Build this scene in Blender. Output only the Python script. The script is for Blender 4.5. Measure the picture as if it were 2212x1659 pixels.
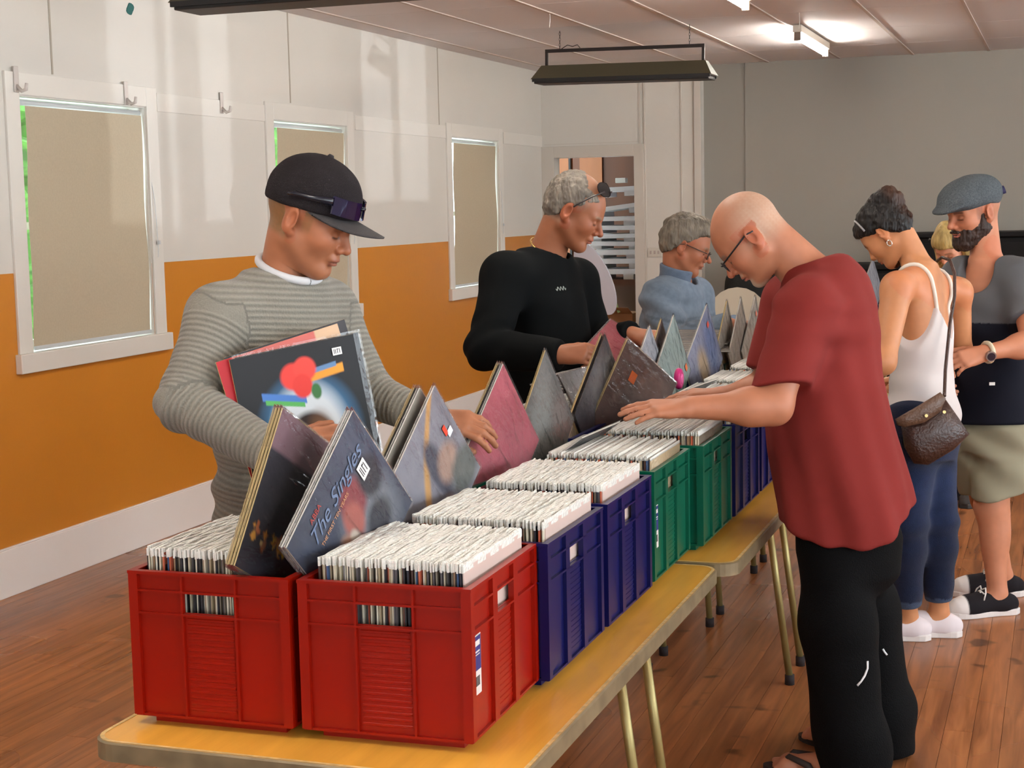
import bpy, math, random
import numpy as np
from mathutils import Vector, Matrix

# ------------------------------------------------------------------ clear
for o in list(bpy.data.objects):
    bpy.data.objects.remove(o, do_unlink=True)
SC = bpy.context.scene
COL = SC.collection
random.seed(7)
RNG = np.random.default_rng(7)

# ------------------------------------------------------------------ camera
YAW, PITCH, ROLL, FPX, CAMH = math.radians(19.41207), math.radians(6.37146), math.radians(-1.263095), 3400.0, 1.67
CX, CY = 1106.0, 829.5
_f = np.array([-math.sin(YAW) * math.cos(PITCH), math.cos(YAW) * math.cos(PITCH), -math.sin(PITCH)])
_r0 = np.array([math.cos(YAW), math.sin(YAW), 0.0])
_u0 = np.cross(_r0, _f)
CR = math.cos(ROLL) * _r0 + math.sin(ROLL) * _u0
CU = np.cross(CR, _f)
CF = _f
cam_d = bpy.data.cameras.new('camera')
cam = bpy.data.objects.new('camera', cam_d)
COL.objects.link(cam)
cam.matrix_world = Matrix(((CR[0], CU[0], -CF[0], 0), (CR[1], CU[1], -CF[1], 0), (CR[2], CU[2], -CF[2], CAMH), (0, 0, 0, 1)))
cam_d.sensor_fit = 'HORIZONTAL'
cam_d.sensor_width = 36.0
cam_d.lens = 36.0 * FPX / 2212.0
cam_d.clip_start = 0.05
cam_d.clip_end = 200
SC.camera = cam


def at(px, py, d):
    """world point seen at a photo pixel, d metres deep along the view axis"""
    return np.array([0, 0, CAMH]) + d * (CF + (px - CX) / FPX * CR - (py - CY) / FPX * CU)


# ------------------------------------------------------------------ world, sun, exposure
SC.view_settings.view_transform = 'Standard'
SC.view_settings.look = 'None'
SC.view_settings.gamma = 1.0
SC.view_settings.use_curve_mapping = False
SC.view_settings.exposure = 0.76
world = bpy.data.worlds.new('world')
SC.world = world
world.use_nodes = True
_bg = world.node_tree.nodes['Background']
_bg.inputs['Color'].default_value = (0.82, 0.93, 1.0, 1)
_bg.inputs['Strength'].default_value = 4.4
sun_d = bpy.data.lights.new('sun', 'SUN')
sun_d.energy = 0.38
sun_d.angle = math.radians(0.35)
sun_d.color = (0.86, 0.93, 1.0)
sun = bpy.data.objects.new('sun', sun_d)
COL.objects.link(sun)
SUN_DIR = Vector((-1.0, -0.25, 0.075)).normalized()     # low sun thrown up off the car park through the right hand windows
sun.rotation_euler = SUN_DIR.to_track_quat('-Z', 'Y').to_euler()
try:
    SC.cycles.use_denoising = True
    SC.cycles.use_adaptive_sampling = True
    SC.cycles.adaptive_threshold = 0.2
    SC.cycles.adaptive_min_samples = 16
    SC.cycles.max_bounces = 5
    SC.cycles.diffuse_bounces = 3
    SC.cycles.transparent_max_bounces = 14
    SC.cycles.sample_clamp_indirect = 6.0
    SC.cycles.caustics_reflective = False
    SC.cycles.caustics_refractive = False
except Exception:
    pass


# ------------------------------------------------------------------ small helpers
def lin(c):
    c = np.asarray(c, float) / 255.0
    return np.where(c <= 0.04045, c / 12.92, ((c + 0.055) / 1.055) ** 2.4)


def rgba(c):
    l = lin(c)
    return (float(l[0]), float(l[1]), float(l[2]), 1.0)


def unit(v):
    v = np.asarray(v, float)
    return v / np.linalg.norm(v)


MATS = {}


def mat(name, col=None, rough=0.5, spec=0.5, metal=0.0, vcol=False, noise=None, bump=None, emit=None, coat=0.0, sheen=0.0, sss=0.0, objcol=False):
    """noise=(scale, amount, (sx,sy,sz)) colour variation; bump=(scale, strength, (sx,sy,sz)); vcol reads attribute Col"""
    if name in MATS:
        return MATS[name]
    m = bpy.data.materials.new(name)
    m.use_nodes = True
    nt = m.node_tree
    b = nt.nodes['Principled BSDF']
    b.inputs['Roughness'].default_value = rough
    b.inputs['Specular IOR Level'].default_value = spec
    b.inputs['Metallic'].default_value = metal
    if coat:
        b.inputs['Coat Weight'].default_value = coat
        b.inputs['Coat Roughness'].default_value = 0.15
    if sheen:
        b.inputs['Sheen Weight'].default_value = sheen
    if sss:
        b.inputs['Subsurface Weight'].default_value = sss
        b.inputs['Subsurface Radius'].default_value = (0.012, 0.005, 0.003)
        b.inputs['Subsurface Scale'].default_value = 0.4
    src = None
    if vcol:
        a = nt.nodes.new('ShaderNodeAttribute')
        a.attribute_name = 'Col'
        src = a.outputs['Color']
    elif objcol:
        a = nt.nodes.new('ShaderNodeObjectInfo')
        src = a.outputs['Color']
    else:
        b.inputs['Base Color'].default_value = rgba(col)
    tc = nt.nodes.new('ShaderNodeTexCoord')

    def tex(scale, sxyz, detail=1.5):
        mp = nt.nodes.new('ShaderNodeMapping')
        mp.inputs['Scale'].default_value = sxyz
        nt.links.new(tc.outputs['Object'], mp.inputs['Vector'])
        n = nt.nodes.new('ShaderNodeTexNoise')
        n.inputs['Scale'].default_value = scale
        n.inputs['Detail'].default_value = detail
        nt.links.new(mp.outputs['Vector'], n.inputs['Vector'])
        return n.outputs['Fac']
    if noise:
        fac = tex(noise[0], noise[2] if len(noise) > 2 else (1, 1, 1))
        mr = nt.nodes.new('ShaderNodeMapRange')
        mr.inputs['From Min'].default_value = 0.3
        mr.inputs['From Max'].default_value = 0.7
        mr.inputs['To Min'].default_value = 1 - noise[1]
        mr.inputs['To Max'].default_value = 1 + noise[1]
        nt.links.new(fac, mr.inputs['Value'])
        vm = nt.nodes.new('ShaderNodeVectorMath')
        vm.operation = 'SCALE'
        if src:
            nt.links.new(src, vm.inputs[0])
        else:
            vm.inputs[0].default_value = rgba(col)[:3]
        nt.links.new(mr.outputs['Result'], vm.inputs['Scale'])
        src = vm.outputs['Vector']
    if src:
        nt.links.new(src, b.inputs['Base Color'])
    if bump:
        fac = tex(bump[0], bump[2] if len(bump) > 2 else (1, 1, 1))
        bn = nt.nodes.new('ShaderNodeBump')
        bn.inputs['Strength'].default_value = bump[1]
        bn.inputs['Distance'].default_value = 0.01
        nt.links.new(fac, bn.inputs['Height'])
        nt.links.new(bn.outputs['Normal'], b.inputs['Normal'])
    if emit:
        b.inputs['Emission Color'].default_value = rgba(emit[0])
        b.inputs['Emission Strength'].default_value = emit[1]
    MATS[name] = m
    return m


class MB:
    """collects simple shapes into one mesh"""

    def __init__(self):
        self.v, self.f, self.m = [], [], []

    def add(self, vs, fs, mi=0):
        b = len(self.v)
        self.v += [tuple(map(float, p)) for p in vs]
        self.f += [tuple(b + i for i in q) for q in fs]
        self.m += [mi] * len(fs)
        return self

    def box(self, x0, x1, y0, y1, z0, z1, mi=0):
        vs = [(x0, y0, z0), (x1, y0, z0), (x1, y1, z0), (x0, y1, z0), (x0, y0, z1), (x1, y0, z1), (x1, y1, z1), (x0, y1, z1)]
        return self.add(vs, [(0, 3, 2, 1), (4, 5, 6, 7), (0, 1, 5, 4), (1, 2, 6, 5), (2, 3, 7, 6), (3, 0, 4, 7)], mi)

    def quad(self, a, b, c, d, mi=0):
        return self.add([a, b, c, d], [(0, 1, 2, 3)], mi)

    def prism(self, pts, ax, lo, hi, mi=0):
        """polygon pts (2D) extruded along axis ax"""
        def P(p, t):
            return {0: (t, p[0], p[1]), 1: (p[0], t, p[1]), 2: (p[0], p[1], t)}[ax]
        n = len(pts)
        vs = [P(p, lo) for p in pts] + [P(p, hi) for p in pts]
        fs = [tuple(range(n - 1, -1, -1)), tuple(range(n, 2 * n))]
        fs += [(i, (i + 1) % n, n + (i + 1) % n, n + i) for i in range(n)]
        return self.add(vs, fs, mi)

    def tube(self, path, r, n=8, mi=0, caps=True):
        path = [np.asarray(p, float) for p in path]
        rr = r if hasattr(r, '__len__') else [r] * len(path)
        rings = []
        up = None
        for i, p in enumerate(path):
            a = path[max(i - 1, 0)]
            b = path[min(i + 1, len(path) - 1)]
            t = unit(b - a)
            if up is None:
                up = np.array([0, 0, 1.0]) if abs(t[2]) < 0.9 else np.array([1.0, 0, 0])
            s = unit(np.cross(t, up))
            up = unit(np.cross(s, t))
            rings.append([p + rr[i] * (math.cos(q) * s + math.sin(q) * up) for q in np.linspace(0, 2 * math.pi, n, endpoint=False)])
        vs = [v for R in rings for v in R]
        fs = []
        for i in range(len(path) - 1):
            for j in range(n):
                k = (j + 1) % n
                fs.append((i * n + j, i * n + k, (i + 1) * n + k, (i + 1) * n + j))
        if caps:
            fs.append(tuple(range(n - 1, -1, -1)))
            fs.append(tuple(range((len(path) - 1) * n, len(path) * n)))
        return self.add(vs, fs, mi)

    def build(self, name, mats, parent=None, smooth=False, bevel=0.0, loc=None):
        me = bpy.data.meshes.new(name)
        me.from_pydata(self.v, [], self.f)
        mats = mats if isinstance(mats, (list, tuple)) else [mats]
        for m in mats:
            me.materials.append(m)
        if len(mats) > 1:
            me.polygons.foreach_set('material_index', self.m)
        if smooth:
            me.polygons.foreach_set('use_smooth', [True] * len(self.f))
        me.update()
        o = bpy.data.objects.new(name, me)
        COL.objects.link(o)
        if parent:
            o.parent = parent
        if loc is not None:
            o.location = loc
        if bevel:
            bv = o.modifiers.new('bevel', 'BEVEL')
            bv.width = bevel
            bv.segments = 2
            bv.limit_method = 'ANGLE'
        return o


def tag(o, label=None, cat=None, group=None, kind=None):
    if label:
        o['label'] = label
    if cat:
        o['category'] = cat
    if group:
        o['group'] = group
    if kind:
        o['kind'] = kind
    return o


def empty(name, loc=(0, 0, 0), rz=0.0):
    o = bpy.data.objects.new(name, None)
    COL.objects.link(o)
    o.location = loc
    o.rotation_euler = (0, 0, rz)
    o.empty_display_size = 0.1
    return o


def inst(name, me, parent=None, loc=(0, 0, 0), rot=(0, 0, 0), scale=(1, 1, 1)):
    o = bpy.data.objects.new(name, me)
    COL.objects.link(o)
    o.location = loc
    o.rotation_euler = rot
    o.scale = scale
    if parent:
        o.parent = parent
    return o


def np_mesh(name, V, F, mats, parent=None, col=None, smooth=True, attrs=None):
    me = bpy.data.meshes.new(name)
    V = np.ascontiguousarray(V, np.float32)
    F = np.ascontiguousarray(F, np.int32)
    me.vertices.add(len(V))
    me.vertices.foreach_set('co', V.ravel())
    k = F.shape[1]
    me.loops.add(F.size)
    me.loops.foreach_set('vertex_index', F.ravel())
    me.polygons.add(len(F))
    me.polygons.foreach_set('loop_start', np.arange(0, F.size, k, dtype=np.int32))
    me.polygons.foreach_set('loop_total', np.full(len(F), k, np.int32))
    if smooth:
        me.polygons.foreach_set('use_smooth', np.ones(len(F), bool))
    me.update(calc_edges=True)
    if col is not None:
        a = me.color_attributes.new('Col', 'FLOAT_COLOR', 'POINT')
        c4 = np.ones((len(V), 4), np.float32)
        c4[:, :3] = col
        a.data.foreach_set('color', c4.ravel())
    for nm, vals in (attrs or {}).items():
        a = me.attributes.new(nm, 'FLOAT', 'POINT')
        a.data.foreach_set('value', np.ascontiguousarray(vals, np.float32))
    for m in (mats if isinstance(mats, (list, tuple)) else [mats]):
        me.materials.append(m)
    o = bpy.data.objects.new(name, me)
    COL.objects.link(o)
    if parent:
        o.parent = parent
    return o


# ------------------------------------------------------------------ implicit surfaces for people and cloth
def smin(a, b, k):
    if k <= 0:
        return np.minimum(a, b)
    h = np.maximum(k - np.abs(a - b), 0.0) / k
    return np.minimum(a, b) - h * h * k * 0.25


def smax(a, b, k):
    return -smin(-a, -b, k)


def _len(q):
    return np.sqrt(np.einsum('ij,ij->i', q, q))


def p_cone(a, b, r1, r2):
    a = np.asarray(a, float)
    b = np.asarray(b, float)
    ba = b - a
    l2 = max(float(ba @ ba), 1e-12)
    bn = ba / l2
    a0 = float(a @ bn)
    dr = r2 - r1

    def f(P):
        t = P @ bn
        t -= a0
        np.clip(t, 0, 1, out=t)
        q = P - a
        q -= t[:, None] * ba
        return _len(q) - (r1 + dr * t)
    return f


def capped(f, c, n, k=0.005):
    """a limb tube cut square at c, keeping the side n points away from"""
    c, n = np.asarray(c, float), unit(n)
    return lambda P: smax(f(P), (P - c) @ n, k)


def p_ball(c, r):
    c = np.asarray(c, float)
    return lambda P: _len(P - c) - r


def p_ell(c, R, rad):
    """ellipsoid, R rows are the local axes"""
    c = np.asarray(c, float)
    R = np.asarray(R, float)
    rad = np.asarray(rad, float)

    def f(P):
        q = (P - c) @ R.T
        q = q / rad
        k0 = _len(q)
        k1 = _len(q / rad)
        return k0 * (k0 - 1.0) / np.maximum(k1, 1e-9)
    return f


def p_loft(o, w, u, v, ts, A, B, CUo=None, CV=None, power=2.0, cap=0.01):
    """elliptic sections of half sizes A (along u) and B (along v) at heights ts along w from o"""
    o = np.asarray(o, float)
    w, u, v = unit(w), unit(u), unit(v)
    ts = np.asarray(ts, float)
    fine = np.linspace(ts[0], ts[-1], 160)

    def sm(y):
        y = np.interp(fine, ts, np.asarray(y, float))
        ker = np.hanning(17)
        ker /= ker.sum()
        return np.convolve(np.pad(y, 8, mode='edge'), ker, 'valid')
    A2, B2 = sm(A), sm(B)
    U2 = sm(CUo if CUo is not None else np.zeros(len(ts)))
    V2 = sm(CV if CV is not None else np.zeros(len(ts)))

    def f(P):
        q = P - o
        t = q @ w
        a = np.interp(t, fine, A2)
        b = np.interp(t, fine, B2)
        x = q @ u - np.interp(t, fine, U2)
        y = q @ v - np.interp(t, fine, V2)
        if power == 2.0:
            k0 = np.sqrt((x / a) ** 2 + (y / b) ** 2)
        else:
            k0 = (np.abs(x / a) ** power + np.abs(y / b) ** power) ** (1.0 / power)
        k1 = np.sqrt((x / a ** 2) ** 2 + (y / b ** 2) ** 2)
        d = np.where(k0 > 0.05, k0 * (k0 - 1.0) / np.maximum(k1, 1e-6), -np.minimum(a, b))
        if power != 2.0:
            d = (k0 - 1.0) * np.minimum(a, b)
        dc = np.maximum(ts[0] - t, t - ts[-1])
        return smax(d, dc, cap)
    return f


def p_half(c, n):
    """solid on the side n points away from"""
    c = np.asarray(c, float)
    n = unit(n)
    return lambda P: (P - c) @ n


class SDF:
    def __init__(self):
        self.p = []
        self.post = None

    def add(self, f, k=0.02, op='u'):
        self.p.append((f, k, op))
        return self

    def sub(self, f, k=0.01):
        return self.add(f, k, 's')

    def cut(self, f, k=0.004):
        return self.add(f, k, 'i')

    def copy(self):
        s = SDF()
        s.p = list(self.p)
        s.post = self.post
        return s

    def raw(self, P, use=None):
        d = None
        for i, (f, k, op) in enumerate(self.p):
            if use is not None and not use[i]:
                continue
            e = f(P)
            if op == 'u':
                d = e if d is None else smin(d, e, k)
            elif op == 's':
                d = smax(d, -e, k) if d is not None else d
            else:
                d = smax(d, e, k) if d is not None else d
        return d

    blk = 0.08
    nb = None

    def __call__(self, P):
        blk = self.blk
        P = np.asarray(P, float)
        N = len(P)
        if N < 200:
            d = self.raw(P)
            return d + self.post(P) if self.post else d
        lo = P.min(0)
        g = np.floor((P - lo) / blk).astype(np.int64)
        key = (g[:, 0] * 4096 + g[:, 1]) * 4096 + g[:, 2]
        order = np.argsort(key, kind='stable')
        ks = key[order]
        cuts = np.flatnonzero(np.diff(ks)) + 1
        st = np.concatenate([[0], cuts])
        en = np.concatenate([cuts, [N]])
        C = lo + (g[order[st]] + 0.5) * blk
        R = blk * 0.87 * 1.25
        V = np.stack([f(C) for f, _, _ in self.p])
        isu = np.array([op == 'u' for _, _, op in self.p])
        K = np.array([k for _, k, _ in self.p])[:, None]
        mn = V[isu].min(0)
        keep = np.where(isu[:, None], V - R < mn[None] + R + K, True)
        iss = np.array([op == 's' for _, _, op in self.p])
        keep &= np.where(iss[:, None], V - R < R + K, True)
        out = np.empty(N)
        for c in range(len(st)):
            ii = order[st[c]:en[c]]
            out[ii] = self.raw(P[ii], keep[:, c])
        if self.post:
            out = out + self.post(P)
        return out


def polygonize(f, lo, hi, h, slack=1.2, project=True):
    lo = np.asarray(lo, float)
    hi = np.asarray(hi, float)
    c = 4
    if isinstance(f, SDF):
        f.blk = min(max(12 * h, 0.036), 0.10)
    m = np.maximum(np.ceil((hi - lo) / (h * c)).astype(int), 1)
    n = m * c + 1
    ii = np.stack(np.meshgrid(*[np.arange(k) for k in m], indexing='ij'), -1).reshape(-1, 3)
    fc = f(lo + (ii + 0.5) * h * c)
    act = (np.abs(fc) < h * c * 0.87 * slack + 0.004).reshape(m)
    Ac = act
    for ax in range(3):
        Ac = np.repeat(Ac, c, axis=ax)
    vals = fc.reshape(m)
    for ax in range(3):
        vals = np.repeat(vals, c, axis=ax)
    vals = np.pad(vals, ((0, 1),) * 3, mode='edge').astype(np.float32)
    mask = np.zeros(n, bool)
    mask[:-1, :-1, :-1] = Ac
    mask[1:] |= mask[:-1].copy()
    mask[:, 1:] |= mask[:, :-1].copy()
    mask[:, :, 1:] |= mask[:, :, :-1].copy()
    idx = np.argwhere(mask)
    vals[mask] = f(lo + idx * h)
    ins = vals < 0
    s = np.zeros(n - 1, np.uint8)
    for dx in (0, 1):
        for dy in (0, 1):
            for dz in (0, 1):
                s += ins[dx:n[0] - 1 + dx, dy:n[1] - 1 + dy, dz:n[2] - 1 + dz]
    surf = (s > 0) & (s < 8) & Ac
    cells = np.argwhere(surf)
    cid = np.full(n - 1, -1, np.int32)
    cid[surf] = np.arange(len(cells))
    off = np.array([[a, b, d] for a in (0, 1) for b in (0, 1) for d in (0, 1)])
    cv = np.stack([vals[cells[:, 0] + o[0], cells[:, 1] + o[1], cells[:, 2] + o[2]] for o in off], 1)
    acc = np.zeros((len(cells), 3))
    cnt = np.zeros(len(cells))
    for i in range(8):
        for j in range(i + 1, 8):
            if np.abs(off[i] - off[j]).sum() != 1:
                continue
            a, b = cv[:, i], cv[:, j]
            x = (a < 0) != (b < 0)
            t = np.where(x, a / np.where(x, a - b, 1), 0)
            acc += np.where(x[:, None], off[i] + t[:, None] * (off[j] - off[i]), 0)
            cnt += x
    V = lo + (cells + acc / np.maximum(cnt, 1)[:, None]) * h
    F = []
    for ax in range(3):
        b, d = (ax + 1) % 3, (ax + 2) % 3
        sl0 = [slice(None)] * 3
        sl1 = [slice(None)] * 3
        sl0[ax] = slice(0, -1)
        sl1[ax] = slice(1, None)
        i0, i1 = ins[tuple(sl0)], ins[tuple(sl1)]
        e = np.argwhere(i0 != i1)
        e = e[(e[:, b] > 0) & (e[:, d] > 0) & (e[:, b] < n[b] - 1) & (e[:, d] < n[d] - 1)]
        if not len(e):
            continue
        fl = i0[e[:, 0], e[:, 1], e[:, 2]]
        q = []
        for (ob, od) in ((-1, -1), (0, -1), (0, 0), (-1, 0)):
            g = e.copy()
            g[:, b] += ob
            g[:, d] += od
            q.append(cid[g[:, 0], g[:, 1], g[:, 2]])
        q = np.stack(q, 1)
        ok = (q >= 0).all(1)
        q, fl = q[ok], fl[ok]
        F.append(np.where(fl[:, None], q, q[:, ::-1]))
    F = np.concatenate(F) if F else np.zeros((0, 4), int)
    if project and len(V):
        eps = h * 0.3
        T = np.array([[1, 1, 1], [1, -1, -1], [-1, 1, -1], [-1, -1, 1]], float)
        fs = [f(V + t * eps) for t in T]
        g = sum(t[None] * d[:, None] for t, d in zip(T, fs)) / (4 * eps)
        d0 = sum(fs) / 4
        st = d0[:, None] * g / np.maximum((g * g).sum(1), 0.2)[:, None]
        ln = np.linalg.norm(st, axis=1)
        V = V - st * np.minimum(1.0, h / np.maximum(ln, 1e-9))[:, None]
    return V, F


def keep_faces(V, F, fn):
    c = V[F].mean(1)
    F = F[fn(c)]
    u, inv = np.unique(F, return_inverse=True)
    return V[u], inv.reshape(F.shape)


def join(parts):
    Vs, Fs, b = [], [], 0
    for V, F in parts:
        Vs.append(V)
        Fs.append(F + b)
        b += len(V)
    return np.concatenate(Vs), np.concatenate(Fs)


def wob(P, sc, seed=0.0):
    """cheap smooth noise in about -1..1"""
    x, y, z = (P * sc).T
    s = seed * 1.7
    a = np.sin(x * 1.0 + 1.3 * np.sin(y * 1.1 + s) + s)
    b = np.sin(y * 1.07 + 1.2 * np.sin(z * 0.93 + 2 * s) + 2.1 + s)
    c = np.sin(z * 1.13 + 1.25 * np.sin(x * 1.05 + 3 * s) + 4.2 + s)
    return (a + b + c) / 3.0


# ------------------------------------------------------------------ human figure
class Head:
    """x forward, y to the person's left, z up; origin between the ears"""

    def __init__(self, c, fwd, up=(0, 0, 1), s=0.93, roll=0.0):
        self.c = np.asarray(c, float)
        x = unit(fwd)
        y = unit(np.cross(np.asarray(up, float), x))
        z = np.cross(x, y)
        if roll:
            y, z = math.cos(roll) * y + math.sin(roll) * z, -math.sin(roll) * y + math.cos(roll) * z
        self.R = np.stack([x, y, z])
        self.s = s

    def w(self, p):
        return self.c + self.s * (np.asarray(p, float) @ self.R)

    def loc(self, P):
        return (P - self.c) @ self.R.T / self.s

    def ball(self, p, r):
        return p_ball(self.w(p), r * self.s)

    def cone(self, a, b, r1, r2):
        return p_cone(self.w(a), self.w(b), r1 * self.s, r2 * self.s)

    def ell(self, c, rad, rot=None):
        R = self.R if rot is None else np.asarray(rot) @ self.R
        return p_ell(self.w(c), R, np.asarray(rad) * self.s)


def rotm(ax, a):
    c, s = math.cos(a), math.sin(a)
    return np.array({0: [[1, 0, 0], [0, c, s], [0, -s, c]], 1: [[c, 0, -s], [0, 1, 0], [s, 0, c]], 2: [[c, s, 0], [-s, c, 0], [0, 0, 1]]}[ax])


def add_head(S, H, fem=False, nose=1.0, jaw=1.0, cheek=1.0):
    j = (0.9 if fem else 1.0) * jaw
    S.nb = len(S.p)
    S.add(H.ell((-0.012, 0, 0.036), (0.101, 0.079, 0.096)), 0.03)
    S.add(H.ell((0.030, 0, 0.022), (0.068, 0.066, 0.068)), 0.03)
    S.add(H.ell((0.034, 0, -0.046), (0.058, 0.056 * j, 0.074)), 0.035)
    for y in (-1, 1):
        S.add(H.cone((0.0, y * 0.053 * j, -0.052), (0.060, y * 0.022 * j, -0.098), 0.021, 0.017), 0.03)
        S.add(H.ball((0.060, y * 0.040, -0.030), 0.026 * cheek), 0.03)
        S.add(H.cone((0.088, y * 0.010, 0.014), (0.074, y * 0.046, 0.014), 0.012, 0.010), 0.016)
    S.add(H.cone((0.074, -0.010, -0.104), (0.074, 0.010, -0.104), 0.019 * j, 0.019 * j), 0.022)
    for y in (-1, 1):
        S.sub(H.ell((0.103, y * 0.031, -0.004), (0.018, 0.019, 0.013)), 0.016)
        S.add(H.ell((0.0795, y * 0.0315, -0.007), (0.0135, 0.0155, 0.0125)), 0.003)
    S.add(H.cone((0.090, 0, 0.008), (0.118 * nose, 0, -0.034), 0.0075, 0.0115), 0.012)
    for y in (-1, 1):
        S.add(H.ball((0.103, y * 0.0115, -0.039), 0.0088), 0.007)
    S.add(H.ell((0.091, 0, -0.064), (0.014, 0.024, 0.013)), 0.014)
    S.add(H.ell((0.098, 0, -0.0655), (0.0085, 0.021, 0.0052)), 0.004)
    S.add(H.ell((0.0955, 0, -0.0765), (0.0095, 0.018, 0.0062)), 0.004)
    S.sub(H.ell((0.108, 0, -0.0708), (0.012, 0.022, 0.0014)), 0.003)
    S.sub(H.ell((0.103, 0, -0.089), (0.010, 0.020, 0.006)), 0.010)
    for y in (-1, 1):
        r = rotm(2, y * 0.45) @ rotm(1, 0.12)
        S.add(H.ell((-0.012, y * 0.083, -0.008), (0.021, 0.0085, 0.033), r), 0.010)
        S.add(H.ball((-0.004, y * 0.078, -0.036), 0.010), 0.008)
        S.sub(H.ell((-0.006, y * 0.092, -0.004), (0.0115, 0.0075, 0.019), r), 0.006)
    return S


def head_col(H, P, skin, lip=None, brow=None, stubble=None, hairz=None, redness=0.06):
    """colours on the head. stubble(q)->weight,colour list; q local coords"""
    q = H.loc(P)
    x, y, z = q.T
    C = np.tile(lin(skin), (len(P), 1))
    C *= (1 + 0.05 * wob(q, 60, 1) + 0.04 * wob(q, 170, 2))[:, None]

    def mix(w, col):
        w = np.clip(w, 0, 1)[:, None]
        C[:] = C * (1 - w) + lin(col) * w

    def sst(e0, e1, v):
        t = np.clip((v - e0) / (e1 - e0), 0, 1)
        return t * t * (3 - 2 * t)
    red = np.asarray(skin) * np.array([1.0, 0.78, 0.72])
    mix(redness * 6 * np.exp(-((x - 0.112) ** 2 + y ** 2 + (z + 0.034) ** 2) / 0.0006), red)
    mix(redness * 5 * np.exp(-((x - 0.07) ** 2 + (np.abs(y) - 0.045) ** 2 + (z + 0.03) ** 2) / 0.0009), red)
    mix(redness * 6 * ((np.abs(y) > 0.074) & (np.abs(x) < 0.04) & (z < 0.04)), red)
    if lip is not None:
        mix((sst(0.088, 0.094, x) * sst(0.024, 0.018, np.abs(y)) * sst(-0.087, -0.081, z) * sst(-0.058, -0.063, z)) * 0.8, lip)
    mix(0.75 * np.exp(-((z + 0.0708) / 0.0016) ** 2) * sst(0.085, 0.092, x) * sst(0.026, 0.02, np.abs(y)), np.asarray(skin) * 0.35)
    ye = np.abs(y) - 0.0315
    lash = np.exp(-(((z + 0.0125 - 4.0 * ye * ye) / 0.0026) ** 2)) * sst(0.019, 0.014, np.abs(ye)) * sst(0.068, 0.075, x)
    mix(0.9 * lash, (38, 26, 22))
    mix(0.35 * np.exp(-(((z - 0.004) / 0.002) ** 2)) * sst(0.018, 0.013, np.abs(ye)) * sst(0.06, 0.07, x), np.asarray(skin) * 0.55)
    if brow is not None:
        bz = 0.0165 - 5.0 * (np.abs(y) - 0.034) ** 2
        w = np.exp(-(((z - bz) / 0.0045) ** 2)) * sst(0.010, 0.016, np.abs(y)) * sst(0.056, 0.047, np.abs(y)) * sst(0.055, 0.065, x)
        mix(w * 0.85, brow)
    if stubble:
        for fn, col, amt in stubble:
            mix(np.clip(fn(x, y, z), 0, 1) * amt * (0.85 + 0.15 * wob(q, 500, 3)), col)
    return C


def hand_prims(S, wr, d, dorsal, side, curls=(0.5, 0.6, 0.65, 0.7), thumb=(0.5, 0.3), s=0.95, spread=1.0, k=0.006):
    """wr wrist, d forearm->fingers, dorsal = back of the hand, side +1: thumb on +Y where Y = dorsal x d"""
    X = unit(d)
    Z = unit(np.asarray(dorsal, float) - X * (np.asarray(dorsal, float) @ X))
    Y = np.cross(Z, X) * side
    M = np.stack([X, Y, Z])
    wr = np.asarray(wr, float)

    def w(p):
        return wr + s * (np.asarray(p, float) @ M)
    kn = [(0.090, 0.029), (0.093, 0.009), (0.088, -0.011), (0.079, -0.029)]
    ln = [(0.042, 0.026, 0.020), (0.046, 0.030, 0.021), (0.042, 0.028, 0.020), (0.033, 0.021, 0.018)]
    wb = [(0.0, 0.016), (0.0, 0.006), (0.0, -0.006), (0.0, -0.016)]
    for i in range(4):
        S.add(p_cone(w((wb[i][0], wb[i][1], 0)), w((kn[i][0], kn[i][1], 0.002)), 0.0165 * s, 0.0118 * s), 0.018)
    S.add(p_ell(w((0.045, 0, -0.006)), M, np.array([0.045, 0.036, 0.013]) * s), 0.012)
    S.add(p_ell(w((0.030, 0.022, -0.010)), M, np.array([0.030, 0.016, 0.015]) * s), 0.012)
    for i in range(4):
        p = np.array([kn[i][0], kn[i][1], 0.001])
        yaw = (0.14, 0.03, -0.06, -0.16)[i] * spread
        a = 0.0
        rad = (0.0102, 0.0104, 0.0098, 0.0086)[i]
        for j in range(3):
            a += curls[i] * (0.9, 1.1, 0.8)[j]
            dd = np.array([math.cos(a) * math.cos(yaw), math.sin(yaw) * math.cos(a * 0.5), -math.sin(a)])
            n = p + unit(dd) * ln[i][j]
            S.add(p_cone(w(p), w(n), rad * (1.0 - 0.08 * j) * s, rad * (0.92 - 0.08 * j) * s), 0.004 if j else k)
            p = n
    p = np.array([0.022, 0.024, -0.008])
    b = thumb[0]
    t1 = unit(np.array([math.cos(b) * 0.85, math.sin(b) + 0.1, -0.35]))
    n = p + t1 * 0.045
    S.add(p_cone(w(p), w(n), 0.0155 * s, 0.0125 * s), 0.010)
    t2 = unit(t1 + np.array([thumb[1], -thumb[1] * 0.8, -0.1]))
    m = n + t2 * 0.034
    S.add(p_cone(w(n), w(m), 0.0122 * s, 0.0108 * s), 0.004)
    t3 = unit(t2 + np.array([thumb[1], -thumb[1] * 0.8, -0.1]))
    S.add(p_cone(w(m), w(m + t3 * 0.026), 0.0108 * s, 0.0088 * s), 0.004)
    return S


def bounds(pts, m):
    pts = np.asarray(pts)
    return pts.min(0) - m, pts.max(0) + m


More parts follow.
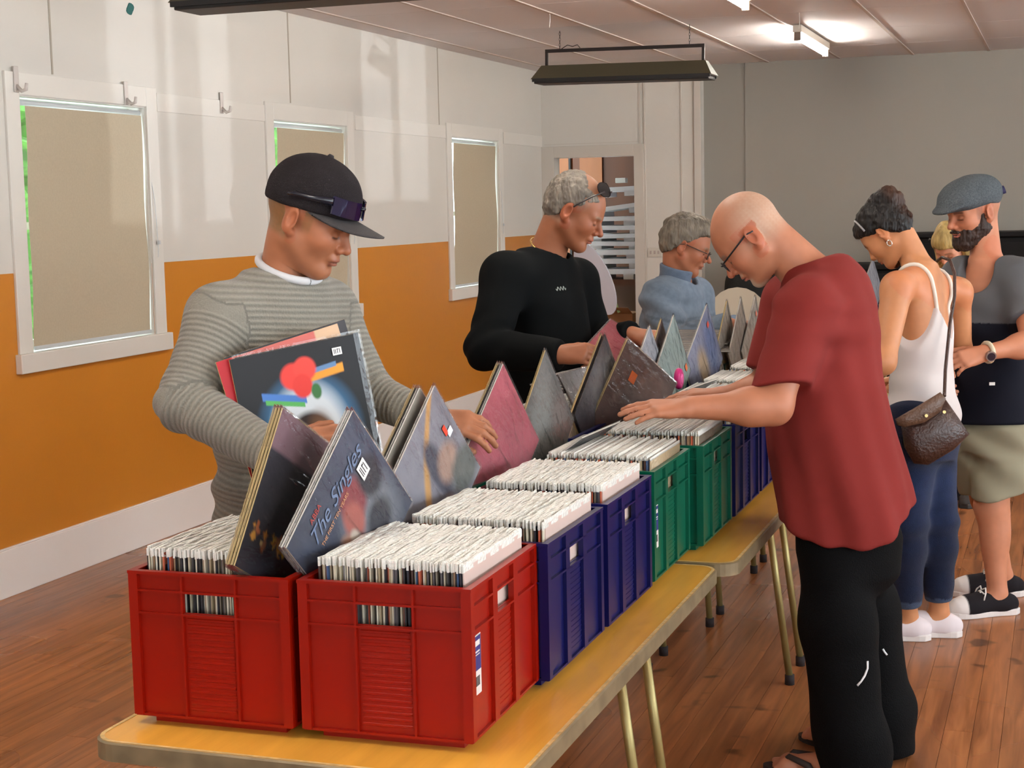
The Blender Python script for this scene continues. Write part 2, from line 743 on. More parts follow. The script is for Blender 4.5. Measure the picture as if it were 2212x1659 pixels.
# ------------------------------------------------------------------ room shell
WX, BY, GY, CZ = -4.426, 13.50, 13.62, 2.865
RX, FY = 4.6, -3.0
m_white = mat('wall_white_paint', (216, 211, 203), rough=0.42, spec=0.4, noise=(1.3, 0.03), bump=(40, 0.05))
m_orange = mat('wall_orange_paint', (206, 132, 42), rough=0.30, spec=0.5, noise=(1.0, 0.03), bump=(60, 0.06))
m_trim = mat('trim_white_gloss', (224, 219, 211), rough=0.36, noise=(2.0, 0.02))
m_grey = mat('wall_grey_paint', (150, 145, 137), rough=0.5, noise=(0.8, 0.02))
m_ceil = mat('ceiling_white', (226, 220, 220), rough=0.7, noise=(0.7, 0.03))
m_dark = mat('gap_backing', (40, 34, 30), rough=0.8)  # dark backing that shows between ceiling panels and floor boards


def wall_with_holes(name, ax, c0, c1, lo, hi, z0, z1, holes, zsplit, mats):
    """slab between c0..c1 along axis ax, spanning lo..hi on the other axis, with rectangular holes (a,b,za,zb)"""
    mb = MB()
    us = sorted({lo, hi} | {h[0] for h in holes} | {h[1] for h in holes})
    zs = sorted({z0, z1} | {h[2] for h in holes} | {h[3] for h in holes} | ({zsplit} if zsplit else set()))
    for a, b in zip(us[:-1], us[1:]):
        for za, zb in zip(zs[:-1], zs[1:]):
            mu, mz = (a + b) / 2, (za + zb) / 2
            if any(h[0] < mu < h[1] and h[2] < mz < h[3] for h in holes):
                continue
            mi = 1 if (zsplit and mz < zsplit) else 0
            if ax == 0:
                mb.box(c0, c1, a, b, za, zb, mi)
            else:
                mb.box(a, b, c0, c1, za, zb, mi)
    return tag(mb.build(name, mats), kind='structure')


WINS = [(6.0, 7.035), (8.405, 9.415), (11.27, 12.33)]
wall_left = wall_with_holes('wall_left', 0, WX - 0.16, WX, FY, GY + 0.2, 0, CZ, [(a, b, 1.06, 2.22) for a, b in WINS], 1.43, [m_white, m_orange])
DO = (-4.308, -3.576, 0.0, 2.104)
wall_back = wall_with_holes('wall_back', 1, BY, BY + 0.14, WX, -2.983, 0, CZ, [DO], None, [m_white])
mb = MB()
mb.box(-2.983, -2.62, GY + 0.015, GY + 0.2, 0, CZ)
mb.box(-2.62, RX, GY, GY + 0.2, 0, CZ)
tag(mb.build('wall_back_grey', m_grey), kind='structure')
RWIN = [(-2.4, 1.1, 0.75, 2.6), (1.4, 4.6, 0.75, 2.6), (4.9, 7.6, 0.75, 2.6), (8.99, 9.45, 0.95, 2.55), (9.52, 9.62, 0.9, 2.55), (9.86, 10.20, 0.95, 2.55), (11.95, 12.45, 1.06, 2.55), (12.56, 13.10, 1.06, 2.55)]
wall_right = wall_with_holes('wall_right', 0, RX, RX + 0.12, FY, GY + 0.2, 0, CZ, RWIN, 1.43 if False else None, [m_white])

wall_front_unseen = wall_with_holes('wall_front_unseen', 1, FY - 0.12, FY, WX - 0.16, RX + 0.12, 0, CZ, [(-3.2, -1.6, 0.9, 2.3), (0.4, 2.4, 0.0, 2.2)], None, [m_white])  # unseen wall behind the camera, added to cut light from the rear
# sky portals in the big windows so the daylight is sampled through them
for (a_, b_, z0_, z1_) in RWIN[:3]:
    pd = bpy.data.lights.new('window_portal', 'AREA')
    pd.shape = 'RECTANGLE'
    pd.size, pd.size_y = b_ - a_, z1_ - z0_
    pd.cycles.is_portal = True
    po = bpy.data.objects.new('window_portal', pd)
    COL.objects.link(po)
    po.location = (RX + 0.06, (a_ + b_) / 2, (z0_ + z1_) / 2)
    po.rotation_euler = (math.radians(90), 0, math.radians(90))

# panel joints and cover strips on the left wall
def struct_box(name, m, *b, parent=None, bevel=0.0):
    o = MB().box(*b).build(name, m, parent, bevel=bevel)
    if not parent:
        tag(o, kind='structure')
    return o


def child_box(name, m, parent, *b, bevel=0.0):
    return MB().box(*b).build(name, m, parent, bevel=bevel)


for y, z0, z1 in ((6.27, 2.33, CZ), (8.65, 2.33, CZ), (11.05, 2.24, CZ)):
    child_box('panel_joint', m_dark if False else mat('joint_line', (176, 166, 152), rough=0.8), wall_left, WX, WX + 0.003, y - 0.006, y + 0.006, z0, z1)  # slightly darker strip along each panel joint
for y0, y1 in ((7.15, 8.31), (9.56, 11.17), (12.47, BY)):
    child_box('cover_strip', m_trim, wall_left, WX, WX + 0.006, y0, y1, 2.205, 2.300, bevel=0.002)
mb = MB().box(WX, WX + 0.022, FY, BY, 0.0, 0.212)
mb.box(WX, WX + 0.014, FY, BY, 0.212, 0.219)
tag(mb.build('baseboard_left', mat('baseboard_white', (246, 240, 236), rough=0.35), bevel=0.003), kind='structure')
# blue tack mark high on the wall
mk = MB()
pts = [(6.945 + 0.030 * math.cos(a) * (1 + 0.35 * math.sin(2 * a)), 2.70 + 0.030 * math.sin(a)) for a in np.linspace(0, 2 * math.pi, 14, endpoint=False)]
mk.prism(pts, 0, WX, WX + 0.004)
tag(mk.build('paper_scrap', mat('teal_paper', (22, 92, 88), rough=0.6)), 'small torn teal paper scrap stuck high on the white wall', 'scrap')

# windows on the left wall
m_glass = bpy.data.materials.new('window_glass')
m_glass.use_nodes = True
nt = m_glass.node_tree
for n in list(nt.nodes):
    if n.type == 'BSDF_PRINCIPLED':
        nt.nodes.remove(n)
_t = nt.nodes.new('ShaderNodeBsdfTransparent')
_t.inputs['Color'].default_value = (0.93, 0.97, 0.95, 1)
_g = nt.nodes.new('ShaderNodeBsdfGlossy')
_g.inputs['Roughness'].default_value = 0.02
_fr = nt.nodes.new('ShaderNodeFresnel')
_mx = nt.nodes.new('ShaderNodeMixShader')
nt.links.new(_fr.outputs[0], _mx.inputs[0])
nt.links.new(_t.outputs[0], _mx.inputs[1])
nt.links.new(_g.outputs[0], _mx.inputs[2])
nt.links.new(_mx.outputs[0], nt.nodes['Material Output'].inputs['Surface'])
m_blind = mat('blind_fabric', (186, 172, 148), rough=0.85, noise=(90, 0.03), bump=(300, 0.15))
m_alu = mat('blind_rail', (200, 203, 205), rough=0.35)
m_sash = mat('window_sash', (206, 212, 206), rough=0.4)
for i, (a, b) in enumerate(WINS):
    w = empty('window_%d' % (i + 1), (0, 0, 0))
    tag(w, kind='structure')
    t = 0.014
    child_box('window_jamb', m_trim, w, WX - 0.001, WX + t, a - 0.098, a, 1.065, 2.322, bevel=0.003)
    child_box('window_jamb', m_trim, w, WX - 0.001, WX + t, b, b + 0.098, 1.065, 2.322, bevel=0.003)
    child_box('window_head', m_trim, w, WX - 0.001, WX + t, a, b, 2.222, 2.322, bevel=0.003)
    child_box('window_sill', m_trim, w, WX - 0.001, WX + 0.034, a - 0.118, b + 0.122, 0.978, 1.066, bevel=0.004)
    rv = MB().box(WX - 0.16, WX - 0.001, a, a + 0.005, 1.066, 2.22).box(WX - 0.16, WX - 0.001, b - 0.005, b, 1.066, 2.22)
    rv.box(WX - 0.16, WX - 0.001, a + 0.005, b - 0.005, 1.06, 1.066).box(WX - 0.16, WX - 0.001, a + 0.005, b - 0.005, 2.216, 2.22)
    rv.build('window_reveal', m_trim, w)
    # sash and pane
    x0, x1 = WX - 0.135, WX - 0.10
    s = MB()
    s.box(x0, x1, a, a + 0.04, 1.06, 2.22).box(x0, x1, b - 0.04, b, 1.06, 2.22).box(x0, x1, a + 0.04, b - 0.04, 1.06, 1.11).box(x0, x1, a + 0.04, b - 0.04, 2.20, 2.22)
    s.box(x0, x1, a + 0.04, b - 0.04, 1.62, 1.655)
    s.build('window_sash', m_sash, w)
    for z0, z1 in ((1.11, 1.62), (1.655, 2.20)):
        MB().quad((WX - 0.118, a + 0.04, z0), (WX - 0.118, b - 0.04, z0), (WX - 0.118, b - 0.04, z1), (WX - 0.118, a + 0.04, z1)).build('window_pane', m_glass, w)
    # roller blind
    roll = empty('roller_blind')
    roll.parent = w
    gl, gr = ((0.074, 0.010), (0.084, 0.006), (0.100, 0.012))[i]
    n = 24
    vs, fs = [], []
    for k in range(n + 1):
        z = 2.178 - (2.178 - 1.085) * k / n
        dx = 0.004 * math.sin(k * 0.45 + i)
        for q in (0, 1):
            vs += [(WX - 0.016 + dx - q * 0.001, a + gl - 0.026 * k / n, z)]
            vs += [(WX - 0.016 + dx - q * 0.001, b - gr - 0.004 * math.sin(k * 0.3), z)]
    for k in range(n):
        c = 4 * k
        fs += [(c, c + 1, c + 5, c + 4), (c + 2, c + 6, c + 7, c + 3), (c, c + 4, c + 6, c + 2), (c + 1, c + 3, c + 7, c + 5)]
    MB().add(vs, fs).build('blind_fabric', m_blind, roll, smooth=False)
    MB().tube([(WX - 0.032, a + 0.008, 2.192), (WX - 0.032, b - 0.008, 2.192)], 0.013, 10).build('blind_tube', m_alu, roll, smooth=True)
    child_box('blind_bottom_rail', m_alu, roll, WX - 0.022, WX - 0.010, a + gl - 0.026, b - gr, 1.072, 1.090, bevel=0.003)
    cord = MB().tube([(WX - 0.03, b - 0.004, 2.19), (WX + 0.024, b + 0.018, 1.75), (WX + 0.026, b + 0.030, 1.50), (WX + 0.026, b + 0.022, 1.46)], 0.0018, 5)
    cord.box(WX + 0.022, WX + 0.034, b + 0.026, b + 0.042, 1.525, 1.545)
    cord.build('blind_cord', m_alu, roll)

# coat hooks on the picture rail
m_hook = mat('hook_white_plastic', (205, 195, 188), rough=0.25)
for i, (y, z, lab) in enumerate(((5.975, 2.28, 'clear white coat hook above the left corner of the nearest window'), (6.847, 2.271, 'white coat hook above the right corner of the nearest window'), (7.806, 2.277, 'white coat hook on the wall between the two nearer windows'))):
    e = empty('coat_hook', (WX + (0.015 if i < 2 else 0.006), y, z))
    tag(e, lab, 'hook', 'coat hooks on the left wall')
    MB().box(0, 0.007, -0.016, 0.016, -0.05, 0.065).build('back_plate', m_hook, e, bevel=0.003)
    MB().tube([(0.004, 0, -0.02), (0.03, 0, -0.046), (0.052, 0, -0.040), (0.058, 0, -0.012)], [0.008, 0.009, 0.009, 0.007], 8).build('peg', m_hook, e, smooth=True)

# hedge outside the windows
V, F = [], []
ny, nz = 90, 26
for j in range(nz + 1):
    for k in range(ny + 1):
        y = 3.5 + 12.0 * k / ny
        z = -0.2 + 3.0 * j / nz
        V.append((-7.2 + 0.35 * random.random() + 0.25 * math.sin(y * 2.1) * math.cos(z * 3), y, z + 0.25 * math.sin(y * 1.7)))
for j in range(nz):
    for k in range(ny):
        c = j * (ny + 1) + k
        F.append((c, c + 1, c + ny + 2, c + ny + 1))
h = MB().add(V, F).build('hedge', mat('hedge_leaves', (70, 120, 44), rough=0.8, noise=(14, 0.5)))
tag(h, 'sunlit green hedge seen through the window gaps', 'hedge', kind='stuff')

# doorway in the back wall
m_jamb = mat('door_trim', (206, 198, 188), rough=0.4)
d = empty('door_1')
tag(d, kind='structure')
child_box('door_jamb', m_jamb, d, WX, DO[0], BY - 0.02, BY + 0.001, 0, 2.205, bevel=0.003)
child_box('door_jamb', m_jamb, d, DO[1], -3.487, BY - 0.02, BY + 0.001, 0, 2.205, bevel=0.003)
child_box('door_head', m_jamb, d, DO[0], DO[1], BY - 0.02, BY + 0.001, 2.105, 2.205, bevel=0.003)
for i, (x0, x1, t) in enumerate(((-3.487, -3.470, 0.012), (-3.160, -3.146, 0.010), (-3.035, -2.975, 0.03))):
    tag(MB().box(x0, x1, BY - t, BY + 0.001, 0, CZ).build('trim_%d' % (i + 1), m_jamb, bevel=0.003), kind='structure')
tag(MB().box(-4.40, -3.52, BY - 0.006, BY + 0.001, 2.222, 2.228).build('trim_4', m_jamb), kind='structure')
tag(MB().box(-3.53, -3.515, BY - 0.008, BY + 0.001, 2.21, CZ).build('trim_5', m_jamb), kind='structure')
# light switch plate
e = empty('light_switch', (-3.40, BY - 0.012, 1.258))
tag(e, 'white light switch plate on the pillar beside the doorway', 'switch')
MB().box(-0.065, 0.065, 0, 0.012, -0.04, 0.04).build('plate', mat('switch_plate', (206, 200, 190), rough=0.35), e, bevel=0.003)
for x in (-0.035, 0.0, 0.035):
    MB().box(x - 0.008, x + 0.008, -0.005, 0.0, -0.014, 0.014).build('rocker', mat('switch_rocker', (184, 170, 164), rough=0.35), e, bevel=0.001)

# storeroom behind the doorway
m_ply = mat('storeroom_plywood', (84, 44, 20), rough=0.5, noise=(5, 0.16, (1, 1, 0.2)))
m_ply2 = mat('storeroom_timber', (140, 84, 46), rough=0.5, noise=(9, 0.1, (1, 1, 0.2)))
tag(MB().box(-5.6, -2.6, 16.3, 16.4, 0, 3.0).build('wall_storeroom_back', m_ply), kind='structure')
tag(MB().box(-3.2, -3.1, BY + 0.14, 16.3, 0, 3.0).build('wall_storeroom_right', m_ply), kind='structure')
tag(MB().box(-5.6, -2.6, BY + 0.14, 16.4, -0.1, 0.0).build('floor_storeroom', m_ply), kind='structure')
mb = MB().box(-4.90, -4.66, 15.1, 15.2, 0, 3.0).box(-4.56, -4.33, 15.1, 15.2, 0, 3.0)
mb.box(-4.33, -3.1, 15.16, 15.2, 0, 3.0)
tag(mb.build('wall_storeroom_partition', m_ply2), kind='structure')
tag(MB().box(-4.33, -3.1, 15.13, 15.16, 0, 3.0).build('wall_storeroom_inner', m_ply), kind='structure')
tag(MB().box(-4.66, -4.64, 15.05, 15.1, 0, 3.0).build('trim_6', mat('black_edge', (18, 14, 14))), kind='structure')
tag(MB().box(-4.45, -2.6, BY + 0.14, 16.4, 2.75, 2.85).build('ceiling_storeroom_unseen', m_ply), kind='structure')  # unseen ceiling, added to cut the daylight in the storeroom

# ------------------------------------------------------------------ ceiling
ceil = tag(MB().box(WX - 0.16, RX + 0.12, FY, GY + 0.2, CZ + 0.012, CZ + 0.10).build('ceiling', m_dark), kind='structure')
pw, ph = 0.602, 1.2
pm = MB().box(0.003, pw - 0.003, 0.003, ph - 0.003, 0, 0.012).build('panel', m_ceil).data
bpy.data.objects.remove(bpy.data.objects['panel'])
x0s = WX + 0.2 - pw
for i in range(16):
    for j in range(14):
        x, y = x0s + i * pw, FY + 0.02 + j * ph
        if y + ph > GY + 0.2 or x + pw > RX + 0.1:
            continue
        inst('panel', pm, ceil, (x, y, CZ))
mbat = mat('ceiling_batten', (196, 180, 170), rough=0.6)
bm_ = MB().box(-0.011, 0.011, FY, GY, -0.007, 0.0).build('batten', mbat).data
bpy.data.objects.remove(bpy.data.objects['batten'])
for i in range(16):
    x = x0s + i * pw
    if WX + 0.05 < x < RX:
        inst('batten', bm_, ceil, (x, 0, CZ))
# loose strings hanging from the ceiling
for px_, py_, L in ((-3.03, 9.45, 0.09), (-1.62, 10.25, 0.10)):
    o = MB().tube([(px_, py_, CZ), (px_ + 0.002, py_, CZ - L * 0.5), (px_ - 0.003, py_, CZ - L)], 0.0025, 5).build('ceiling_string', m_trim)
    tag(o, 'short white string dangling from the ceiling ' + ('left of the hanging black heater' if px_ < -2 else 'beside the far fluorescent light'), 'string')

# ------------------------------------------------------------------ floor boards
m_wood = bpy.data.materials.new('floor_rimu')
m_wood.use_nodes = True
nt = m_wood.node_tree
b = nt.nodes['Principled BSDF']
oi = nt.nodes.new('ShaderNodeObjectInfo')
geo = nt.nodes.new('ShaderNodeNewGeometry')
mp = nt.nodes.new('ShaderNodeMapping')
mp.inputs['Scale'].default_value = (14, 0.9, 1)
nt.links.new(geo.outputs['Position'], mp.inputs['Vector'])
addv = nt.nodes.new('ShaderNodeVectorMath')
addv.operation = 'ADD'
cmb = nt.nodes.new('ShaderNodeCombineXYZ')
mu = nt.nodes.new('ShaderNodeMath')
mu.operation = 'MULTIPLY'
mu.inputs[1].default_value = 40.0
nt.links.new(oi.outputs['Random'], mu.inputs[0])
nt.links.new(mu.outputs[0], cmb.inputs['Z'])
nt.links.new(mp.outputs[0], addv.inputs[0])
nt.links.new(cmb.outputs[0], addv.inputs[1])
n1 = nt.nodes.new('ShaderNodeTexNoise')
n1.inputs['Scale'].default_value = 2.2
n1.inputs['Detail'].default_value = 3
n1.inputs['Distortion'].default_value = 0.6
nt.links.new(addv.outputs[0], n1.inputs['Vector'])
rp = nt.nodes.new('ShaderNodeValToRGB')
rp.color_ramp.elements[0].position = 0.28
rp.color_ramp.elements[0].color = rgba((124, 74, 42))
rp.color_ramp.elements[1].position = 0.72
rp.color_ramp.elements[1].color = rgba((176, 112, 66))
nt.links.new(n1.outputs['Fac'], rp.inputs['Fac'])
mrv = nt.nodes.new('ShaderNodeMapRange')
mrv.inputs['To Min'].default_value = 0.80
mrv.inputs['To Max'].default_value = 1.12
nt.links.new(oi.outputs['Random'], mrv.inputs['Value'])
sc1 = nt.nodes.new('ShaderNodeVectorMath')
sc1.operation = 'SCALE'
nt.links.new(rp.outputs['Color'], sc1.inputs[0])
nt.links.new(mrv.outputs['Result'], sc1.inputs['Scale'])
n2 = nt.nodes.new('ShaderNodeTexNoise')
n2.inputs['Scale'].default_value = 9.0
n2.inputs['Detail'].default_value = 1
nt.links.new(geo.outputs['Position'], n2.inputs['Vector'])
n3 = nt.nodes.new('ShaderNodeTexNoise')
n3.inputs['Scale'].default_value = 1.1
nt.links.new(geo.outputs['Position'], n3.inputs['Vector'])
st = nt.nodes.new('ShaderNodeMath')
st.operation = 'MULTIPLY_ADD'
st.inputs[1].default_value = 0.6
nt.links.new(n3.outputs['Fac'], st.inputs[0])
nt.links.new(n2.outputs['Fac'], st.inputs[2])
sr = nt.nodes.new('ShaderNodeMapRange')
sr.inputs['From Min'].default_value = 0.99
sr.inputs['From Max'].default_value = 1.08
sr.inputs['To Min'].default_value = 1.0
sr.inputs['To Max'].default_value = 0.35
nt.links.new(st.outputs[0], sr.inputs['Value'])
sc2 = nt.nodes.new('ShaderNodeVectorMath')
sc2.operation = 'SCALE'
nt.links.new(sc1.outputs[0], sc2.inputs[0])
nt.links.new(sr.outputs['Result'], sc2.inputs['Scale'])
nt.links.new(sc2.outputs[0], b.inputs['Base Color'])
rr = nt.nodes.new('ShaderNodeMapRange')
rr.inputs['To Min'].default_value = 0.18
rr.inputs['To Max'].default_value = 0.42
nt.links.new(n3.outputs['Fac'], rr.inputs['Value'])
nt.links.new(rr.outputs['Result'], b.inputs['Roughness'])
bmp = nt.nodes.new('ShaderNodeBump')
bmp.inputs['Strength'].default_value = 0.08
bmp.inputs['Distance'].default_value = 0.01
nt.links.new(n1.outputs['Fac'], bmp.inputs['Height'])
nt.links.new(bmp.outputs[0], b.inputs['Normal'])

floor = tag(MB().box(WX, RX, FY, BY + 0.14, -0.1, -0.012).build('floor', m_dark), kind='structure')
PWID = 0.087
pl_me = MB().box(0.0006, PWID - 0.0006, 0, 1, -0.02, 0).build('plank', m_wood, bevel=0).data
bpy.data.objects.remove(bpy.data.objects['plank'])
rest = MB()
ncol = int((RX - WX) / PWID)
for i in range(ncol):
    x = WX + i * PWID
    if x < 1.0:
        y = 1.6 - random.random() * 1.5
        rest.box(x + .0006, x + PWID - .0006, FY, y - 0.001, -0.02, 0)
        while y < BY + 0.1:
            L = 2.6 + random.random() * 2.6
            L = min(L, BY + 0.12 - y)
            inst('plank', pl_me, floor, (x, y, 0), scale=(1, L - 0.0015, 1))
            y += L
    else:
        rest.box(x + .0006, x + PWID - .0006, FY, GY, -0.02, 0)
o = rest.build('planks_out_of_sight', m_wood, floor)
tag(o, kind='stuff')

# ------------------------------------------------------------------ fluorescent lights
m_tube = mat('fluorescent_tube', (255, 250, 238), emit=((255, 248, 236), 75.0))
m_fix = mat('light_batten_body', (214, 205, 190), rough=0.4)
m_clip = mat('light_end_clip', (120, 104, 92), rough=0.5)


def tube_light(x, y0, y1, label):
    e = empty('fluorescent_light', (x, (y0 + y1) / 2, CZ - 0.007))
    tag(e, label, 'ceiling light', 'fluorescent lights on the ceiling')
    h = (y1 - y0) / 2
    MB().box(-0.03, 0.03, -h, h, -0.05, 0.0).build('housing', m_fix, e, bevel=0.004)
    MB().tube([(0, -h + 0.03, -0.085), (0, h - 0.03, -0.085)], 0.016, 12).build('tube', m_tube, e, smooth=True)
    for s in (-1, 1):
        MB().box(-0.022, 0.022, s * (h - 0.016) - 0.012, s * (h - 0.016) + 0.012, -0.105, -0.048).build('end_clip', m_clip, e, bevel=0.003)
    return e


tube_light(-1.73, 7.75, 9.05, 'fluorescent tube light cut by the top edge of the picture')
tube_light(-1.73, 10.85, 12.2, 'glowing fluorescent tube light in front of the grey back wall')
for x, y0, y1 in ((1.4, 10.85, 12.2), (1.4, 7.75, 9.05), (-1.73, 4.6, 5.9), (1.4, 4.6, 5.9), (-1.73, 1.5, 2.8), (1.4, 1.5, 2.8)):
    tube_light(x, y0, y1, 'fluorescent tube light on the ceiling outside the picture')

# ------------------------------------------------------------------ hanging radiant heaters
m_heat = mat('heater_olive_metal', (84, 78, 60), rough=0.45, metal=0.2)
m_black = mat('heater_black', (16, 13, 12), rough=0.5)
m_cap = mat('heater_end_cap', (190, 194, 184), rough=0.4)
m_barm = mat('heater_frame_black', (26, 14, 12), rough=0.45)


def heater(xc, y, zb, label):
    e = empty('hanging_heater', (xc, y, zb))
    tag(e, label, 'heater', 'black radiant heaters hung from the ceiling')
    L, t = 0.625, 0.57
    b, tp, hgt = 0.115, 0.045, 0.125
    # reflector hood: sloped long sides
    MB().add([(-L, -b, 0.03), (L, -b, 0.03), (t, -tp, hgt), (-t, -tp, hgt), (-L, b, 0.03), (L, b, 0.03), (t, tp, hgt), (-t, tp, hgt),
              (-L + .01, -b + .006, 0.03), (L - .01, -b + .006, 0.03), (t, -tp + .006, hgt - .006), (-t, -tp + .006, hgt - .006), (-L + .01, b - .006, 0.03), (L - .01, b - .006, 0.03), (t, tp - .006, hgt - .006), (-t, tp - .006, hgt - .006)],
             [(0, 1, 2, 3), (5, 4, 7, 6), (3, 2, 6, 7), (9, 8, 11, 10), (12, 13, 14, 15), (10, 11, 15, 14), (0, 8, 9, 1), (4, 5, 13, 12)]).build('hood', m_heat, e)
    for s in (-1, 1):
        MB().add([(s * L, -b, 0.03), (s * L, b, 0.03), (s * t, tp, hgt), (s * t, -tp, hgt), (s * (L + .012), 0, 0.0), (s * (L - .02), -b + .02, 0.028), (s * (L - .02), b - .02, 0.028), (s * (t - .02), tp - .01, hgt - .01), (s * (t - .02), -tp + .01, hgt - .01)],
                 [(0, 1, 2, 3), (0, 3, 8, 5), (1, 6, 7, 2), (3, 2, 7, 8), (5, 6, 7, 8), (0, 5, 6, 1)]).build('end_cap', m_cap, e)
    MB().box(-L + 0.02, L - 0.02, -b + 0.012, b - 0.012, 0.0, 0.034).build('grille', m_black, e, bevel=0.004)
    for s in (-1, 1):
        MB().box(-L + 0.01, L - 0.01, s * (b - 0.006) - 0.006, s * (b - 0.006) + 0.006, 0.012, 0.034).build('lip', m_black, e)
    for s in (-1, 1):
        MB().box(s * 0.546 - 0.009, s * 0.546 + 0.009, -0.009, 0.009, hgt - 0.01, 0.235).build('frame_upright', m_barm, e)
    MB().box(-0.555, 0.555, -0.010, 0.010, 0.213, 0.236).build('frame_bar', m_barm, e, bevel=0.002)
    top = CZ - zb
    for s in (-1, 1):
        c = MB()
        n = 7
        for k in range(n):
            z = 0.236 + (top - 0.236) * (k + 0.5) / n
            ll = (top - 0.236) / n * 0.62
            ring = [(0.005 * math.cos(a) if k % 2 else 0, 0 if k % 2 else 0.005 * math.cos(a), z + ll * math.sin(a)) for a in np.linspace(0, 2 * math.pi, 11)]
            c.tube([(s * 0.452 + p[0], p[1], p[2]) for p in ring], 0.0016, 5, caps=False)
        c.build('chain', m_barm, e, smooth=True)
    MB().tube([(-0.44, 0, 0.236), (-0.40, 0.01, 0.262), (-0.36, 0.0, 0.25), (-0.33, 0.012, 0.262), (-0.31, 0.01, 0.24)], 0.003, 5).build('power_lead', m_barm, e, smooth=True)
    return e


h1 = heater(-2.835, 10.45, 2.50, 'black hanging radiant heater near the doorway')
h1.rotation_euler = (0, math.radians(1.0), 0)
heater(-2.82, 5.80, 2.497, 'black hanging heater cropped by the top left edge')


# ------------------------------------------------------------------ trestle tables
TZ = 0.705
m_top = mat('table_top_varnish', (236, 172, 66), rough=0.25, spec=0.5, noise=(7, 0.10, (3, 0.4, 1)), bump=(30, 0.04, (4, 0.4, 1)))
m_edge = mat('table_edge_metal', (128, 112, 84), rough=0.45, metal=0.3, noise=(20, 0.2))
m_wear = mat('table_worn_edge', (222, 186, 120), rough=0.6, noise=(60, 0.2))
m_leg = mat('table_leg_steel', (150, 134, 84), rough=0.35, metal=0.5)
m_rub = mat('rubber_foot', (30, 18, 18), rough=0.8)


def rrect(x0, x1, y0, y1, r, n=6):
    pts = []
    for cx_, cy_, a0 in ((x1 - r, y1 - r, 0), (x0 + r, y1 - r, 90), (x0 + r, y0 + r, 180), (x1 - r, y0 + r, 270)):
        for k in range(n + 1):
            a = math.radians(a0 + 90 * k / n)
            pts.append((cx_ + r * math.cos(a), cy_ + r * math.sin(a)))
    return pts


def trestle(y0, y1, x0, x1, label, near_legs=True):
    e = empty('trestle_table', ((x0 + x1) / 2, (y0 + y1) / 2, 0))
    tag(e, label, 'table', 'trestle tables in a row')
    hx, hy = (x1 - x0) / 2, (y1 - y0) / 2
    MB().prism(rrect(-hx + .004, hx - .004, -hy + .004, hy - .004, 0.055), 2, TZ - 0.022, TZ).build('table_top', m_top, e)
    outer, inner = rrect(-hx, hx, -hy, hy, 0.058), rrect(-hx + .005, hx - .005, -hy + .005, hy - .005, 0.054)
    n = len(outer)
    vs = [(p[0], p[1], TZ - 0.003) for p in outer] + [(p[0], p[1], TZ - 0.036) for p in outer] + [(p[0], p[1], TZ - 0.036) for p in inner] + [(p[0], p[1], TZ + 0.0005) for p in inner]
    fs = []
    for i in range(n):
        j = (i + 1) % n
        for a, b in ((1, 0), (2, 1), (3, 2), (0, 3)):
            fs.append((a * n + i, a * n + j, b * n + j, b * n + i))
    MB().add(vs, fs).build('edge_band', m_edge, e)
    inn2 = rrect(-hx + .013, hx - .013, -hy + .013, hy - .013, 0.047)
    MB().add([(p[0], p[1], TZ + 0.0009) for p in inner] + [(p[0], p[1], TZ + 0.0007) for p in inn2], [(i, (i + 1) % n, n + (i + 1) % n, n + i) for i in range(n)]).build('worn_rim', m_wear, e)
    for sy in (-1, 1):
        if sy < 0 and not near_legs:
            continue
        for dy in ((0.32, 0.555) if sy > 0 else (0.10, 0.30)):
            y = sy * (hy - dy)
            for sx in (-1, 1):
                xt, xf = (hx - 0.145, hx - 0.06) if sx > 0 else (-hx + 0.25, -hx + 0.29)
                leg = MB().tube([(xt, y, TZ - 0.03), (xf, y, 0.02)], 0.0125, 10).build('leg', m_leg, e, smooth=True)
                MB().tube([(xf, y, 0.035), (xf, y, 0.0)], 0.017, 10).build('rubber_foot', m_rub, leg, smooth=True)
        MB().box(-hx + 0.19, hx - 0.19, sy * (hy - 0.42) - 0.02, sy * (hy - 0.42) + 0.02, TZ - 0.05, TZ - 0.022).build('cross_rail', m_leg, e)
    return e


trestle(2.405, 4.085, -1.705, -0.858, 'nearest varnished trestle table with red, blue and green crates on it')
trestle(4.108, 5.90, -1.68, -0.822, 'second trestle table, behind the first, beside the man in the red shirt', near_legs=False)
trestle(5.92, 7.52, -1.60, -0.83, 'farthest trestle table in the row, mostly hidden by people')

# ------------------------------------------------------------------ crates
CW, CD, CH = 0.338, 0.400, 0.300


def crate_mat(name, c):
    m = mat(name, c, rough=0.33, spec=0.28, noise=(3, 0.06))
    return m


CM = {'red': crate_mat('crate_red', (142, 16, 0)), 'blue': crate_mat('crate_blue', (10, 12, 70)), 'green': crate_mat('crate_green', (0, 82, 60))}


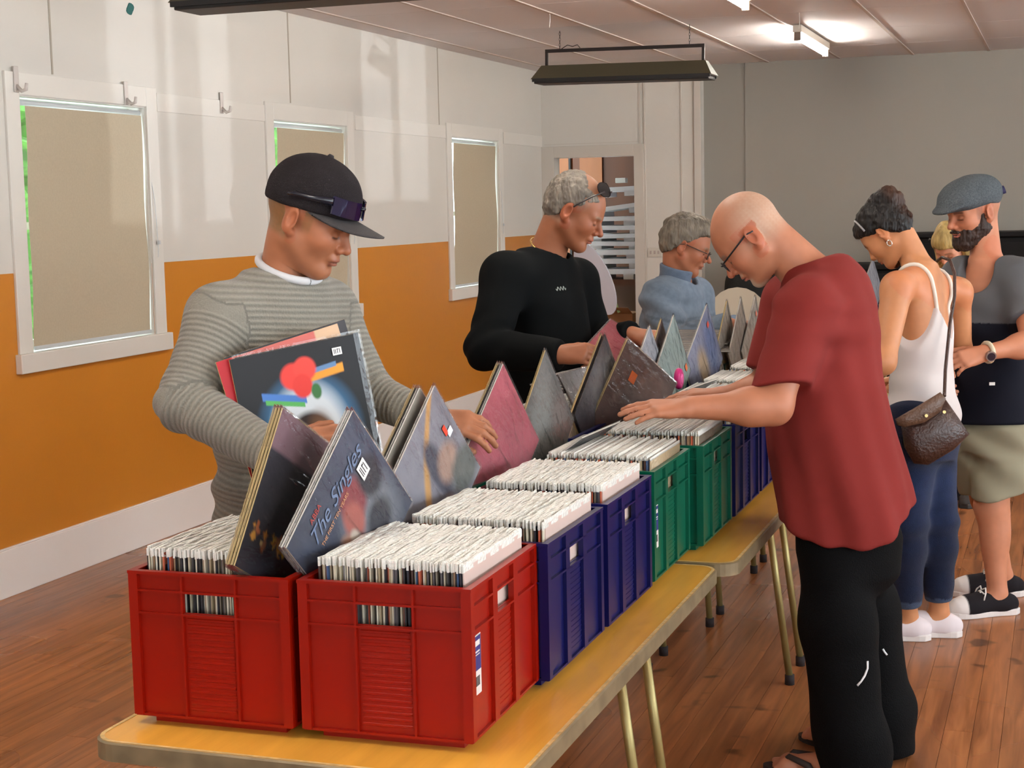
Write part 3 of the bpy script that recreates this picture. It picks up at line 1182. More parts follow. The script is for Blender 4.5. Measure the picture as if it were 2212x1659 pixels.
def crate_meshes():
    out = {}
    hw, hd, t = CW / 2 - 0.010, CD / 2 - 0.010, 0.004
    sh = MB()
    sh.box(-hw + 0.02, hw - 0.02, -hd + 0.02, hd - 0.02, 0, 0.016)          # inset foot
    sh.box(-hw, hw, -hd, hd, 0.016, 0.020)
    z0, z1, ha, hb = 0.020, CH - 0.002, 0.222, 0.262
    for s in (-1, 1):
        y0, y1 = sorted((s * hd, s * (hd - t)))
        third = CW / 6 * 0.98
        sh.box(-hw, -third, y0, y1, z0, z1).box(third, hw, y0, y1, z0, z1).box(-third, third, y0, y1, z0, ha).box(-third, third, y0, y1, hb, z1)
        x0, x1 = sorted((s * hw, s * (hw - t)))
        third = CD / 6 * 0.75
        sh.box(x0, x1, -hd, -third, z0, z1).box(x0, x1, third, hd, z0, z1).box(x0, x1, -third, third, z0, ha).box(x0, x1, -third, third, hb, z1)
    out['shell'] = sh
    r = MB()
    for s in (-1, 1):
        r.box(-CW / 2, CW / 2, *sorted((s * CD / 2, s * (CD / 2 - 0.014))), CH - 0.006, CH)
        r.box(*sorted((s * CW / 2, s * (CW / 2 - 0.014))), -CD / 2 + 0.014, CD / 2 - 0.014, CH - 0.006, CH)
    out['top_rim'] = r
    for nm, z in (('upper_rib', 0.2625), ('lower_rib', 0.219)):
        r = MB()
        for s in (-1, 1):
            r.box(-CW / 2 + .002, CW / 2 - .002, *sorted((s * (CD / 2 - .002), s * (CD / 2 - 0.0105))), z - .002, z + .002)
            r.box(*sorted((s * (CW / 2 - .002), s * (CW / 2 - 0.0105))), -CD / 2 + 0.010, CD / 2 - 0.010, z - .002, z + .002)
        out[nm] = r
    r = MB()
    for s in (-1, 1):
        r.box(-CW / 2 + .004, CW / 2 - .004, *sorted((s * (CD / 2 - .003), s * (CD / 2 - 0.0105))), 0.018, 0.023)
        r.box(*sorted((s * (CW / 2 - .003), s * (CW / 2 - 0.0105))), -CD / 2 + 0.010, CD / 2 - 0.010, 0.018, 0.023)
    out['base_rib'] = r
    out['corner_post'] = MB().box(-0.0095, 0.0095, -0.0095, 0.0095, 0.02, CH - 0.005)
    out['front_rib'] = MB().box(-0.0022, 0.0022, -0.0035, 0.0035, 0.02, CH - 0.006)
    out['side_rib'] = MB().box(-0.0045, 0.0045, -0.013, 0.013, 0.02, CH - 0.006)
    def ridged(half, off):
        prof = [(0.0, 0.030)]
        for k in range(16):
            z = 0.034 + k * 0.0115
            prof += [(0.0, z), (0.0015, z + 0.001), (0.0015, z + 0.005), (0.0, z + 0.006)]
        prof.append((0.0, 0.216))
        vs, fs = [], []
        for (d, z) in prof:
            vs += [(-half, -(off + 0.0004 + d), z), (half, -(off + 0.0004 + d), z)]
        for q in range(len(prof) - 1):
            fs.append((2 * q, 2 * q + 1, 2 * q + 3, 2 * q + 2))
        return MB().add(vs, fs)
    out['grip_panel'] = ridged(CW / 6 - .008, hd)
    out['side_grip_panel'] = ridged(CD / 6 * .68, hw)
    return out


_cm = crate_meshes()
CRATE = {}
for cn, cm in CM.items():
    CRATE[cn] = {}
    for k, mb in _cm.items():
        o = mb.build(k, cm, bevel=0)
        CRATE[cn][k] = o.data
        bpy.data.objects.remove(o)

m_lblue = mat('sticker_blue', (44, 52, 120), rough=0.3)
m_lwhite = mat('sticker_white', (222, 214, 210), rough=0.35)
m_ink = mat('sticker_ink', (50, 44, 48), rough=0.5)


def crate(xc, yc, col, label, rz=0.0, sticker=0):
    e = empty('record_crate', (xc, yc, TZ), rz)
    tag(e, label, 'crate', 'plastic record crates on the tables')
    M = CRATE[col]
    for k in ('shell', 'top_rim', 'upper_rib', 'lower_rib', 'base_rib'):
        inst(k, M[k], e)
    for q in range(2):
        inst('grip_panel', M['grip_panel'], e, rot=(0, 0, q * math.pi))
        inst('side_grip_panel', M['side_grip_panel'], e, rot=(0, 0, math.pi / 2 + q * math.pi))
    for sx in (-1, 1):
        for sy in (-1, 1):
            inst('corner_post', M['corner_post'], e, (sx * (CW / 2 - 0.0105), sy * (CD / 2 - 0.0105), 0))
        for sy in (-1, 1):
            inst('front_rib', M['front_rib'], e, (sx * CW / 6, sy * (CD / 2 - 0.0068), 0))
            inst('side_rib', M['side_rib'], e, (sx * (CW / 2 - 0.0065), sy * CD / 6 * 0.92, 0))
    if sticker:
        x = CW / 2 - 0.0098
        y, z0, z1 = -0.150, 0.095, 0.205
        s = MB().box(x, x + 0.0012, y - 0.020, y + 0.020, z0, z1).build('sticker', m_lwhite, e)
        b = MB()
        b.box(x + .0012, x + 0.0016, y - 0.0185, y + 0.0185, z0 + 0.045, z1 - 0.002)
        b.build('blue_panel', m_lblue, s)
        t = MB()
        t.box(x + .0016, x + 0.0019, y - 0.013, y + 0.013, z1 - 0.020, z1 - 0.010)
        t.box(x + .0016, x + 0.0019, y - 0.014, y + 0.012, z1 - 0.032, z1 - 0.029)
        t.box(x + .0016, x + 0.0019, y - 0.010, y + 0.012, z1 - 0.037, z1 - 0.035)
        t.build('printed_lines', m_lwhite, s)
        t = MB()
        for k in range(9):
            yy = y - 0.012 + k * 0.0027
            t.box(x + .0012, x + 0.0016, yy, yy + (0.0008, 0.0016)[k % 2], z0 + 0.016, z0 + 0.034)
        t.build('barcode', m_ink, s)
    return e


XR, XL = -1.150, -1.500
crates = [
    (XL, 2.715, 'red', 'red crate at the near end of the left row, half full of records', 0.012, 0),
    (XR, 2.725, 'red', 'red crate at the near right corner with a blue and white sticker on its side', 0.022, 1),
    (XR + 0.020, 3.120, 'blue', 'blue crate right behind the red one in the right row', 0.0, 0),
    (XR + 0.022, 3.548, 'blue', 'second blue crate of the right row, just before the green ones', 0.0, 0),
    (XR + 0.018, 3.990, 'green', 'nearer green crate of the right row with a narrow sticker', 0.0, 1),
    (XR + 0.046, 4.430, 'green', 'farther green crate of the right row at the start of the second table', 0.0, 0),
    (XR + 0.050, 4.862, 'blue', 'blue crate tucked behind the farther green crate beside the red shirt', 0.0, 0),
    (XR + 0.05, 5.30, 'blue', 'blue crate in the right row hidden behind the man in red', 0.0, 0),
    (XR + 0.05, 5.74, 'green', 'green crate in the right row past the man in red', 0.0, 0),
    (XR + 0.05, 6.20, 'blue', 'far blue crate in the right row on the last table', 0.0, 0),
    (XL, 3.14, 'blue', 'second crate of the left row, below the hands of the man in the cap', 0.0, 0),
    (XL, 3.58, 'green', 'third crate of the left row, behind the pink topped record', 0.0, 0),
    (XL, 4.05, 'green', 'fourth crate of the left row, behind the grey corner record', 0.0, 0),
    (XL, 4.50, 'blue', 'fifth crate of the left row, near the man in black', 0.0, 0),
    (XL, 4.95, 'blue', 'sixth crate of the left row, in front of the man in black', 0.0, 0),
    (XL, 5.55, 'green', 'seventh crate of the left row past the man in black', 0.0, 0),
    (XL, 6.15, 'blue', 'eighth crate of the left row by the man in denim', 0.0, 0),
    (XL, 6.65, 'green', 'last crate of the left row under the denim sleeve', 0.0, 0),
]
CR_OBJ = [crate(*c) for c in crates]

# ------------------------------------------------------------------ upright records in plastic sleeves
m_spine = mat('record_cover_spine', rough=0.45, objcol=True)
m_sl = mat('sleeve_edge_plastic', (240, 238, 230), rough=0.22, spec=0.6, noise=(90, 0.05), bump=(160, 0.4))
m_face = mat('sleeved_cover_face', (196, 172, 166), rough=0.22, noise=(6, 0.12))
RH, RL = 0.314, 0.320
rec_variants = []
for k in range(5):
    mb = MB()
    mb.box(-0.0016, 0.0016, -RL / 2, RL / 2, 0, RH - 0.004, 0)
    # the open top of the sleeve, a thin crinkled fin of film
    n = 10
    zt = RH + 0.003 + 0.0010 * k / 2
    vs, fs = [], []
    for j in range(n + 1):
        y = -RL / 2 - 0.002 + (RL + 0.004) * j / n
        zz = zt + 0.0018 * math.sin(j * 1.9 + k * 2.3)
        dx = 0.0006 * math.sin(j * 2.7 + k)
        vs += [(-0.0018 + dx, y, RH - 0.012), (-0.0017 + dx, y, zz), (0.0017 + dx, y, zz - 0.0006), (0.0018 + dx, y, RH - 0.012)]
    for j in range(n):
        c = 4 * j
        fs += [(c, c + 1, c + 5, c + 4), (c + 1, c + 2, c + 6, c + 5), (c + 2, c + 3, c + 7, c + 6)]
    fs += [(3, 2, 1, 0), (4 * n, 4 * n + 1, 4 * n + 2, 4 * n + 3)]
    mb.add(vs, fs, 1)
    o = mb.build('record', [m_spine, m_sl])
    rec_variants.append(o.data)
    bpy.data.objects.remove(o)
SPINES = [(34, 30, 32), (60, 56, 58), (196, 184, 158), (222, 212, 190), (120, 110, 96), (150, 120, 92), (90, 84, 86), (236, 230, 214), (70, 46, 40), (60, 84, 120), (168, 150, 120), (40, 40, 48), (190, 96, 70), (212, 200, 176)]
REC_N = [0]


def fill(xc, yc, x0, x1, label, group, pitch=0.0037, dz=0.017):
    x = x0
    while x < x1:
        p = pitch * random.uniform(0.8, 1.25)
        o = inst('record', random.choice(rec_variants), None, (xc + x, yc + random.uniform(-0.004, 0.004), TZ + dz + random.uniform(0, 0.003)),
                 (random.uniform(-.006, .006), random.uniform(-0.012, 0.012), random.uniform(-.006, .006)), (p / pitch * 0.93, 1, 1))
        c = random.choice(SPINES)
        o.color = rgba(c)
        tag(o, label, 'record', group)
        REC_N[0] += 1
        x += p
    o.color = rgba((206, 182, 172))


fill(XL, 2.715, -0.148, 0.055, 'plastic sleeved record packed upright in the left red crate', 'records in the left red crate')
fill(XR, 2.725, -0.135, 0.148, 'plastic sleeved record packed upright in the right red crate', 'records in the right red crate')
fill(XR + 0.02, 3.120, -0.135, 0.148, 'plastic sleeved record packed upright in the blue crate behind the red one', 'records in the first blue crate')
fill(XR + 0.022, 3.548, -0.130, 0.148, 'plastic sleeved record packed upright in the second blue crate', 'records in the second blue crate')

# the records of the remaining crates, joined
V, F, C = [], [], []


def rec_stuff(xc, yc, x0, x1, pitch=0.0040, tilt=0.0):
    x = x0
    while x < x1:
        p = pitch * random.uniform(0.8, 1.25)
        t = p * 0.42
        yo = yc + random.uniform(-.004, .004)
        zb = TZ + 0.017
        col = lin(random.choice(SPINES))
        wht = lin((228, 226, 218)) * random.uniform(0.85, 1.05)
        zt = zb + RH + random.uniform(-0.004, 0.006)
        sk = random.uniform(-.003, .003) + tilt
        for (za, zc, cc, tt) in ((zb, zb + RH - 0.010, col, t), (zb + RH - 0.010, zt, wht, t * 0.8)):
            b = len(V)
            for z in (za, zc):
                dx = sk * (z - zb) / RH
                for (sx, sy) in ((-1, -1), (1, -1), (1, 1), (-1, 1)):
                    V.append((xc + x + dx + sx * tt, yo + sy * RL / 2, z))
                    C.append(cc)
            F.extend([(b, b + 3, b + 2, b + 1), (b + 4, b + 5, b + 6, b + 7), (b, b + 1, b + 5, b + 4), (b + 1, b + 2, b + 6, b + 5), (b + 2, b + 3, b + 7, b + 6), (b + 3, b, b + 4, b + 7)])
        x += p


for (xc, yc, *_r) in crates[4:10]:
    rec_stuff(xc, yc, -0.125, 0.148)
for i, (xc, yc, *_r) in enumerate(crates[10:]):
    rec_stuff(xc, yc, -0.148, 0.095 if i else 0.03)
o = np_mesh('records', np.array(V), np.array(F), mat('record_mass', vcol=True, rough=0.25, spec=0.6, bump=(90, 0.35)), col=np.array(C), smooth=False)
tag(o, 'rows of plastic sleeved records filling the farther crates', 'records', kind='stuff')

# ------------------------------------------------------------------ clear plastic film
m_film = bpy.data.materials.new('clear_film')
m_film.use_nodes = True
nt = m_film.node_tree
for n in list(nt.nodes):
    if n.type == 'BSDF_PRINCIPLED':
        nt.nodes.remove(n)
_t = nt.nodes.new('ShaderNodeBsdfTransparent')
_t.inputs['Color'].default_value = (0.97, 0.97, 0.97, 1)
_g = nt.nodes.new('ShaderNodeBsdfGlossy')
_g.inputs['Roughness'].default_value = 0.08
_d = nt.nodes.new('ShaderNodeBsdfDiffuse')
_d.inputs['Color'].default_value = (0.75, 0.75, 0.78, 1)
_fr = nt.nodes.new('ShaderNodeFresnel')
_fr.inputs['IOR'].default_value = 1.5
_tc = nt.nodes.new('ShaderNodeTexCoord')
_mp = nt.nodes.new('ShaderNodeMapping')
_mp.inputs['Scale'].default_value = (1, 5, 2.0)
_mp.inputs['Rotation'].default_value = (0.7, 0, 0)
_n = nt.nodes.new('ShaderNodeTexNoise')
_n.inputs['Scale'].default_value = 5.0
_n.inputs['Detail'].default_value = 3
_b = nt.nodes.new('ShaderNodeBump')
_b.inputs['Strength'].default_value = 0.75
_b.inputs['Distance'].default_value = 0.02
nt.links.new(_tc.outputs['Object'], _mp.inputs['Vector'])
nt.links.new(_mp.outputs[0], _n.inputs['Vector'])
nt.links.new(_n.outputs['Fac'], _b.inputs['Height'])
nt.links.new(_b.outputs[0], _g.inputs['Normal'])
nt.links.new(_b.outputs[0], _fr.inputs['Normal'])
_m0 = nt.nodes.new('ShaderNodeMixShader')
_m0.inputs[0].default_value = 0.03
nt.links.new(_t.outputs[0], _m0.inputs[1])
nt.links.new(_d.outputs[0], _m0.inputs[2])
_m1 = nt.nodes.new('ShaderNodeMixShader')
_ml = nt.nodes.new('ShaderNodeMath')
_ml.operation = 'MULTIPLY_ADD'
_ml.inputs[1].default_value = 0.75
_ml.inputs[2].default_value = 0.01
nt.links.new(_fr.outputs[0], _ml.inputs[0])
nt.links.new(_ml.outputs[0], _m1.inputs[0])
nt.links.new(_m0.outputs[0], _m1.inputs[1])
nt.links.new(_g.outputs[0], _m1.inputs[2])
nt.links.new(_m1.outputs[0], nt.nodes['Material Output'].inputs['Surface'])

m_cover = mat('printed_cover', vcol=True, rough=0.45, spec=0.22)
m_card = mat('cover_card_edge', (214, 186, 128), rough=0.7)
m_cardd = mat('cover_card_dark', (44, 36, 34), rough=0.7)
m_cardw = mat('cover_card_white', (226, 222, 212), rough=0.6)
LP = 0.314


def cover_mesh(paint, n=72, edge=None, t=0.0035):
    """printed square in the local y-z plane, facing +x; u -> +y, v -> +z before turning"""
    g = np.linspace(-0.5, 0.5, n + 1)
    U, W = np.meshgrid(g, g, indexing='ij')
    u, v = U.ravel(), W.ravel()
    V = np.stack([np.full_like(u, t / 2), u * LP, v * LP], 1)
    ii = np.arange((n + 1) * (n + 1)).reshape(n + 1, n + 1)
    F = np.stack([ii[:-1, :-1], ii[1:, :-1], ii[1:, 1:], ii[:-1, 1:]], -1).reshape(-1, 4)
    C = paint(u + 0.5, v + 0.5)
    return V, F, C


def blob(u, v, cu, cv, ru, rv, soft=0.25):
    d = np.sqrt(((u - cu) / ru) ** 2 + ((v - cv) / rv) ** 2)
    return np.clip((1 - d) / soft + 0.5, 0, 1)


class Paint:
    def __init__(self, u, v, base):
        self.u, self.v = u, v
        self.c = np.tile(lin(base), (len(u), 1))

    def mix(self, w, col):
        w = np.clip(w, 0, 1)[:, None]
        self.c = self.c * (1 - w) + lin(col) * w
        return self

    def blob(self, col, *a, amt=1.0):
        return self.mix(amt * blob(self.u, self.v, *a), col)

    def nz(self, sc, seed, amt=0.15):
        P = np.stack([self.u, self.v, np.full_like(self.u, seed * 0.37)], 1)
        self.c = self.c * (1 + amt * wob(P, sc, seed))[:, None]
        return self


def lp(name, M, paint, label, group=None, edge=None, sleeve=True, n=72, sticker=None, margin=0.006, cat='record'):
    """one sleeved record; M world matrix of the cover frame (x normal, y right, z up)"""
    e = empty(name)
    e.matrix_world = M
    tag(e, label, cat, group)
    V, F, C = cover_mesh(paint, n)
    np_mesh('cover', V, F, m_cover, e, col=C, smooth=False)
    h, t = LP / 2, 0.00175
    mb = MB().add([(-t, -h, -h), (-t, h, -h), (-t, h, h), (-t, -h, h), (t, -h, -h), (t, h, -h), (t, h, h), (t, -h, h)],
                  [(0, 3, 2, 1), (0, 1, 5, 4), (1, 2, 6, 5), (2, 3, 7, 6), (3, 0, 4, 7)])
    mb.build('card', edge or m_card, e)
    if sleeve:
        h2, t2 = LP / 2 + margin, 0.0031
        s = MB()
        k = 8
        vs, fs = [], []
        for side in (1, -1):
            b = len(vs)
            for i in range(k + 1):
                for j in range(k + 1):
                    y, z = -h2 + 2 * h2 * i / k, -h2 + 2 * h2 * j / k
                    edge_ = min(i, k - i, j, k - j) == 0
                    vs.append((side * (0.0024 if edge_ else t2 + 0.0006 * math.sin(i * 1.7 + j * 2.9)), y, z))
            for i in range(k):
                for j in range(k):
                    q = (b + i * (k + 1) + j, b + (i + 1) * (k + 1) + j, b + (i + 1) * (k + 1) + j + 1, b + i * (k + 1) + j + 1)
                    fs.append(q if side == 1 else q[::-1])
        s.add(vs, fs).build('plastic_sleeve', m_film, e, smooth=True)
    if sticker:
        for (su, sv, sw, sh, col, marks) in sticker:
            y, z = (su - 0.5) * LP, (sv - 0.5) * LP
            st = MB().box(0.0045, 0.0049, y - sw / 2, y + sw / 2, z - sh / 2, z + sh / 2).build('price_sticker', mat('sticker_%d_%d_%d' % tuple(col), col, rough=0.5), e)
            if marks:
                mk = MB()
                for (a, b_, c_, d_) in marks:
                    mk.box(0.0049, 0.0051, y + a * sw, y + b_ * sw, z + c_ * sh, z + d_ * sh)
                mk.build('handwriting', m_ink, st)
    return e


def turned(xc, yc, zc, rz=0.0, lean=0.0, spin=45.0):
    """a cover standing on its corner, facing +x"""
    return Matrix.Translation((xc, yc, zc)) @ Matrix.Rotation(rz, 4, 'Z') @ Matrix.Rotation(lean, 4, 'Y') @ Matrix.Rotation(math.radians(spin), 4, 'X')


def shift(M, d):
    return M @ Matrix.Translation((d, 0, 0))


def text(name, body, parent, size, loc, m, shear=0.0, align='LEFT', rot=(math.pi / 2, 0, math.pi / 2)):
    c = bpy.data.curves.new(name, 'FONT')
    c.body = body
    c.size = size
    c.shear = shear
    c.extrude = 0.0002
    c.align_x = align
    c.materials.append(m)
    t = bpy.data.objects.new(name, c)
    COL.objects.link(t)
    bpy.context.view_layer.update()
    me = bpy.data.meshes.new_from_object(t.evaluated_get(bpy.context.evaluated_depsgraph_get()))
    bpy.data.objects.remove(t)
    o = inst(name, me, parent, loc, rot)
    return o


WHITE_TAG = [(-.35, -.28, -.3, .3), (-.2, -.13, -.3, .3), (-.02, .2, .2, .3), (.0, .07, -.3, .3), (.25, .32, -.3, .3)]


def P_black_gold(u, v):
    p = Paint(u, v, (30, 26, 36)).nz(6, 1, 0.25)
    p.mix(np.clip((u - 0.74) / 0.02, 0, 1), (132, 98, 106))  # pinkish band: reflection on the plastic sleeve, painted into the cover
    rg = np.random.default_rng(11)
    cols = [(226, 150, 40), (246, 190, 50), (226, 190, 120), (214, 150, 50), (180, 96, 40)]
    for cv in (.90, .80, .69, .58, .47, .36):
        for _ in range(5):
            p.blob(cols[rg.integers(5)], .23 + rg.normal() * .035, cv + rg.normal() * .025, .012 + .03 * rg.random(), .01 + .022 * rg.random(), .4)
        p.blob((30, 26, 36), .22 + rg.normal() * .03, cv + rg.normal() * .02, .012, .02, .4)
    return p.c


def P_singles(u, v):
    p = Paint(u, v, (70, 76, 96)).nz(5, 2, 0.18)
    p.blob((150, 152, 158), .62, .30, .30, .34, .6, amt=.7)
    p.blob((156, 70, 76), .60, .60, .14, .16, .4)
    p.blob((190, 104, 92), .52, .50, .10, .14, .5)
    p.blob((204, 150, 120), .36, .36, .09, .16, .5)
    p.blob((222, 206, 190), .45, .38, .05, .10, .4)
    p.blob((216, 186, 150), .30, .24, .07, .10, .4)
    p.blob((60, 60, 70), .70, .26, .14, .14, .5)
    p.blob((54, 52, 62), .82, .56, .12, .16, .5)
    p.blob((190, 120, 110), .14, .30, .10, .12, .5, amt=.8)
    return p.nz(40, 5, .05).c


def P_amber(u, v):
    p = Paint(u, v, (152, 148, 158)).nz(5, 3, .12)
    p.mix(np.clip(1 - np.abs(u - v + 0.10 - 0.05 * np.sin(6 * v)) / .07, 0, 1) * 1.6, (222, 168, 104))
    p.blob((224, 140, 70), .12, .20, .18, .12, .5)
    p.blob((84, 82, 96), .62, .52, .10, .30, .4)
    p.blob((186, 150, 134), .74, .44, .14, .16, .5)
    p.blob((110, 112, 108), .86, .20, .20, .18, .5)
    p.blob((176, 150, 140), .50, .16, .12, .12, .5)
    return p.nz(30, 6, .08).c


def P_pink(u, v):
    p = Paint(u, v, (186, 88, 100)).nz(7, 4, .10)
    p.mix(np.clip((1.05 - u - v) / .5, 0, 1) * .5, (206, 132, 140))
    return p.nz(50, 4, .04).c


def P_grey(u, v):
    p = Paint(u, v, (112, 110, 106)).nz(9, 5, .16)
    p.mix(np.clip((0.55 - u - v) / .1, 0, 1), (34, 84, 64))
    p.blob((150, 148, 144), .6, .7, .25, .2, .8, amt=.6)
    p.blob((130, 108, 104), .8, .3, .2, .2, .8, amt=.6)
    return p.nz(60, 5, .06).c


def P_dim(u, v):
    return Paint(u, v, (92, 90, 96)).nz(8, 7, .25).blob((170, 170, 176), .6, .7, .3, .3, .9, amt=.7).nz(45, 3, .1).c


def P_brown(u, v):
    p = Paint(u, v, (112, 88, 82)).nz(7, 8, .14)
    p.mix(np.clip((0.62 - u - v) / .15, 0, 1), (128, 120, 108))
    p.blob((150, 110, 98), .75, .35, .15, .3, .8, amt=.6)
    return p.nz(40, 9, .08).c


def P_pale(u, v):
    return Paint(u, v, (176, 176, 184)).nz(8, 9, .15).nz(50, 2, .06).c


def P_mint(u, v):
    p = Paint(u, v, (150, 164, 158)).nz(6, 10, .12)
    p.mix(np.clip((0.85 - u - v) / .4, 0, 1), (176, 200, 184))
    p.mix(np.clip((0.40 - u - v) / .2, 0, 1), (112, 140, 136))
    return p.nz(40, 3, .07).c


def P_violet(u, v):
    p = Paint(u, v, (150, 152, 178)).nz(6, 11, .15)
    p.blob((206, 176, 140), .45, .45, .14, .3, .7)
    p.blob((120, 140, 190), .8, .5, .15, .4, .8)
    return p.nz(30, 6, .08).c


def P_cream(u, v):
    return Paint(u, v, (188, 178, 164)).nz(9, 12, .12).blob((120, 110, 104), .5, .4, .2, .3, .9, amt=.4).nz(40, 6, .08).c


G = 'records stood on a corner between the crate rows'
ST_W = [(0.80, 0.66, 0.030, 0.040, (226, 222, 220), WHITE_TAG)]
# two nearest
M = turned(-1.400, 2.711, 1.088, -0.12, 0.04, 60)
lp('display_record', shift(M, -0.014), P_grey, 'tan edged record just behind the black and gold cover', G, m_card)
lp('display_record', shift(M, -0.007), P_brown, 'record sandwiched directly behind the black and gold cover', G, m_card)
lp('display_record', M, P_black_gold, 'black cover with yellow flecks stood on its corner above the left red crate', G, m_card)
M = turned(-1.300, 2.738, 1.068, -0.14, 0.05, 46)
lp('display_record', shift(M, -0.010), P_pale, 'white edged record behind the slate cover with handwritten title', G, m_cardw)
r2 = lp('display_record', M, P_singles, 'slate blue cover with script title and white price tag stood on its corner', G, m_cardw, sticker=ST_W, n=110)
m_tw = mat('title_print', (104, 120, 150), rough=0.4)
m_tr = mat('title_red', (176, 70, 62), rough=0.4)
m_to = mat('title_tan', (206, 150, 110), rough=0.4)
text('title_lettering', 'The Singles', r2, 0.050, (0.0042, -0.112, 0.078), m_tw, shear=0.4)
text('title_lettering', 'ABBA', r2, 0.018, (0.0042, -0.084, 0.120), m_tr)
text('title_lettering', 'THE FIRST TEN YEARS', r2, 0.0125, (0.0042, -0.092, 0.058), m_to)
# second pair
M = turned(-1.345, 3.175, 1.062, -0.13, 0.07, 47)
lp('display_record', shift(M, -0.012), P_grey, 'cream edged record at the back of the leaning pair', G, m_card)
lp('display_record', shift(M, -0.006), P_dim, 'dark edged record in the middle of the leaning pair', G, m_cardd)
lp('display_record', M, P_cream, 'pale record showing its silver edge behind the amber streaked cover', G, m_cardw)
M = turned(-1.312, 3.180, 1.066, -0.13, 0.06, 46)
lp('display_record', M, P_amber, 'grey cover with an amber streak and a small red sticker', G, m_cardw, sticker=[(0.86, 0.66, 0.012, 0.030, (226, 60, 30), None), (0.90, 0.60, 0.020, 0.020, (235, 236, 244), None)])
# pink
M = turned(-1.325, 3.664, 1.064, -0.12, 0.05, 45)
lp('display_record', shift(M, -0.013), P_brown, 'tan edged record behind the pink cover', G, m_card)
lp('display_record', shift(M, -0.007), P_dim, 'dark edged record right behind the pink cover', G, m_cardd)
lp('display_record', M, P_pink, 'dusty pink cover stood on its corner', G, m_cardw)
# grey
M = turned(-1.325, 4.020, 1.066, -0.06, 0.03, 46)
lp('display_record', M, P_grey, 'grey cover with a green foot stood on its corner beside the pink one', G, m_card)
# next trio
M = turned(-1.345, 4.650, 1.056, -0.10, 0.06, 45)
lp('display_record', shift(M, -0.012), P_brown, 'brown edged record behind the silvery cover near the black sweater', G, m_card)
lp('display_record', M, P_dim, 'silvery grey cover stood on its corner near the black sweater', G, m_cardd)
M = turned(-1.275, 4.760, 1.045, -0.42, 0.10, 58)
lp('display_record', M, P_brown, 'brown cover with a bright orange sticker stood on its corner', G, m_card, sticker=[(0.72, 0.70, 0.034, 0.034, (206, 96, 30), None)])
M = turned(-1.36, 5.27, 1.035, -0.10, 0.05, 45)
lp('display_record', M, P_pale, 'pale lilac cover peeking out behind the brown one', G, m_cardw)
M = turned(-1.365, 5.455, 1.045, -0.05, 0.05, 45)
lp('display_record', M, P_brown, 'gold edged record behind the mint green cover', G, m_card)
M = turned(-1.325, 5.480, 1.058, -0.08, 0.05, 45)
lp('display_record', M, P_mint, 'mint green cover with an orange corner sticker stood on its corner', G, m_cardw, sticker=[(0.90, 0.18, 0.018, 0.030, (230, 120, 70), None)])
M = turned(-1.305, 5.930, 1.066, -0.12, 0.05, 43)
lp('display_record', M, P_violet, 'lilac cover with a small red sticker near the far end of the row', G, m_cardw, sticker=[(0.85, 0.80, 0.018, 0.024, (220, 84, 70), None)])
M = turned(-1.335, 6.500, 1.045, -0.02, 0.02, 45)
lp('display_record', M, P_cream, 'yellow edged record standing on its corner by the denim sleeve', G, m_card)
M = turned(-1.300, 6.620, 1.050, -0.02, 0.02, 45)
lp('display_record', M, P_cream, 'beige cover standing on its corner just right of the yellow edged one', G, m_cardw)
M = turned(-1.280, 6.830, 1.045, -0.05, 0.03, 45)
lp('display_record', M, P_cream, 'farthest cover standing on its corner, against the red sleeve', G, m_cardw, sticker=[(0.85, 0.80, 0.018, 0.024, (220, 120, 90), None)])


# ------------------------------------------------------------------ people
m_skin = mat('skin', vcol=True, rough=0.50, spec=0.40)
m_hair = mat('hair', vcol=True, rough=0.55, spec=0.35, bump=(90, 0.9, (1, 1, 0.25)), noise=(60, 0.25, (1, 1, 0.2)))
m_cotton = mat('cotton', vcol=True, rough=0.85, spec=0.2)
m_denim = mat('denim', vcol=True, rough=0.85, spec=0.2, bump=(500, 0.5), noise=(45, 0.10), sheen=0.1)
m_wool = mat('soft_knit', vcol=True, rough=0.95, spec=0.1)
CAMH_ = np.array([-CF[0], -CF[1], 0.0])
CAMH_ = CAMH_ / np.linalg.norm(CAMH_)
RH_ = np.array([CR[0], CR[1], 0.0])
RH_ = RH_ / np.linalg.norm(RH_)
ZV = np.array([0, 0, 1.0])


def facing(right, cam, pitch_deg=0.0):
    """direction by how far it points to picture right and to the camera, pitched down"""
    h = unit(right * RH_ + cam * CAMH_)
    p = math.radians(pitch_deg)
    return math.cos(p) * h - math.sin(p) * ZV


def rot_to(v, P):
    return v


BARE = []


class Fig:
    """pelvis, neck: spine ends; f: chest facing (horizontal)"""

    def __init__(self, pelvis, neck, f):
        self.pelvis, self.neck = np.asarray(pelvis, float), np.asarray(neck, float)
        self.w = unit(self.neck - self.pelvis)
        f = np.asarray(f, float)
        self.v = unit(f - self.w * (f @ self.w))
        self.u = np.cross(self.w, self.v)            # to the person's left
        self.L = float(np.linalg.norm(self.neck - self.pelvis))

    def pt(self, t, u=0.0, v=0.0):
        return self.pelvis + self.w * (t * self.L) + self.u * u + self.v * v

    def loft(self, ts, A, B, CV=None, **k):
        ts = [t * self.L for t in ts]
        return p_loft(self.pelvis, self.w, self.u, self.v, ts, A, B, None, CV, **k)


def arm(S, sh, el, wr, r=(0.055, 0.045, 0.030), k=0.03, up_k=0.04):
    S.add(p_cone(sh, el, r[0], r[1]), up_k)
    fm = np.asarray(el) * 0.72 + np.asarray(wr) * 0.28
    S.add(p_cone(el, wr, r[1], r[2]), k)
    S.add(p_ball(fm, r[1] * 1.05), 0.04)


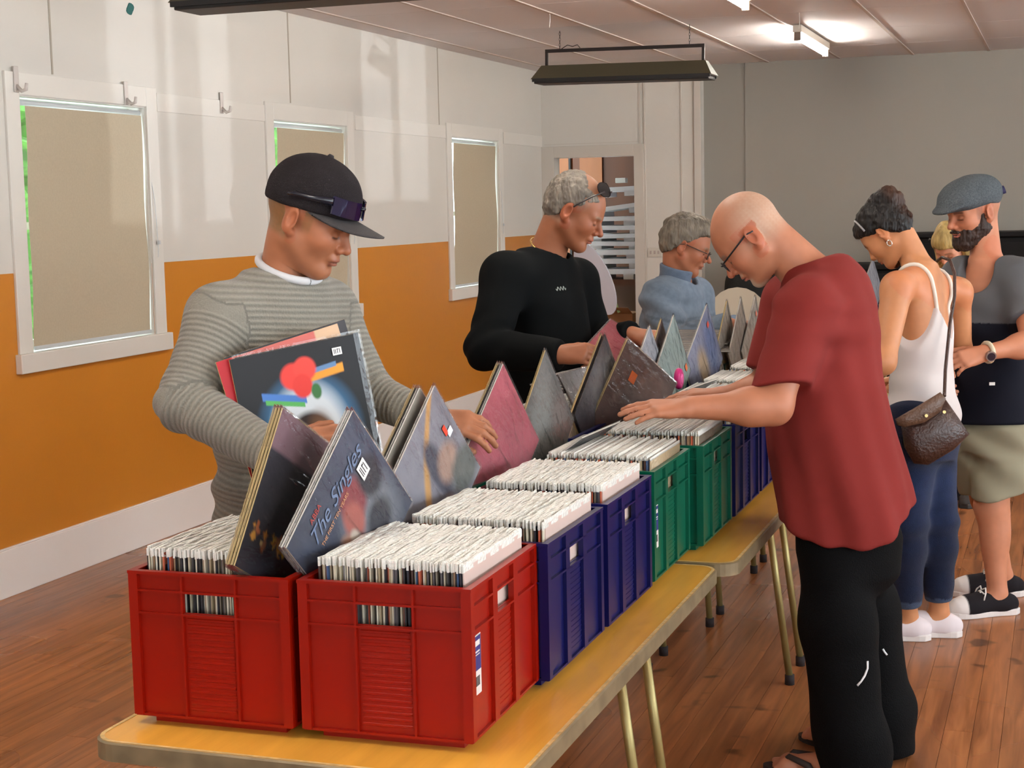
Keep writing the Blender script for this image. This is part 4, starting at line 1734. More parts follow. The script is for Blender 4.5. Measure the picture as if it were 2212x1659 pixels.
def leg(S, hip, kn, an, r=(0.085, 0.060, 0.040)):
    S.add(p_cone(hip, kn, r[0], r[1]), 0.05)
    S.add(p_cone(kn, an, r[1] * 0.92, r[2]), 0.04)
    d = unit(np.asarray(an) - np.asarray(kn))
    c = np.asarray(kn) + (np.asarray(an) - np.asarray(kn)) * 0.30
    return c


def foot(S, an, toe, w=0.042):
    an, toe = np.asarray(an, float), np.asarray(toe, float)
    g = np.array([an[0], an[1], 0.032])
    d = unit(np.array([toe[0] - an[0], toe[1] - an[1], 0]))
    heel = g - d * 0.045
    ball = np.array([toe[0], toe[1], 0.0]) - d * 0.055 + ZV * 0.026
    S.add(p_cone(an, g, 0.036, 0.033), 0.02)
    S.add(p_cone(heel, g + d * 0.05, 0.031, 0.034), 0.03)
    S.add(p_cone(g + d * 0.03 + ZV * 0.02, ball, 0.034, 0.025), 0.03)
    side = np.array([-d[1], d[0], 0])
    S.add(p_cone(ball - side * 0.018, ball + side * 0.018, 0.026, 0.024), 0.02)
    for i, s in enumerate((-0.030, -0.013, 0.003, 0.018, 0.031)):
        L = (0.050, 0.046, 0.042, 0.036, 0.028)[i]
        st = ball + side * s
        S.add(p_cone(st, st + d * L - ZV * 0.008, 0.013 if i == 0 else 0.010, 0.011 if i == 0 else 0.008), 0.008)


def build_body(root, S, H, skin, colfn, hands, extra=(), hb=0.009, hh=0.0035, hd=0.0045, zmin=None):
    """body, head and hands of one figure in a single mesh; hands: list of wrist, direction"""
    parts = []
    allp = [H.w((0.0, 0, 0.13))] + list(extra)
    lo, hi = bounds(allp, 0.14)
    nk = H.w((-0.045, 0, -0.105))
    nd = unit(H.w((-0.03, 0, 0.0)) - nk)
    Sb = SDF()
    Sb.p = S.p[:S.nb]
    V, F = polygonize(Sb, lo, hi, hb)

    def in_head(c, o=0.0):
        return ((c - nk) @ nd > o) & (np.linalg.norm(c - H.c, axis=1) < 0.24)

    def in_hand(c, o=0.0):
        m = np.zeros(len(c), bool)
        for wr, d in hands:
            q = c - np.asarray(wr)
            m |= ((q @ unit(d)) > o) & (np.linalg.norm(q, axis=1) < 0.24)
        return m
    parts.append(keep_faces(V, F, lambda c: ~in_head(c, 0.006) & ~in_hand(c, -0.02)))
    c = H.w((0.01, 0, 0.0))
    V, F = polygonize(S, c - 0.20, c + 0.20, hh)
    parts.append(keep_faces(V, F, lambda c: in_head(c, -0.006)))
    for wr, d in hands:
        c = np.asarray(wr) + unit(d) * 0.08
        V, F = polygonize(S, c - 0.17, c + 0.17, hd)
        parts.append(keep_faces(V, F, lambda c: ((c - np.asarray(wr)) @ unit(d) > -0.032) & ((c - np.asarray(wr)) @ unit(d) < 0.22)))
    V, F = join(parts)
    return np_mesh('body', V, F, m_skin, root, col=colfn(V))


def cloth(name, root, S, pts, h, m, col, margin=0.1, keep=None, attrs=None, project=True):
    lo, hi = bounds(pts, margin)
    V, F = polygonize(S, lo, hi, h, project=project)
    if keep is not None:
        V, F = keep_faces(V, F, keep)
    C = col(V) if callable(col) else np.tile(lin(col), (len(V), 1))
    return np_mesh(name, V, F, m, root, col=C, attrs=attrs(V) if attrs else None)


def tint(V, base, amt=0.05, sc=30, seed=1):
    return np.tile(lin(base), (len(V), 1)) * (1 + amt * wob(V, sc, seed))[:, None]


def person(label, base):
    e = empty('person', tuple(base))
    tag(e, label, 'person')
    return e


class Root:
    """parents parts given in world coordinates to an empty at the feet"""
    pass


def reparent(o, root):
    o.parent = root
    o.matrix_parent_inverse = Matrix.Translation(root.location).inverted()


def finish(root, keep_local=()):
    for ch in root.children:
        if ch.name not in keep_local:
            ch.matrix_parent_inverse = Matrix.Translation(root.location).inverted()


# ================================================================== man in cap and grey ribbed jumper
def man_cap():
    D = 3.85
    root = person('man in a black cap and grey ribbed jumper holding records to his chest', at(600, 1100, D) * np.array([1, 1, 0]))
    f = facing(0.74, 0.67)
    neck = at(612, 600, 3.86)
    pelvis = at(585, 1085, 3.93)
    B = Fig(pelvis, neck, f)
    H = Head(at(668, 470, 3.80), facing(0.97, 0.24, 25), s=1.03)
    shR, shL = at(472, 684, 3.74), at(704, 672, 4.00)
    elR, wrR = at(398, 872, 3.64), at(602, 985, 3.50)
    elL, wrL = at(800, 852, 3.95), at(936, 908, 3.84)
    hR, hL = B.pt(-0.10, -0.065), B.pt(-0.10, 0.065)
    kR, kL = hR + np.array([0.03, -0.03, -0.38]), hL + np.array([0.03, 0.02, -0.38])
    aR, aL = np.array([kR[0] - .02, kR[1], 0.085]), np.array([kL[0] - .02, kL[1], 0.085])
    S = SDF()
    S.add(B.loft([-0.18, 0, 0.3, 0.6, 0.85, 1.0], [.10, .12, .12, .14, .12, .06], [.08, .085, .08, .095, .075, .055]), 0.05)
    S.add(p_cone(B.pt(0.98), H.w((-0.025, 0, -0.06)), 0.062, 0.058), 0.04)
    arm(S, shR, elR, wrR, (.05, .04, .029))
    arm(S, shL, elL, wrL, (.05, .04, .029))
    for hp, k, a in ((hR, kR, aR), (hL, kL, aL)):
        leg(S, hp, k, a, (0.060, 0.055, 0.040))
        foot(S, a, a + np.array([0.17, -0.06, 0]))
        BARE.append((root, a, np.array([0.17, -0.06, 0])))
    add_head(S, H, nose=0.97)
    dR = at(690, 955, 3.47) - wrR
    dL = at(1010, 915, 3.79) - wrL
    hand_prims(S, wrR + unit(dR) * 0.012, dR, unit(CAMH_ * 0.8 + ZV * 0.5), 1, (0.45, 0.5, 0.55, 0.6), (0.5, 0.3), spread=0.5)
    hand_prims(S, wrL + unit(dL) * 0.012, dL, unit(ZV * 0.7 + CAMH_ * 0.7), -1, (0.45, 0.5, 0.5, 0.5), (0.3, 0.2), spread=0.6)
    hair = (122, 92, 56)

    def st(lo, hi, v):
        t = np.clip((v - lo) / (hi - lo), 0, 1)
        return t * t * (3 - 2 * t)

    def short_hair(x, y, z):
        back = st(0.008, -0.012, x) * st(-0.062, -0.045, z)
        side = st(0.058, 0.048, x) * st(0.004, 0.016, z - 0.25 * (x - 0.02)) * st(0.03, 0.05, np.abs(y))
        burn = 0.6 * st(0.040, 0.034, x) * st(0.012, 0.018, x) * st(-0.034, -0.010, z) * st(0.04, 0.05, np.abs(y))
        ear = (np.abs(y) > 0.073) & (x > -0.042) & (x < 0.016) & (z > -0.05) & (z < 0.030)
        return np.where(ear, 0, np.maximum(np.maximum(back, side), burn))

    def jaw_tint(x, y, z):  # faint duller tint over the jaw and throat
        return st(-0.030, -0.06, z) * st(0.0, 0.03, x) * 0.5

    def col(V):
        c = head_col(H, V, (164, 104, 72), lip=(140, 78, 64), brow=(96, 66, 44), stubble=[(short_hair, hair, 0.92), (jaw_tint, (150, 100, 74), 0.5)], redness=0.05)
        return c
    build_body(root, S, H, None, col, [(wrR, dR), (wrL, dL)], extra=[pelvis, shR, shL, elR, elL, wrR, wrL, aR - ZV * .12, aL - ZV * .12, at(690, 955, 3.47)], hb=0.012, hh=0.0032)
    # jumper
    J = SDF()
    J.add(B.loft([-0.26, -0.10, 0.0, 0.25, 0.55, 0.78, 0.92, 1.0], [.150, .148, .152, .152, .174, .172, .125, .085], [.110, .118, .118, .114, .130, .122, .095, .078], power=2.3), 0.05)
    J.add(p_cone(B.pt(0.93, -0.04), shR, 0.070, 0.068), 0.06)
    J.add(p_cone(B.pt(0.93, 0.04), shL, 0.070, 0.068), 0.06)
    J.add(p_cone(shR, elR, 0.073, 0.064), 0.05)
    J.add(capped(p_cone(elR, wrR + unit(wrR - elR) * .04, 0.066, 0.044), wrR + unit(wrR - elR) * .012, wrR - elR), 0.02)
    J.add(p_cone(shL, elL, 0.072, 0.060), 0.05)
    J.add(capped(p_cone(elL, wrL + unit(wrL - elL) * .04, 0.060, 0.040), wrL + unit(wrL - elL) * .012, wrL - elL), 0.02)
    J.sub(p_cone(B.pt(1.0, 0, 0.005), B.pt(1.35, 0, 0.06), 0.070, 0.085), 0.012)
    nEl = unit(unit(elR - shR) + unit(wrR - elR))

    def folds(P):
        q = P - elR
        d = np.linalg.norm(q, axis=1)
        t = q @ nEl
        e = 0.006 * np.sin(t * 120 + 6 * (q @ ZV)) * np.exp(-(d / 0.085) ** 2)
        tt = (P - B.pelvis) @ B.w / B.L
        e2 = 0.006 * np.sin(tt * 34 + 3 * wob(P, 9, 3)) * np.exp(-((tt - 0.12) / 0.22) ** 2)
        return e + e2 + 0.004 * wob(P, 13, 1)
    J.post = folds
    # rib coordinate: along the nearer limb or up the trunk
    def ribs(V):
        def along(a, b, P, base):
            ab = b - a
            t = np.clip((P - a) @ ab / (ab @ ab), 0, 1)
            d = np.linalg.norm(P - a - t[:, None] * ab, axis=1)
            return d, base + t * np.linalg.norm(ab)
        ds, cs = [], []
        for a, b, s0 in ((shR, elR, 0.0), (elR, wrR, np.linalg.norm(elR - shR)), (shL, elL, 0.0), (elL, wrL, np.linalg.norm(elL - shL))):
            d, c = along(a + (b - a) * (0.12 if s0 == 0 else 0), b, V, s0)
            ds.append(d - 0.07)
            cs.append(c)
        ax = (V - B.pelvis)
        dt = np.linalg.norm(ax - np.outer(ax @ B.w, B.w), axis=1) - 0.16
        dt = np.where(ax @ B.w / B.L > 0.9, dt - 0.06, dt)
        ds.append(dt)
        cs.append(ax @ B.w + 0.03 * wob(V, 5, 2))
        i = np.argmin(np.stack(ds), 0)
        return {'rib': np.stack(cs)[i, np.arange(len(V))]}
    mk = bpy.data.materials.new('ribbed_knit')
    mk.use_nodes = True
    nt = mk.node_tree
    b = nt.nodes['Principled BSDF']
    b.inputs['Roughness'].default_value = 0.95
    b.inputs['Specular IOR Level'].default_value = 0.1
    b.inputs['Sheen Weight'].default_value = 0.2
    at_ = nt.nodes.new('ShaderNodeAttribute')
    at_.attribute_name = 'rib'
    m1 = nt.nodes.new('ShaderNodeMath')
    m1.operation = 'MULTIPLY'
    m1.inputs[1].default_value = 2 * math.pi / 0.0138
    sn = nt.nodes.new('ShaderNodeMath')
    sn.operation = 'SINE'
    nt.links.new(at_.outputs['Fac'], m1.inputs[0])
    nt.links.new(m1.outputs[0], sn.inputs[0])
    ns = nt.nodes.new('ShaderNodeTexNoise')
    ns.inputs['Scale'].default_value = 220
    tc = nt.nodes.new('ShaderNodeTexCoord')
    nt.links.new(tc.outputs['Object'], ns.inputs['Vector'])
    ad = nt.nodes.new('ShaderNodeMath')
    ad.operation = 'MULTIPLY_ADD'
    ad.inputs[1].default_value = 1.6
    nt.links.new(ns.outputs['Fac'], ad.inputs[0])
    nt.links.new(sn.outputs[0], ad.inputs[2])
    rp = nt.nodes.new('ShaderNodeValToRGB')
    rp.color_ramp.elements[0].color = rgba((116, 112, 103))
    rp.color_ramp.elements[1].color = rgba((146, 142, 131))
    mr = nt.nodes.new('ShaderNodeMapRange')
    mr.inputs['From Min'].default_value = -0.6
    mr.inputs['From Max'].default_value = 2.2
    nt.links.new(ad.outputs[0], mr.inputs['Value'])
    nt.links.new(mr.outputs['Result'], rp.inputs['Fac'])
    nt.links.new(rp.outputs['Color'], b.inputs['Base Color'])
    bp = nt.nodes.new('ShaderNodeBump')
    bp.inputs['Strength'].default_value = 0.6
    bp.inputs['Distance'].default_value = 0.003
    nt.links.new(ad.outputs[0], bp.inputs['Height'])
    nt.links.new(bp.outputs[0], b.inputs['Normal'])
    cloth('jumper', root, J, [pelvis - ZV * .05, B.pt(1.02), shR, shL, elR, elL, wrR, wrL], 0.0062, mk, (160, 155, 143), attrs=ribs)
    # white undershirt collar
    ring = []
    for a in np.linspace(0, 2 * math.pi, 28):
        ring.append(B.pt(1.045 - 0.045 * math.cos(a), 0.076 * math.sin(a), 0.020 + 0.074 * math.cos(a)))
    MB().tube(ring, 0.010, 8, caps=False).build('undershirt_collar', mat('white_tee', (200, 200, 202), rough=0.8), root, smooth=True)
    # trousers
    T = SDF()
    T.add(B.loft([-0.36, -0.26, -0.05], [.10, .125, .11], [.09, .10, .09]), 0.05)
    for hp, k, a in ((hR, kR, aR), (hL, kL, aL)):
        T.add(p_cone(hp - ZV * 0.12, k, 0.088, 0.075), 0.05)
        T.add(p_cone(k, a, 0.075, 0.062), 0.04)
    cloth('trousers', root, T, [pelvis, aR, aL, hR, hL], 0.014, m_denim, (52, 56, 66))
    # cap
    C = SDF()
    C.add(H.ell((-0.012, 0, 0.042), (0.112, 0.090, 0.106)), 0.02)
    C.add(H.ell((0.020, 0, 0.050), (0.086, 0.080, 0.088)), 0.03)
    C.cut(lambda P: -(H.loc(P) @ unit((-0.14, 0, 1.0)) - 0.022) * H.s, 0.006)
    C.sub(H.ell((-0.125, 0, 0.035), (0.03, 0.034, 0.024)), 0.004)
    C.post = lambda P: 0.0012 * wob(P, 70, 2) - 0.0012 * np.exp(-((np.abs((np.arctan2(H.loc(P)[:, 1], H.loc(P)[:, 0] + 0.01) % (math.pi / 3)) - 0.001)) / 0.02) ** 2)
    cap = cloth('cap', root, C, [H.w((0, 0, 0.07))], 0.0042, mat('cap_cloth', vcol=True, rough=0.9, spec=0.15, bump=(500, 0.5)), lambda V: tint(V, (38, 34, 36), 0.12, 55, 4), margin=0.17)
    # brim as a curved plate
    n, m = 18, 26
    vs, fs = [], []
    for s_ in (0, 1):
        for i in range(n + 1):
            for j in range(m + 1):
                a = -1.30 + 2.6 * j / m
                r = i / n
                bx = 0.094 * math.cos(a) - 0.006
                by = 0.088 * math.sin(a)
                ex = 0.098 * (max(0.0, math.cos(a * 1.18)) ** 0.6)
                x = bx + r * ex
                y = by
                e_ = r * ex / 0.098
                z = 0.026 + 0.14 * bx - 0.016 * e_ - 3.2 * y * y * e_ + 0.10 * (x - bx)
                vs.append(H.w((x, y, z - 0.008 * 0 - s_ * 0.004)))
    k = (n + 1) * (m + 1)
    for i in range(n):
        for j in range(m):
            c = i * (m + 1) + j
            fs += [(c, c + m + 1, c + m + 2, c + 1), (k + c, k + c + 1, k + c + m + 2, k + c + m + 1)]
    for j in range(m):
        c = n * (m + 1) + j
        fs += [(c, k + c, k + c + 1, c + 1)]
    MB().add(vs, fs).build('brim', mat('cap_brim', (58, 54, 54), rough=0.9, bump=(500, 0.4)), cap, smooth=True)
    MB().tube([H.w((-0.006, 0, 0.146)), H.w((-0.005, 0, 0.156))], [0.011, 0.006], 10).build('button', mat('cap_button', (36, 32, 34), rough=0.9), cap, smooth=True)
    finish(root)
    for c_ in cap.children:
        c_.matrix_parent_inverse = Matrix.Identity(4)
    # wrap sunglasses parked on the cap brim
    g = empty('sunglasses', tuple(H.w((0.10, 0, 0.06))))
    tag(g, 'dark wraparound sunglasses resting on the front of the black cap', 'sunglasses')
    gi = Matrix.Translation(g.location).inverted()
    m_fr = mat('sunglass_frame', (16, 18, 30), rough=0.25)
    m_le = mat('sunglass_lens', (26, 24, 60), rough=0.05, spec=1.0, metal=0.4)
    for s_ in (-1, 1):
        pts = []
        for j in range(9):
            a = 0.10 + 0.80 * j / 8
            R = 0.116
            pts.append((R * math.cos(a) - 0.004, s_ * R * math.sin(a) * 0.92))
        vs, fs = [], []
        for (x, y) in pts:
            vs += [H.w((x, y, 0.084)), H.w((x + 0.008, y * 1.03, 0.044)), H.w((x + 0.004, y, 0.042)), H.w((x - 0.004, y, 0.082))]
        for j in range(8):
            c = 4 * j
            for a_, b_ in ((0, 1), (1, 2), (2, 3), (3, 0)):
                fs.append((c + a_, c + b_, c + 4 + b_, c + 4 + a_))
        fs += [(0, 3, 2, 1), (32, 33, 34, 35)]
        o = MB().add(vs, fs).build('lens', m_le, g, smooth=False)
        o.matrix_parent_inverse = gi
        x, y = pts[-1]
        o = MB().tube([H.w((x, y, 0.070)), H.w((0.03, s_ * 0.097, 0.062)), H.w((-0.02, s_ * 0.0985, 0.052)), H.w((-0.035, s_ * 0.096, 0.046))], [0.011, 0.007, 0.0055, 0.004], 6).build('temple', m_fr, g, smooth=True)
        o.matrix_parent_inverse = gi
    o = MB().tube([H.w((0.114, -0.012, 0.070)), H.w((0.117, 0, 0.074)), H.w((0.114, 0.012, 0.070))], 0.004, 6).build('bridge', m_fr, g, smooth=True)
    o.matrix_parent_inverse = gi
    return root


man_cap()


# records he holds against his chest
def P_glow(u, v):
    p = Paint(u, v, (30, 30, 33)).nz(4, 1, .15)
    p.blob((70, 130, 176), .52, .34, .36, .40, .5, amt=.9)
    p.blob((206, 212, 216), .52, .34, .29, .36, .4)
    p.blob((46, 34, 32), .52, .26, .20, .24, .2)
    p.blob((120, 84, 56), .60, .28, .11, .20, .6, amt=.7)
    p.blob((206, 168, 140), .52, .16, .12, .16, .4)
    p.mix(np.clip(1 - np.abs(v - .64 + .25 * (u - .35)) / .035, 0, 1) * 3 * (np.abs(u - .36) < .17), (74, 120, 190))
    p.mix(np.clip(1 - np.abs(v - .60 + .25 * (u - .35)) / .022, 0, 1) * 3 * (np.abs(u - .36) < .15), (90, 170, 90))
    p.mix(np.clip(1 - np.abs(v - .76 - .10 * (u - .7)) / .04, 0, 1) * 3 * (np.abs(u - .73) < .14), (226, 150, 50))
    p.mix(np.clip(1 - np.abs(v - .80 - .10 * (u - .7)) / .022, 0, 1) * 3 * (np.abs(u - .71) < .11), (96, 130, 170))
    p.blob((222, 64, 56), .46, .78, .10, .10, .25)
    p.blob((226, 70, 60), .56, .82, .09, .09, .25)
    p.blob((214, 58, 50), .52, .70, .08, .09, .25)
    p.blob((60, 110, 60), .62, .64, .04, .06, .3)
    return p.c


def P_rose(u, v):
    p = Paint(u, v, (198, 104, 96)).nz(6, 2, .08)
    p.mix((u > .80) * 1.0, (206, 172, 140))
    p.mix((u < .12) * 1.0, (176, 40, 48))
    return p.c


def P_night(u, v):
    return Paint(u, v, (62, 60, 64)).nz(12, 3, .3).c


th = math.radians(30)
nx = unit(math.cos(th) * CAMH_ + math.sin(th) * RH_ + 0.10 * ZV)
uu = unit(np.cross(ZV, nx))
vv = np.cross(nx, uu)
ro = math.radians(7.5)
uu, vv = math.cos(ro) * uu + math.sin(ro) * vv, -math.sin(ro) * uu + math.cos(ro) * vv


def frame_m(c, n_, u_, v_):
    return Matrix(((n_[0], u_[0], v_[0], c[0]), (n_[1], u_[1], v_[1], c[1]), (n_[2], u_[2], v_[2], c[2]), (0, 0, 0, 1)))


hc = at(631, 749, 3.66) - vv * LP / 2
GH = 'records held by the man in the cap'
lp('held_record', frame_m(hc, nx, uu, vv), P_glow, 'black record cover with red and blue artwork held by the man in the cap', GH, m_card, sleeve=False, n=150, sticker=[(0.84, 0.90, 0.024, 0.018, (226, 224, 220), WHITE_TAG)], margin=0.003)
u2, v2 = math.cos(.10) * uu + math.sin(.10) * vv, -math.sin(.10) * uu + math.cos(.10) * vv
lp('held_record', frame_m(hc - nx * 0.010 + v2 * 0.018 - u2 * 0.012, nx, u2, v2), P_rose, 'rose red record cover sticking out behind the black one he holds', GH, m_card, sleeve=False)
lp('held_record', frame_m(hc - nx * 0.018 + v2 * 0.022 + u2 * 0.012, nx, u2, v2), P_night, 'dark grey record at the back of the held bunch', GH, m_card, sleeve=False)
lp('held_record', frame_m(hc - nx * 0.006 + uu * 0.016 + vv * 0.002, nx, uu, vv), P_night, 'cream edged record right behind the black held cover', GH, m_card, sleeve=True)


def sst(lo, hi, v):
    t = np.clip((v - lo) / (hi - lo), 0, 1)
    return t * t * (3 - 2 * t)


def cut_end(p, d, rad=0.11):
    """open end of a sleeve or trouser leg at p along d"""
    p, d = np.asarray(p, float), unit(d)
    return lambda P: np.where(np.linalg.norm(P - p, axis=1) < rad, (P - p) @ d, -1.0)


def spectacles(H, name_label, root=None, col=(30, 24, 26), r=0.0018, z0=-0.004, xo=0.0, rim='full', lens=True):
    """worn glasses as a child of the wearer"""
    m = mat('spectacle_%d_%d_%d' % col, col, rough=0.3)
    e = empty('glasses')
    e.parent = root
    mb = MB()
    for s in (-1, 1):
        ring = []
        for a in np.linspace(0, 2 * math.pi, 17):
            ca, sa = math.cos(a), math.sin(a)
            ring.append(H.w((0.112 + xo - 0.10 * abs(0.034 * ca + 0.034) * 0.35, s * (0.034 + 0.025 * ca), z0 - 0.008 + 0.017 * sa)))
        mb.tube(ring, r * 0.8, 6, caps=False)
        mb.tube([H.w((0.104 + xo, s * 0.058, z0 + 0.002)), H.w((0.06, s * 0.078, z0 + 0.006)), H.w((0.0, s * 0.086, z0 + 0.012)), H.w((-0.022, s * 0.086, z0 + 0.004))], r, 6)
    mb.tube([H.w((0.116 + xo, -0.010, z0)), H.w((0.120 + xo, 0, z0 + 0.003)), H.w((0.116 + xo, 0.010, z0))], r, 6)
    mb.build('frame', m, e, smooth=True)
    return e


# ================================================================== bald man in the red T-shirt
def man_red():
    D = 4.60
    root = person('bald bearded man in a dark red T-shirt and black track pants leaning over the crates', (-0.62, 4.60, 0))
    f = facing(-0.93, -0.36)
    neck = at(1752, 585, 4.66)
    pelvis = at(1822, 1075, 4.62)
    B = Fig(pelvis, neck, f)
    H = Head(at(1622, 512, 4.66), facing(-0.97, -0.22, 46), s=1.02)
    shL, shR = at(1738, 668, 4.46), at(1712, 650, 4.86)
    elL, wrL = at(1672, 878, 4.40), at(1487, 880, 4.37)
    elR, wrR = at(1650, 850, 4.85), at(1560, 856, 4.88)
    hL, hR = B.pt(-0.02, 0.095, 0.02), B.pt(-0.02, -0.095, 0.02)
    tL, tR = np.array([-0.80, 4.50, 0.0]), np.array([-0.755, 4.80, 0.0])
    aL, aR = np.array([-0.575, 4.465, 0.085]), np.array([-0.52, 4.70, 0.085])
    kL = (hL + aL) / 2 + np.array([0.0, -0.01, 0.02])
    kR = (hR + aR) / 2 + np.array([0.01, 0.0, 0.02])
    S = SDF()
    S.add(B.loft([-0.16, 0, 0.3, 0.6, 0.85, 1.0], [.12, .14, .14, .15, .13, .06], [.09, .10, .12, .11, .08, .055]), 0.05)
    S.add(p_cone(B.pt(0.97), H.w((-0.035, 0, -0.045)), 0.072, 0.066), 0.05)
    arm(S, shL, elL, wrL, (.055, .049, .031))
    arm(S, shR, elR, wrR, (.055, .047, .031))
    for hp, k, a, t in ((hL, kL, aL, tL), (hR, kR, aR, tR)):
        leg(S, hp, k, a)
        foot(S, a, t)
    add_head(S, H, jaw=1.08, cheek=1.05)
    dL, dR = at(1400, 884, 4.36) - wrL, at(1475, 852, 4.88) - wrR
    hand_prims(S, wrL + unit(dL) * 0.012, dL, ZV + 0.5 * CAMH_, -1, (0.16, 0.14, 0.16, 0.2), (0.25, 0.1), spread=0.5)
    hand_prims(S, wrR + unit(dR) * 0.012, dR, ZV + 0.2 * CAMH_, 1, (0.2, 0.2, 0.22, 0.25), (0.3, 0.1), spread=0.5)

    def fuzz(x, y, z):
        # close-cropped white fringe round the back and sides
        band = sst(0.06, -0.05, x) * sst(-0.075, -0.01, z)
        top = sst(0.02, 0.10, z + 0.6 * x)
        ear = (np.abs(y) > 0.073) & (x > -0.042) & (x < 0.016) & (z > -0.05) & (z < 0.030)
        return np.where(ear, 0, band * (1 - 0.55 * top))

    def goatee(x, y, z):
        return sst(-0.080, -0.092, z) * sst(0.045, 0.065, x) * sst(0.040, 0.028, np.abs(y)) + 0.7 * sst(-0.050, -0.056, z) * sst(-0.066, -0.060, z) * sst(0.09, 0.097, x) * sst(0.03, 0.024, np.abs(y))

    def col(V):
        c = head_col(H, V, (178, 116, 86), lip=(176, 104, 90), brow=(160, 130, 110), stubble=[(fuzz, (200, 178, 156), 0.6), (goatee, (196, 178, 156), 0.9)], redness=0.09)
        return c
    build_body(root, S, H, None, col, [(wrL, dL), (wrR, dR)], extra=[pelvis, shR, shL, elR, elL, wrR, wrL, aL - ZV * .09, aR - ZV * .09, tL, tR, at(1400, 884, 4.36)], hb=0.0085, hh=0.0034)
    # T-shirt: broad, hanging loose to the hips
    J = SDF()
    J.add(B.loft([-0.32, -0.12, 0.0, 0.25, 0.50, 0.72, 0.88, 1.0], [.205, .202, .200, .195, .195, .190, .140, .085], [.198, .195, .190, .185, .175, .150, .115, .080], CV=[0.0, 0.0, 0.0, .012, .012, 0, -.005, 0], power=2.2), 0.05)
    J.add(p_cone(B.pt(0.90, 0.04, -0.03), shL, 0.082, 0.078), 0.07)
    J.add(p_cone(B.pt(0.90, -0.04, -0.03), shR, 0.082, 0.078), 0.07)
    J.add(p_ell(B.pt(0.80, 0, -0.085), np.stack([B.u, B.v, B.w]), (.15, .075, .15)), 0.08)
    eL, eR = shL + (elL - shL) * 0.80, shR + (elR - shR) * 0.78
    J.add(capped(p_cone(shL, eL + (eL - shL) * 0.4, 0.088, 0.074), eL, elL - shL + 0.12 * RH_), 0.05)
    J.add(capped(p_cone(shR, eR + (eR - shR) * 0.4, 0.088, 0.074), eR, elR - shR), 0.05)
    J.sub(p_cone(B.pt(1.02, 0, 0.0), B.pt(1.4, 0, 0.10), 0.078, 0.09), 0.012)
    # curved hem
    hemn = unit(B.w + 0.0 * B.v)

    def hem(P):
        q = P - B.pelvis
        return -(q @ ZV + 0.115 - 2.2 * (q @ RH_ + 0.03) ** 2)
    J.cut(hem, 0.006)

    def folds(P):
        q = P - B.pelvis
        t = q @ B.w / B.L
        ang = np.arctan2(q @ B.u, q @ B.v)
        low = np.clip(1.1 - t, 0, 1.2)
        e = 0.0055 * np.sin(ang * 5 + 2.2 * np.sin(t * 3.1) + 1.0) * low + 0.0028 * np.sin(ang * 13 + 5 * t) * low
        d = np.linalg.norm(P - (shL + (B.pt(.75) - shL) * .45), axis=1)
        e += 0.007 * np.sin((P - shL) @ unit(elL - shL + 0.6 * (B.pt(.3) - shL)) * 75) * np.exp(-(d / .16) ** 2)
        return e + 0.004 * wob(P, 11, 2)
    J.post = folds
    cloth('t_shirt', root, J, [pelvis - ZV * .05, B.pt(1.02), shR, shL, eL, eR, B.pt(.4, 0, -.12), B.pt(.4, 0, .12)], 0.0075, m_cotton, lambda V: tint(V, (122, 40, 36), 0.05, 20, 2), margin=0.13)
    # track pants
    T = SDF()
    T.add(B.loft([-0.46, -0.36, -0.2, 0.0], [.06, .13, .165, .150], [.05, .125, .150, .13], cap=0.06), 0.06)
    for hp, k, a in ((hL, kL, aL), (hR, kR, aR)):
        T.add(p_cone(hp + np.array([0, 0, -0.05]), k, 0.100, 0.098), 0.05)
        T.add(p_cone(k, a + np.array([0.02, 0, -0.02]), 0.104, 0.094), 0.05)
        T.add(p_cone(a + np.array([0.025, 0, 0.06]), a + np.array([0.025, 0, -0.045]), 0.086, 0.090), 0.03)
    T.cut(lambda P: -(P[:, 2] - 0.012), 0.006)
    T.post = lambda P: 0.008 * np.sin(P[:, 2] * 18 + 4 * wob(P, 5, 1)) * np.exp(-((P[:, 2] - 0.12) / 0.16) ** 2) + 0.009 * wob(P * np.array([2.2, 2.2, 0.5]), 9, 4)
    tr = cloth('track_pants', root, T, [pelvis, aL, aR, hL, hR, kL, kR], 0.0095, mat('track_pants', vcol=True, rough=0.85, spec=0.12, bump=(300, 0.3)), lambda V: tint(V, (6, 6, 7), 0.1, 20, 1), margin=0.15)
    # white piping curves on the knees
    for pp in ([(1874, 1428), (1874, 1444), (1868, 1460), (1860, 1472), (1852, 1481)], [(1907, 1402), (1911, 1409), (1916, 1415)]):
        co = []
        for (x, y) in pp:
            q = np.array([at(x, y, dd) for dd in np.linspace(4.1, 4.9, 240)])
            dv = T(q)
            i = int(np.argmax(dv < 0.0015))
            co.append(q[i])
        MB().tube(co, 0.0032, 6).build('piping', mat('white_piping', (226, 226, 228), rough=0.7), root, smooth=True)
    # flip flops
    for a, t, nm in ((aL, tL, 'left'), (aR, tR, 'right')):
        d = unit(np.array([t[0] - a[0], t[1] - a[1], 0]))
        sd = np.array([-d[1], d[0], 0])
        out = []
        for q in np.linspace(0, 2 * math.pi, 28, endpoint=False):
            L = 0.145 + 0.0 * q
            wv = 0.046 + 0.008 * math.cos(q)
            p = (np.array([a[0], a[1], 0]) + np.array([t[0], t[1], 0])) / 2 - d * 0.012 + d * L * math.cos(q) * 1.02 + sd * wv * math.sin(q)
            out.append((p[0], p[1]))
        so = MB().prism(out, 2, 0.0, 0.016).build('flip_flop', mat('flip_flop_sole', (34, 26, 24), rough=0.8), root)
        toe = np.array([t[0], t[1], 0]) - d * 0.035
        mid = np.array([t[0], t[1], 0]) - d * 0.13
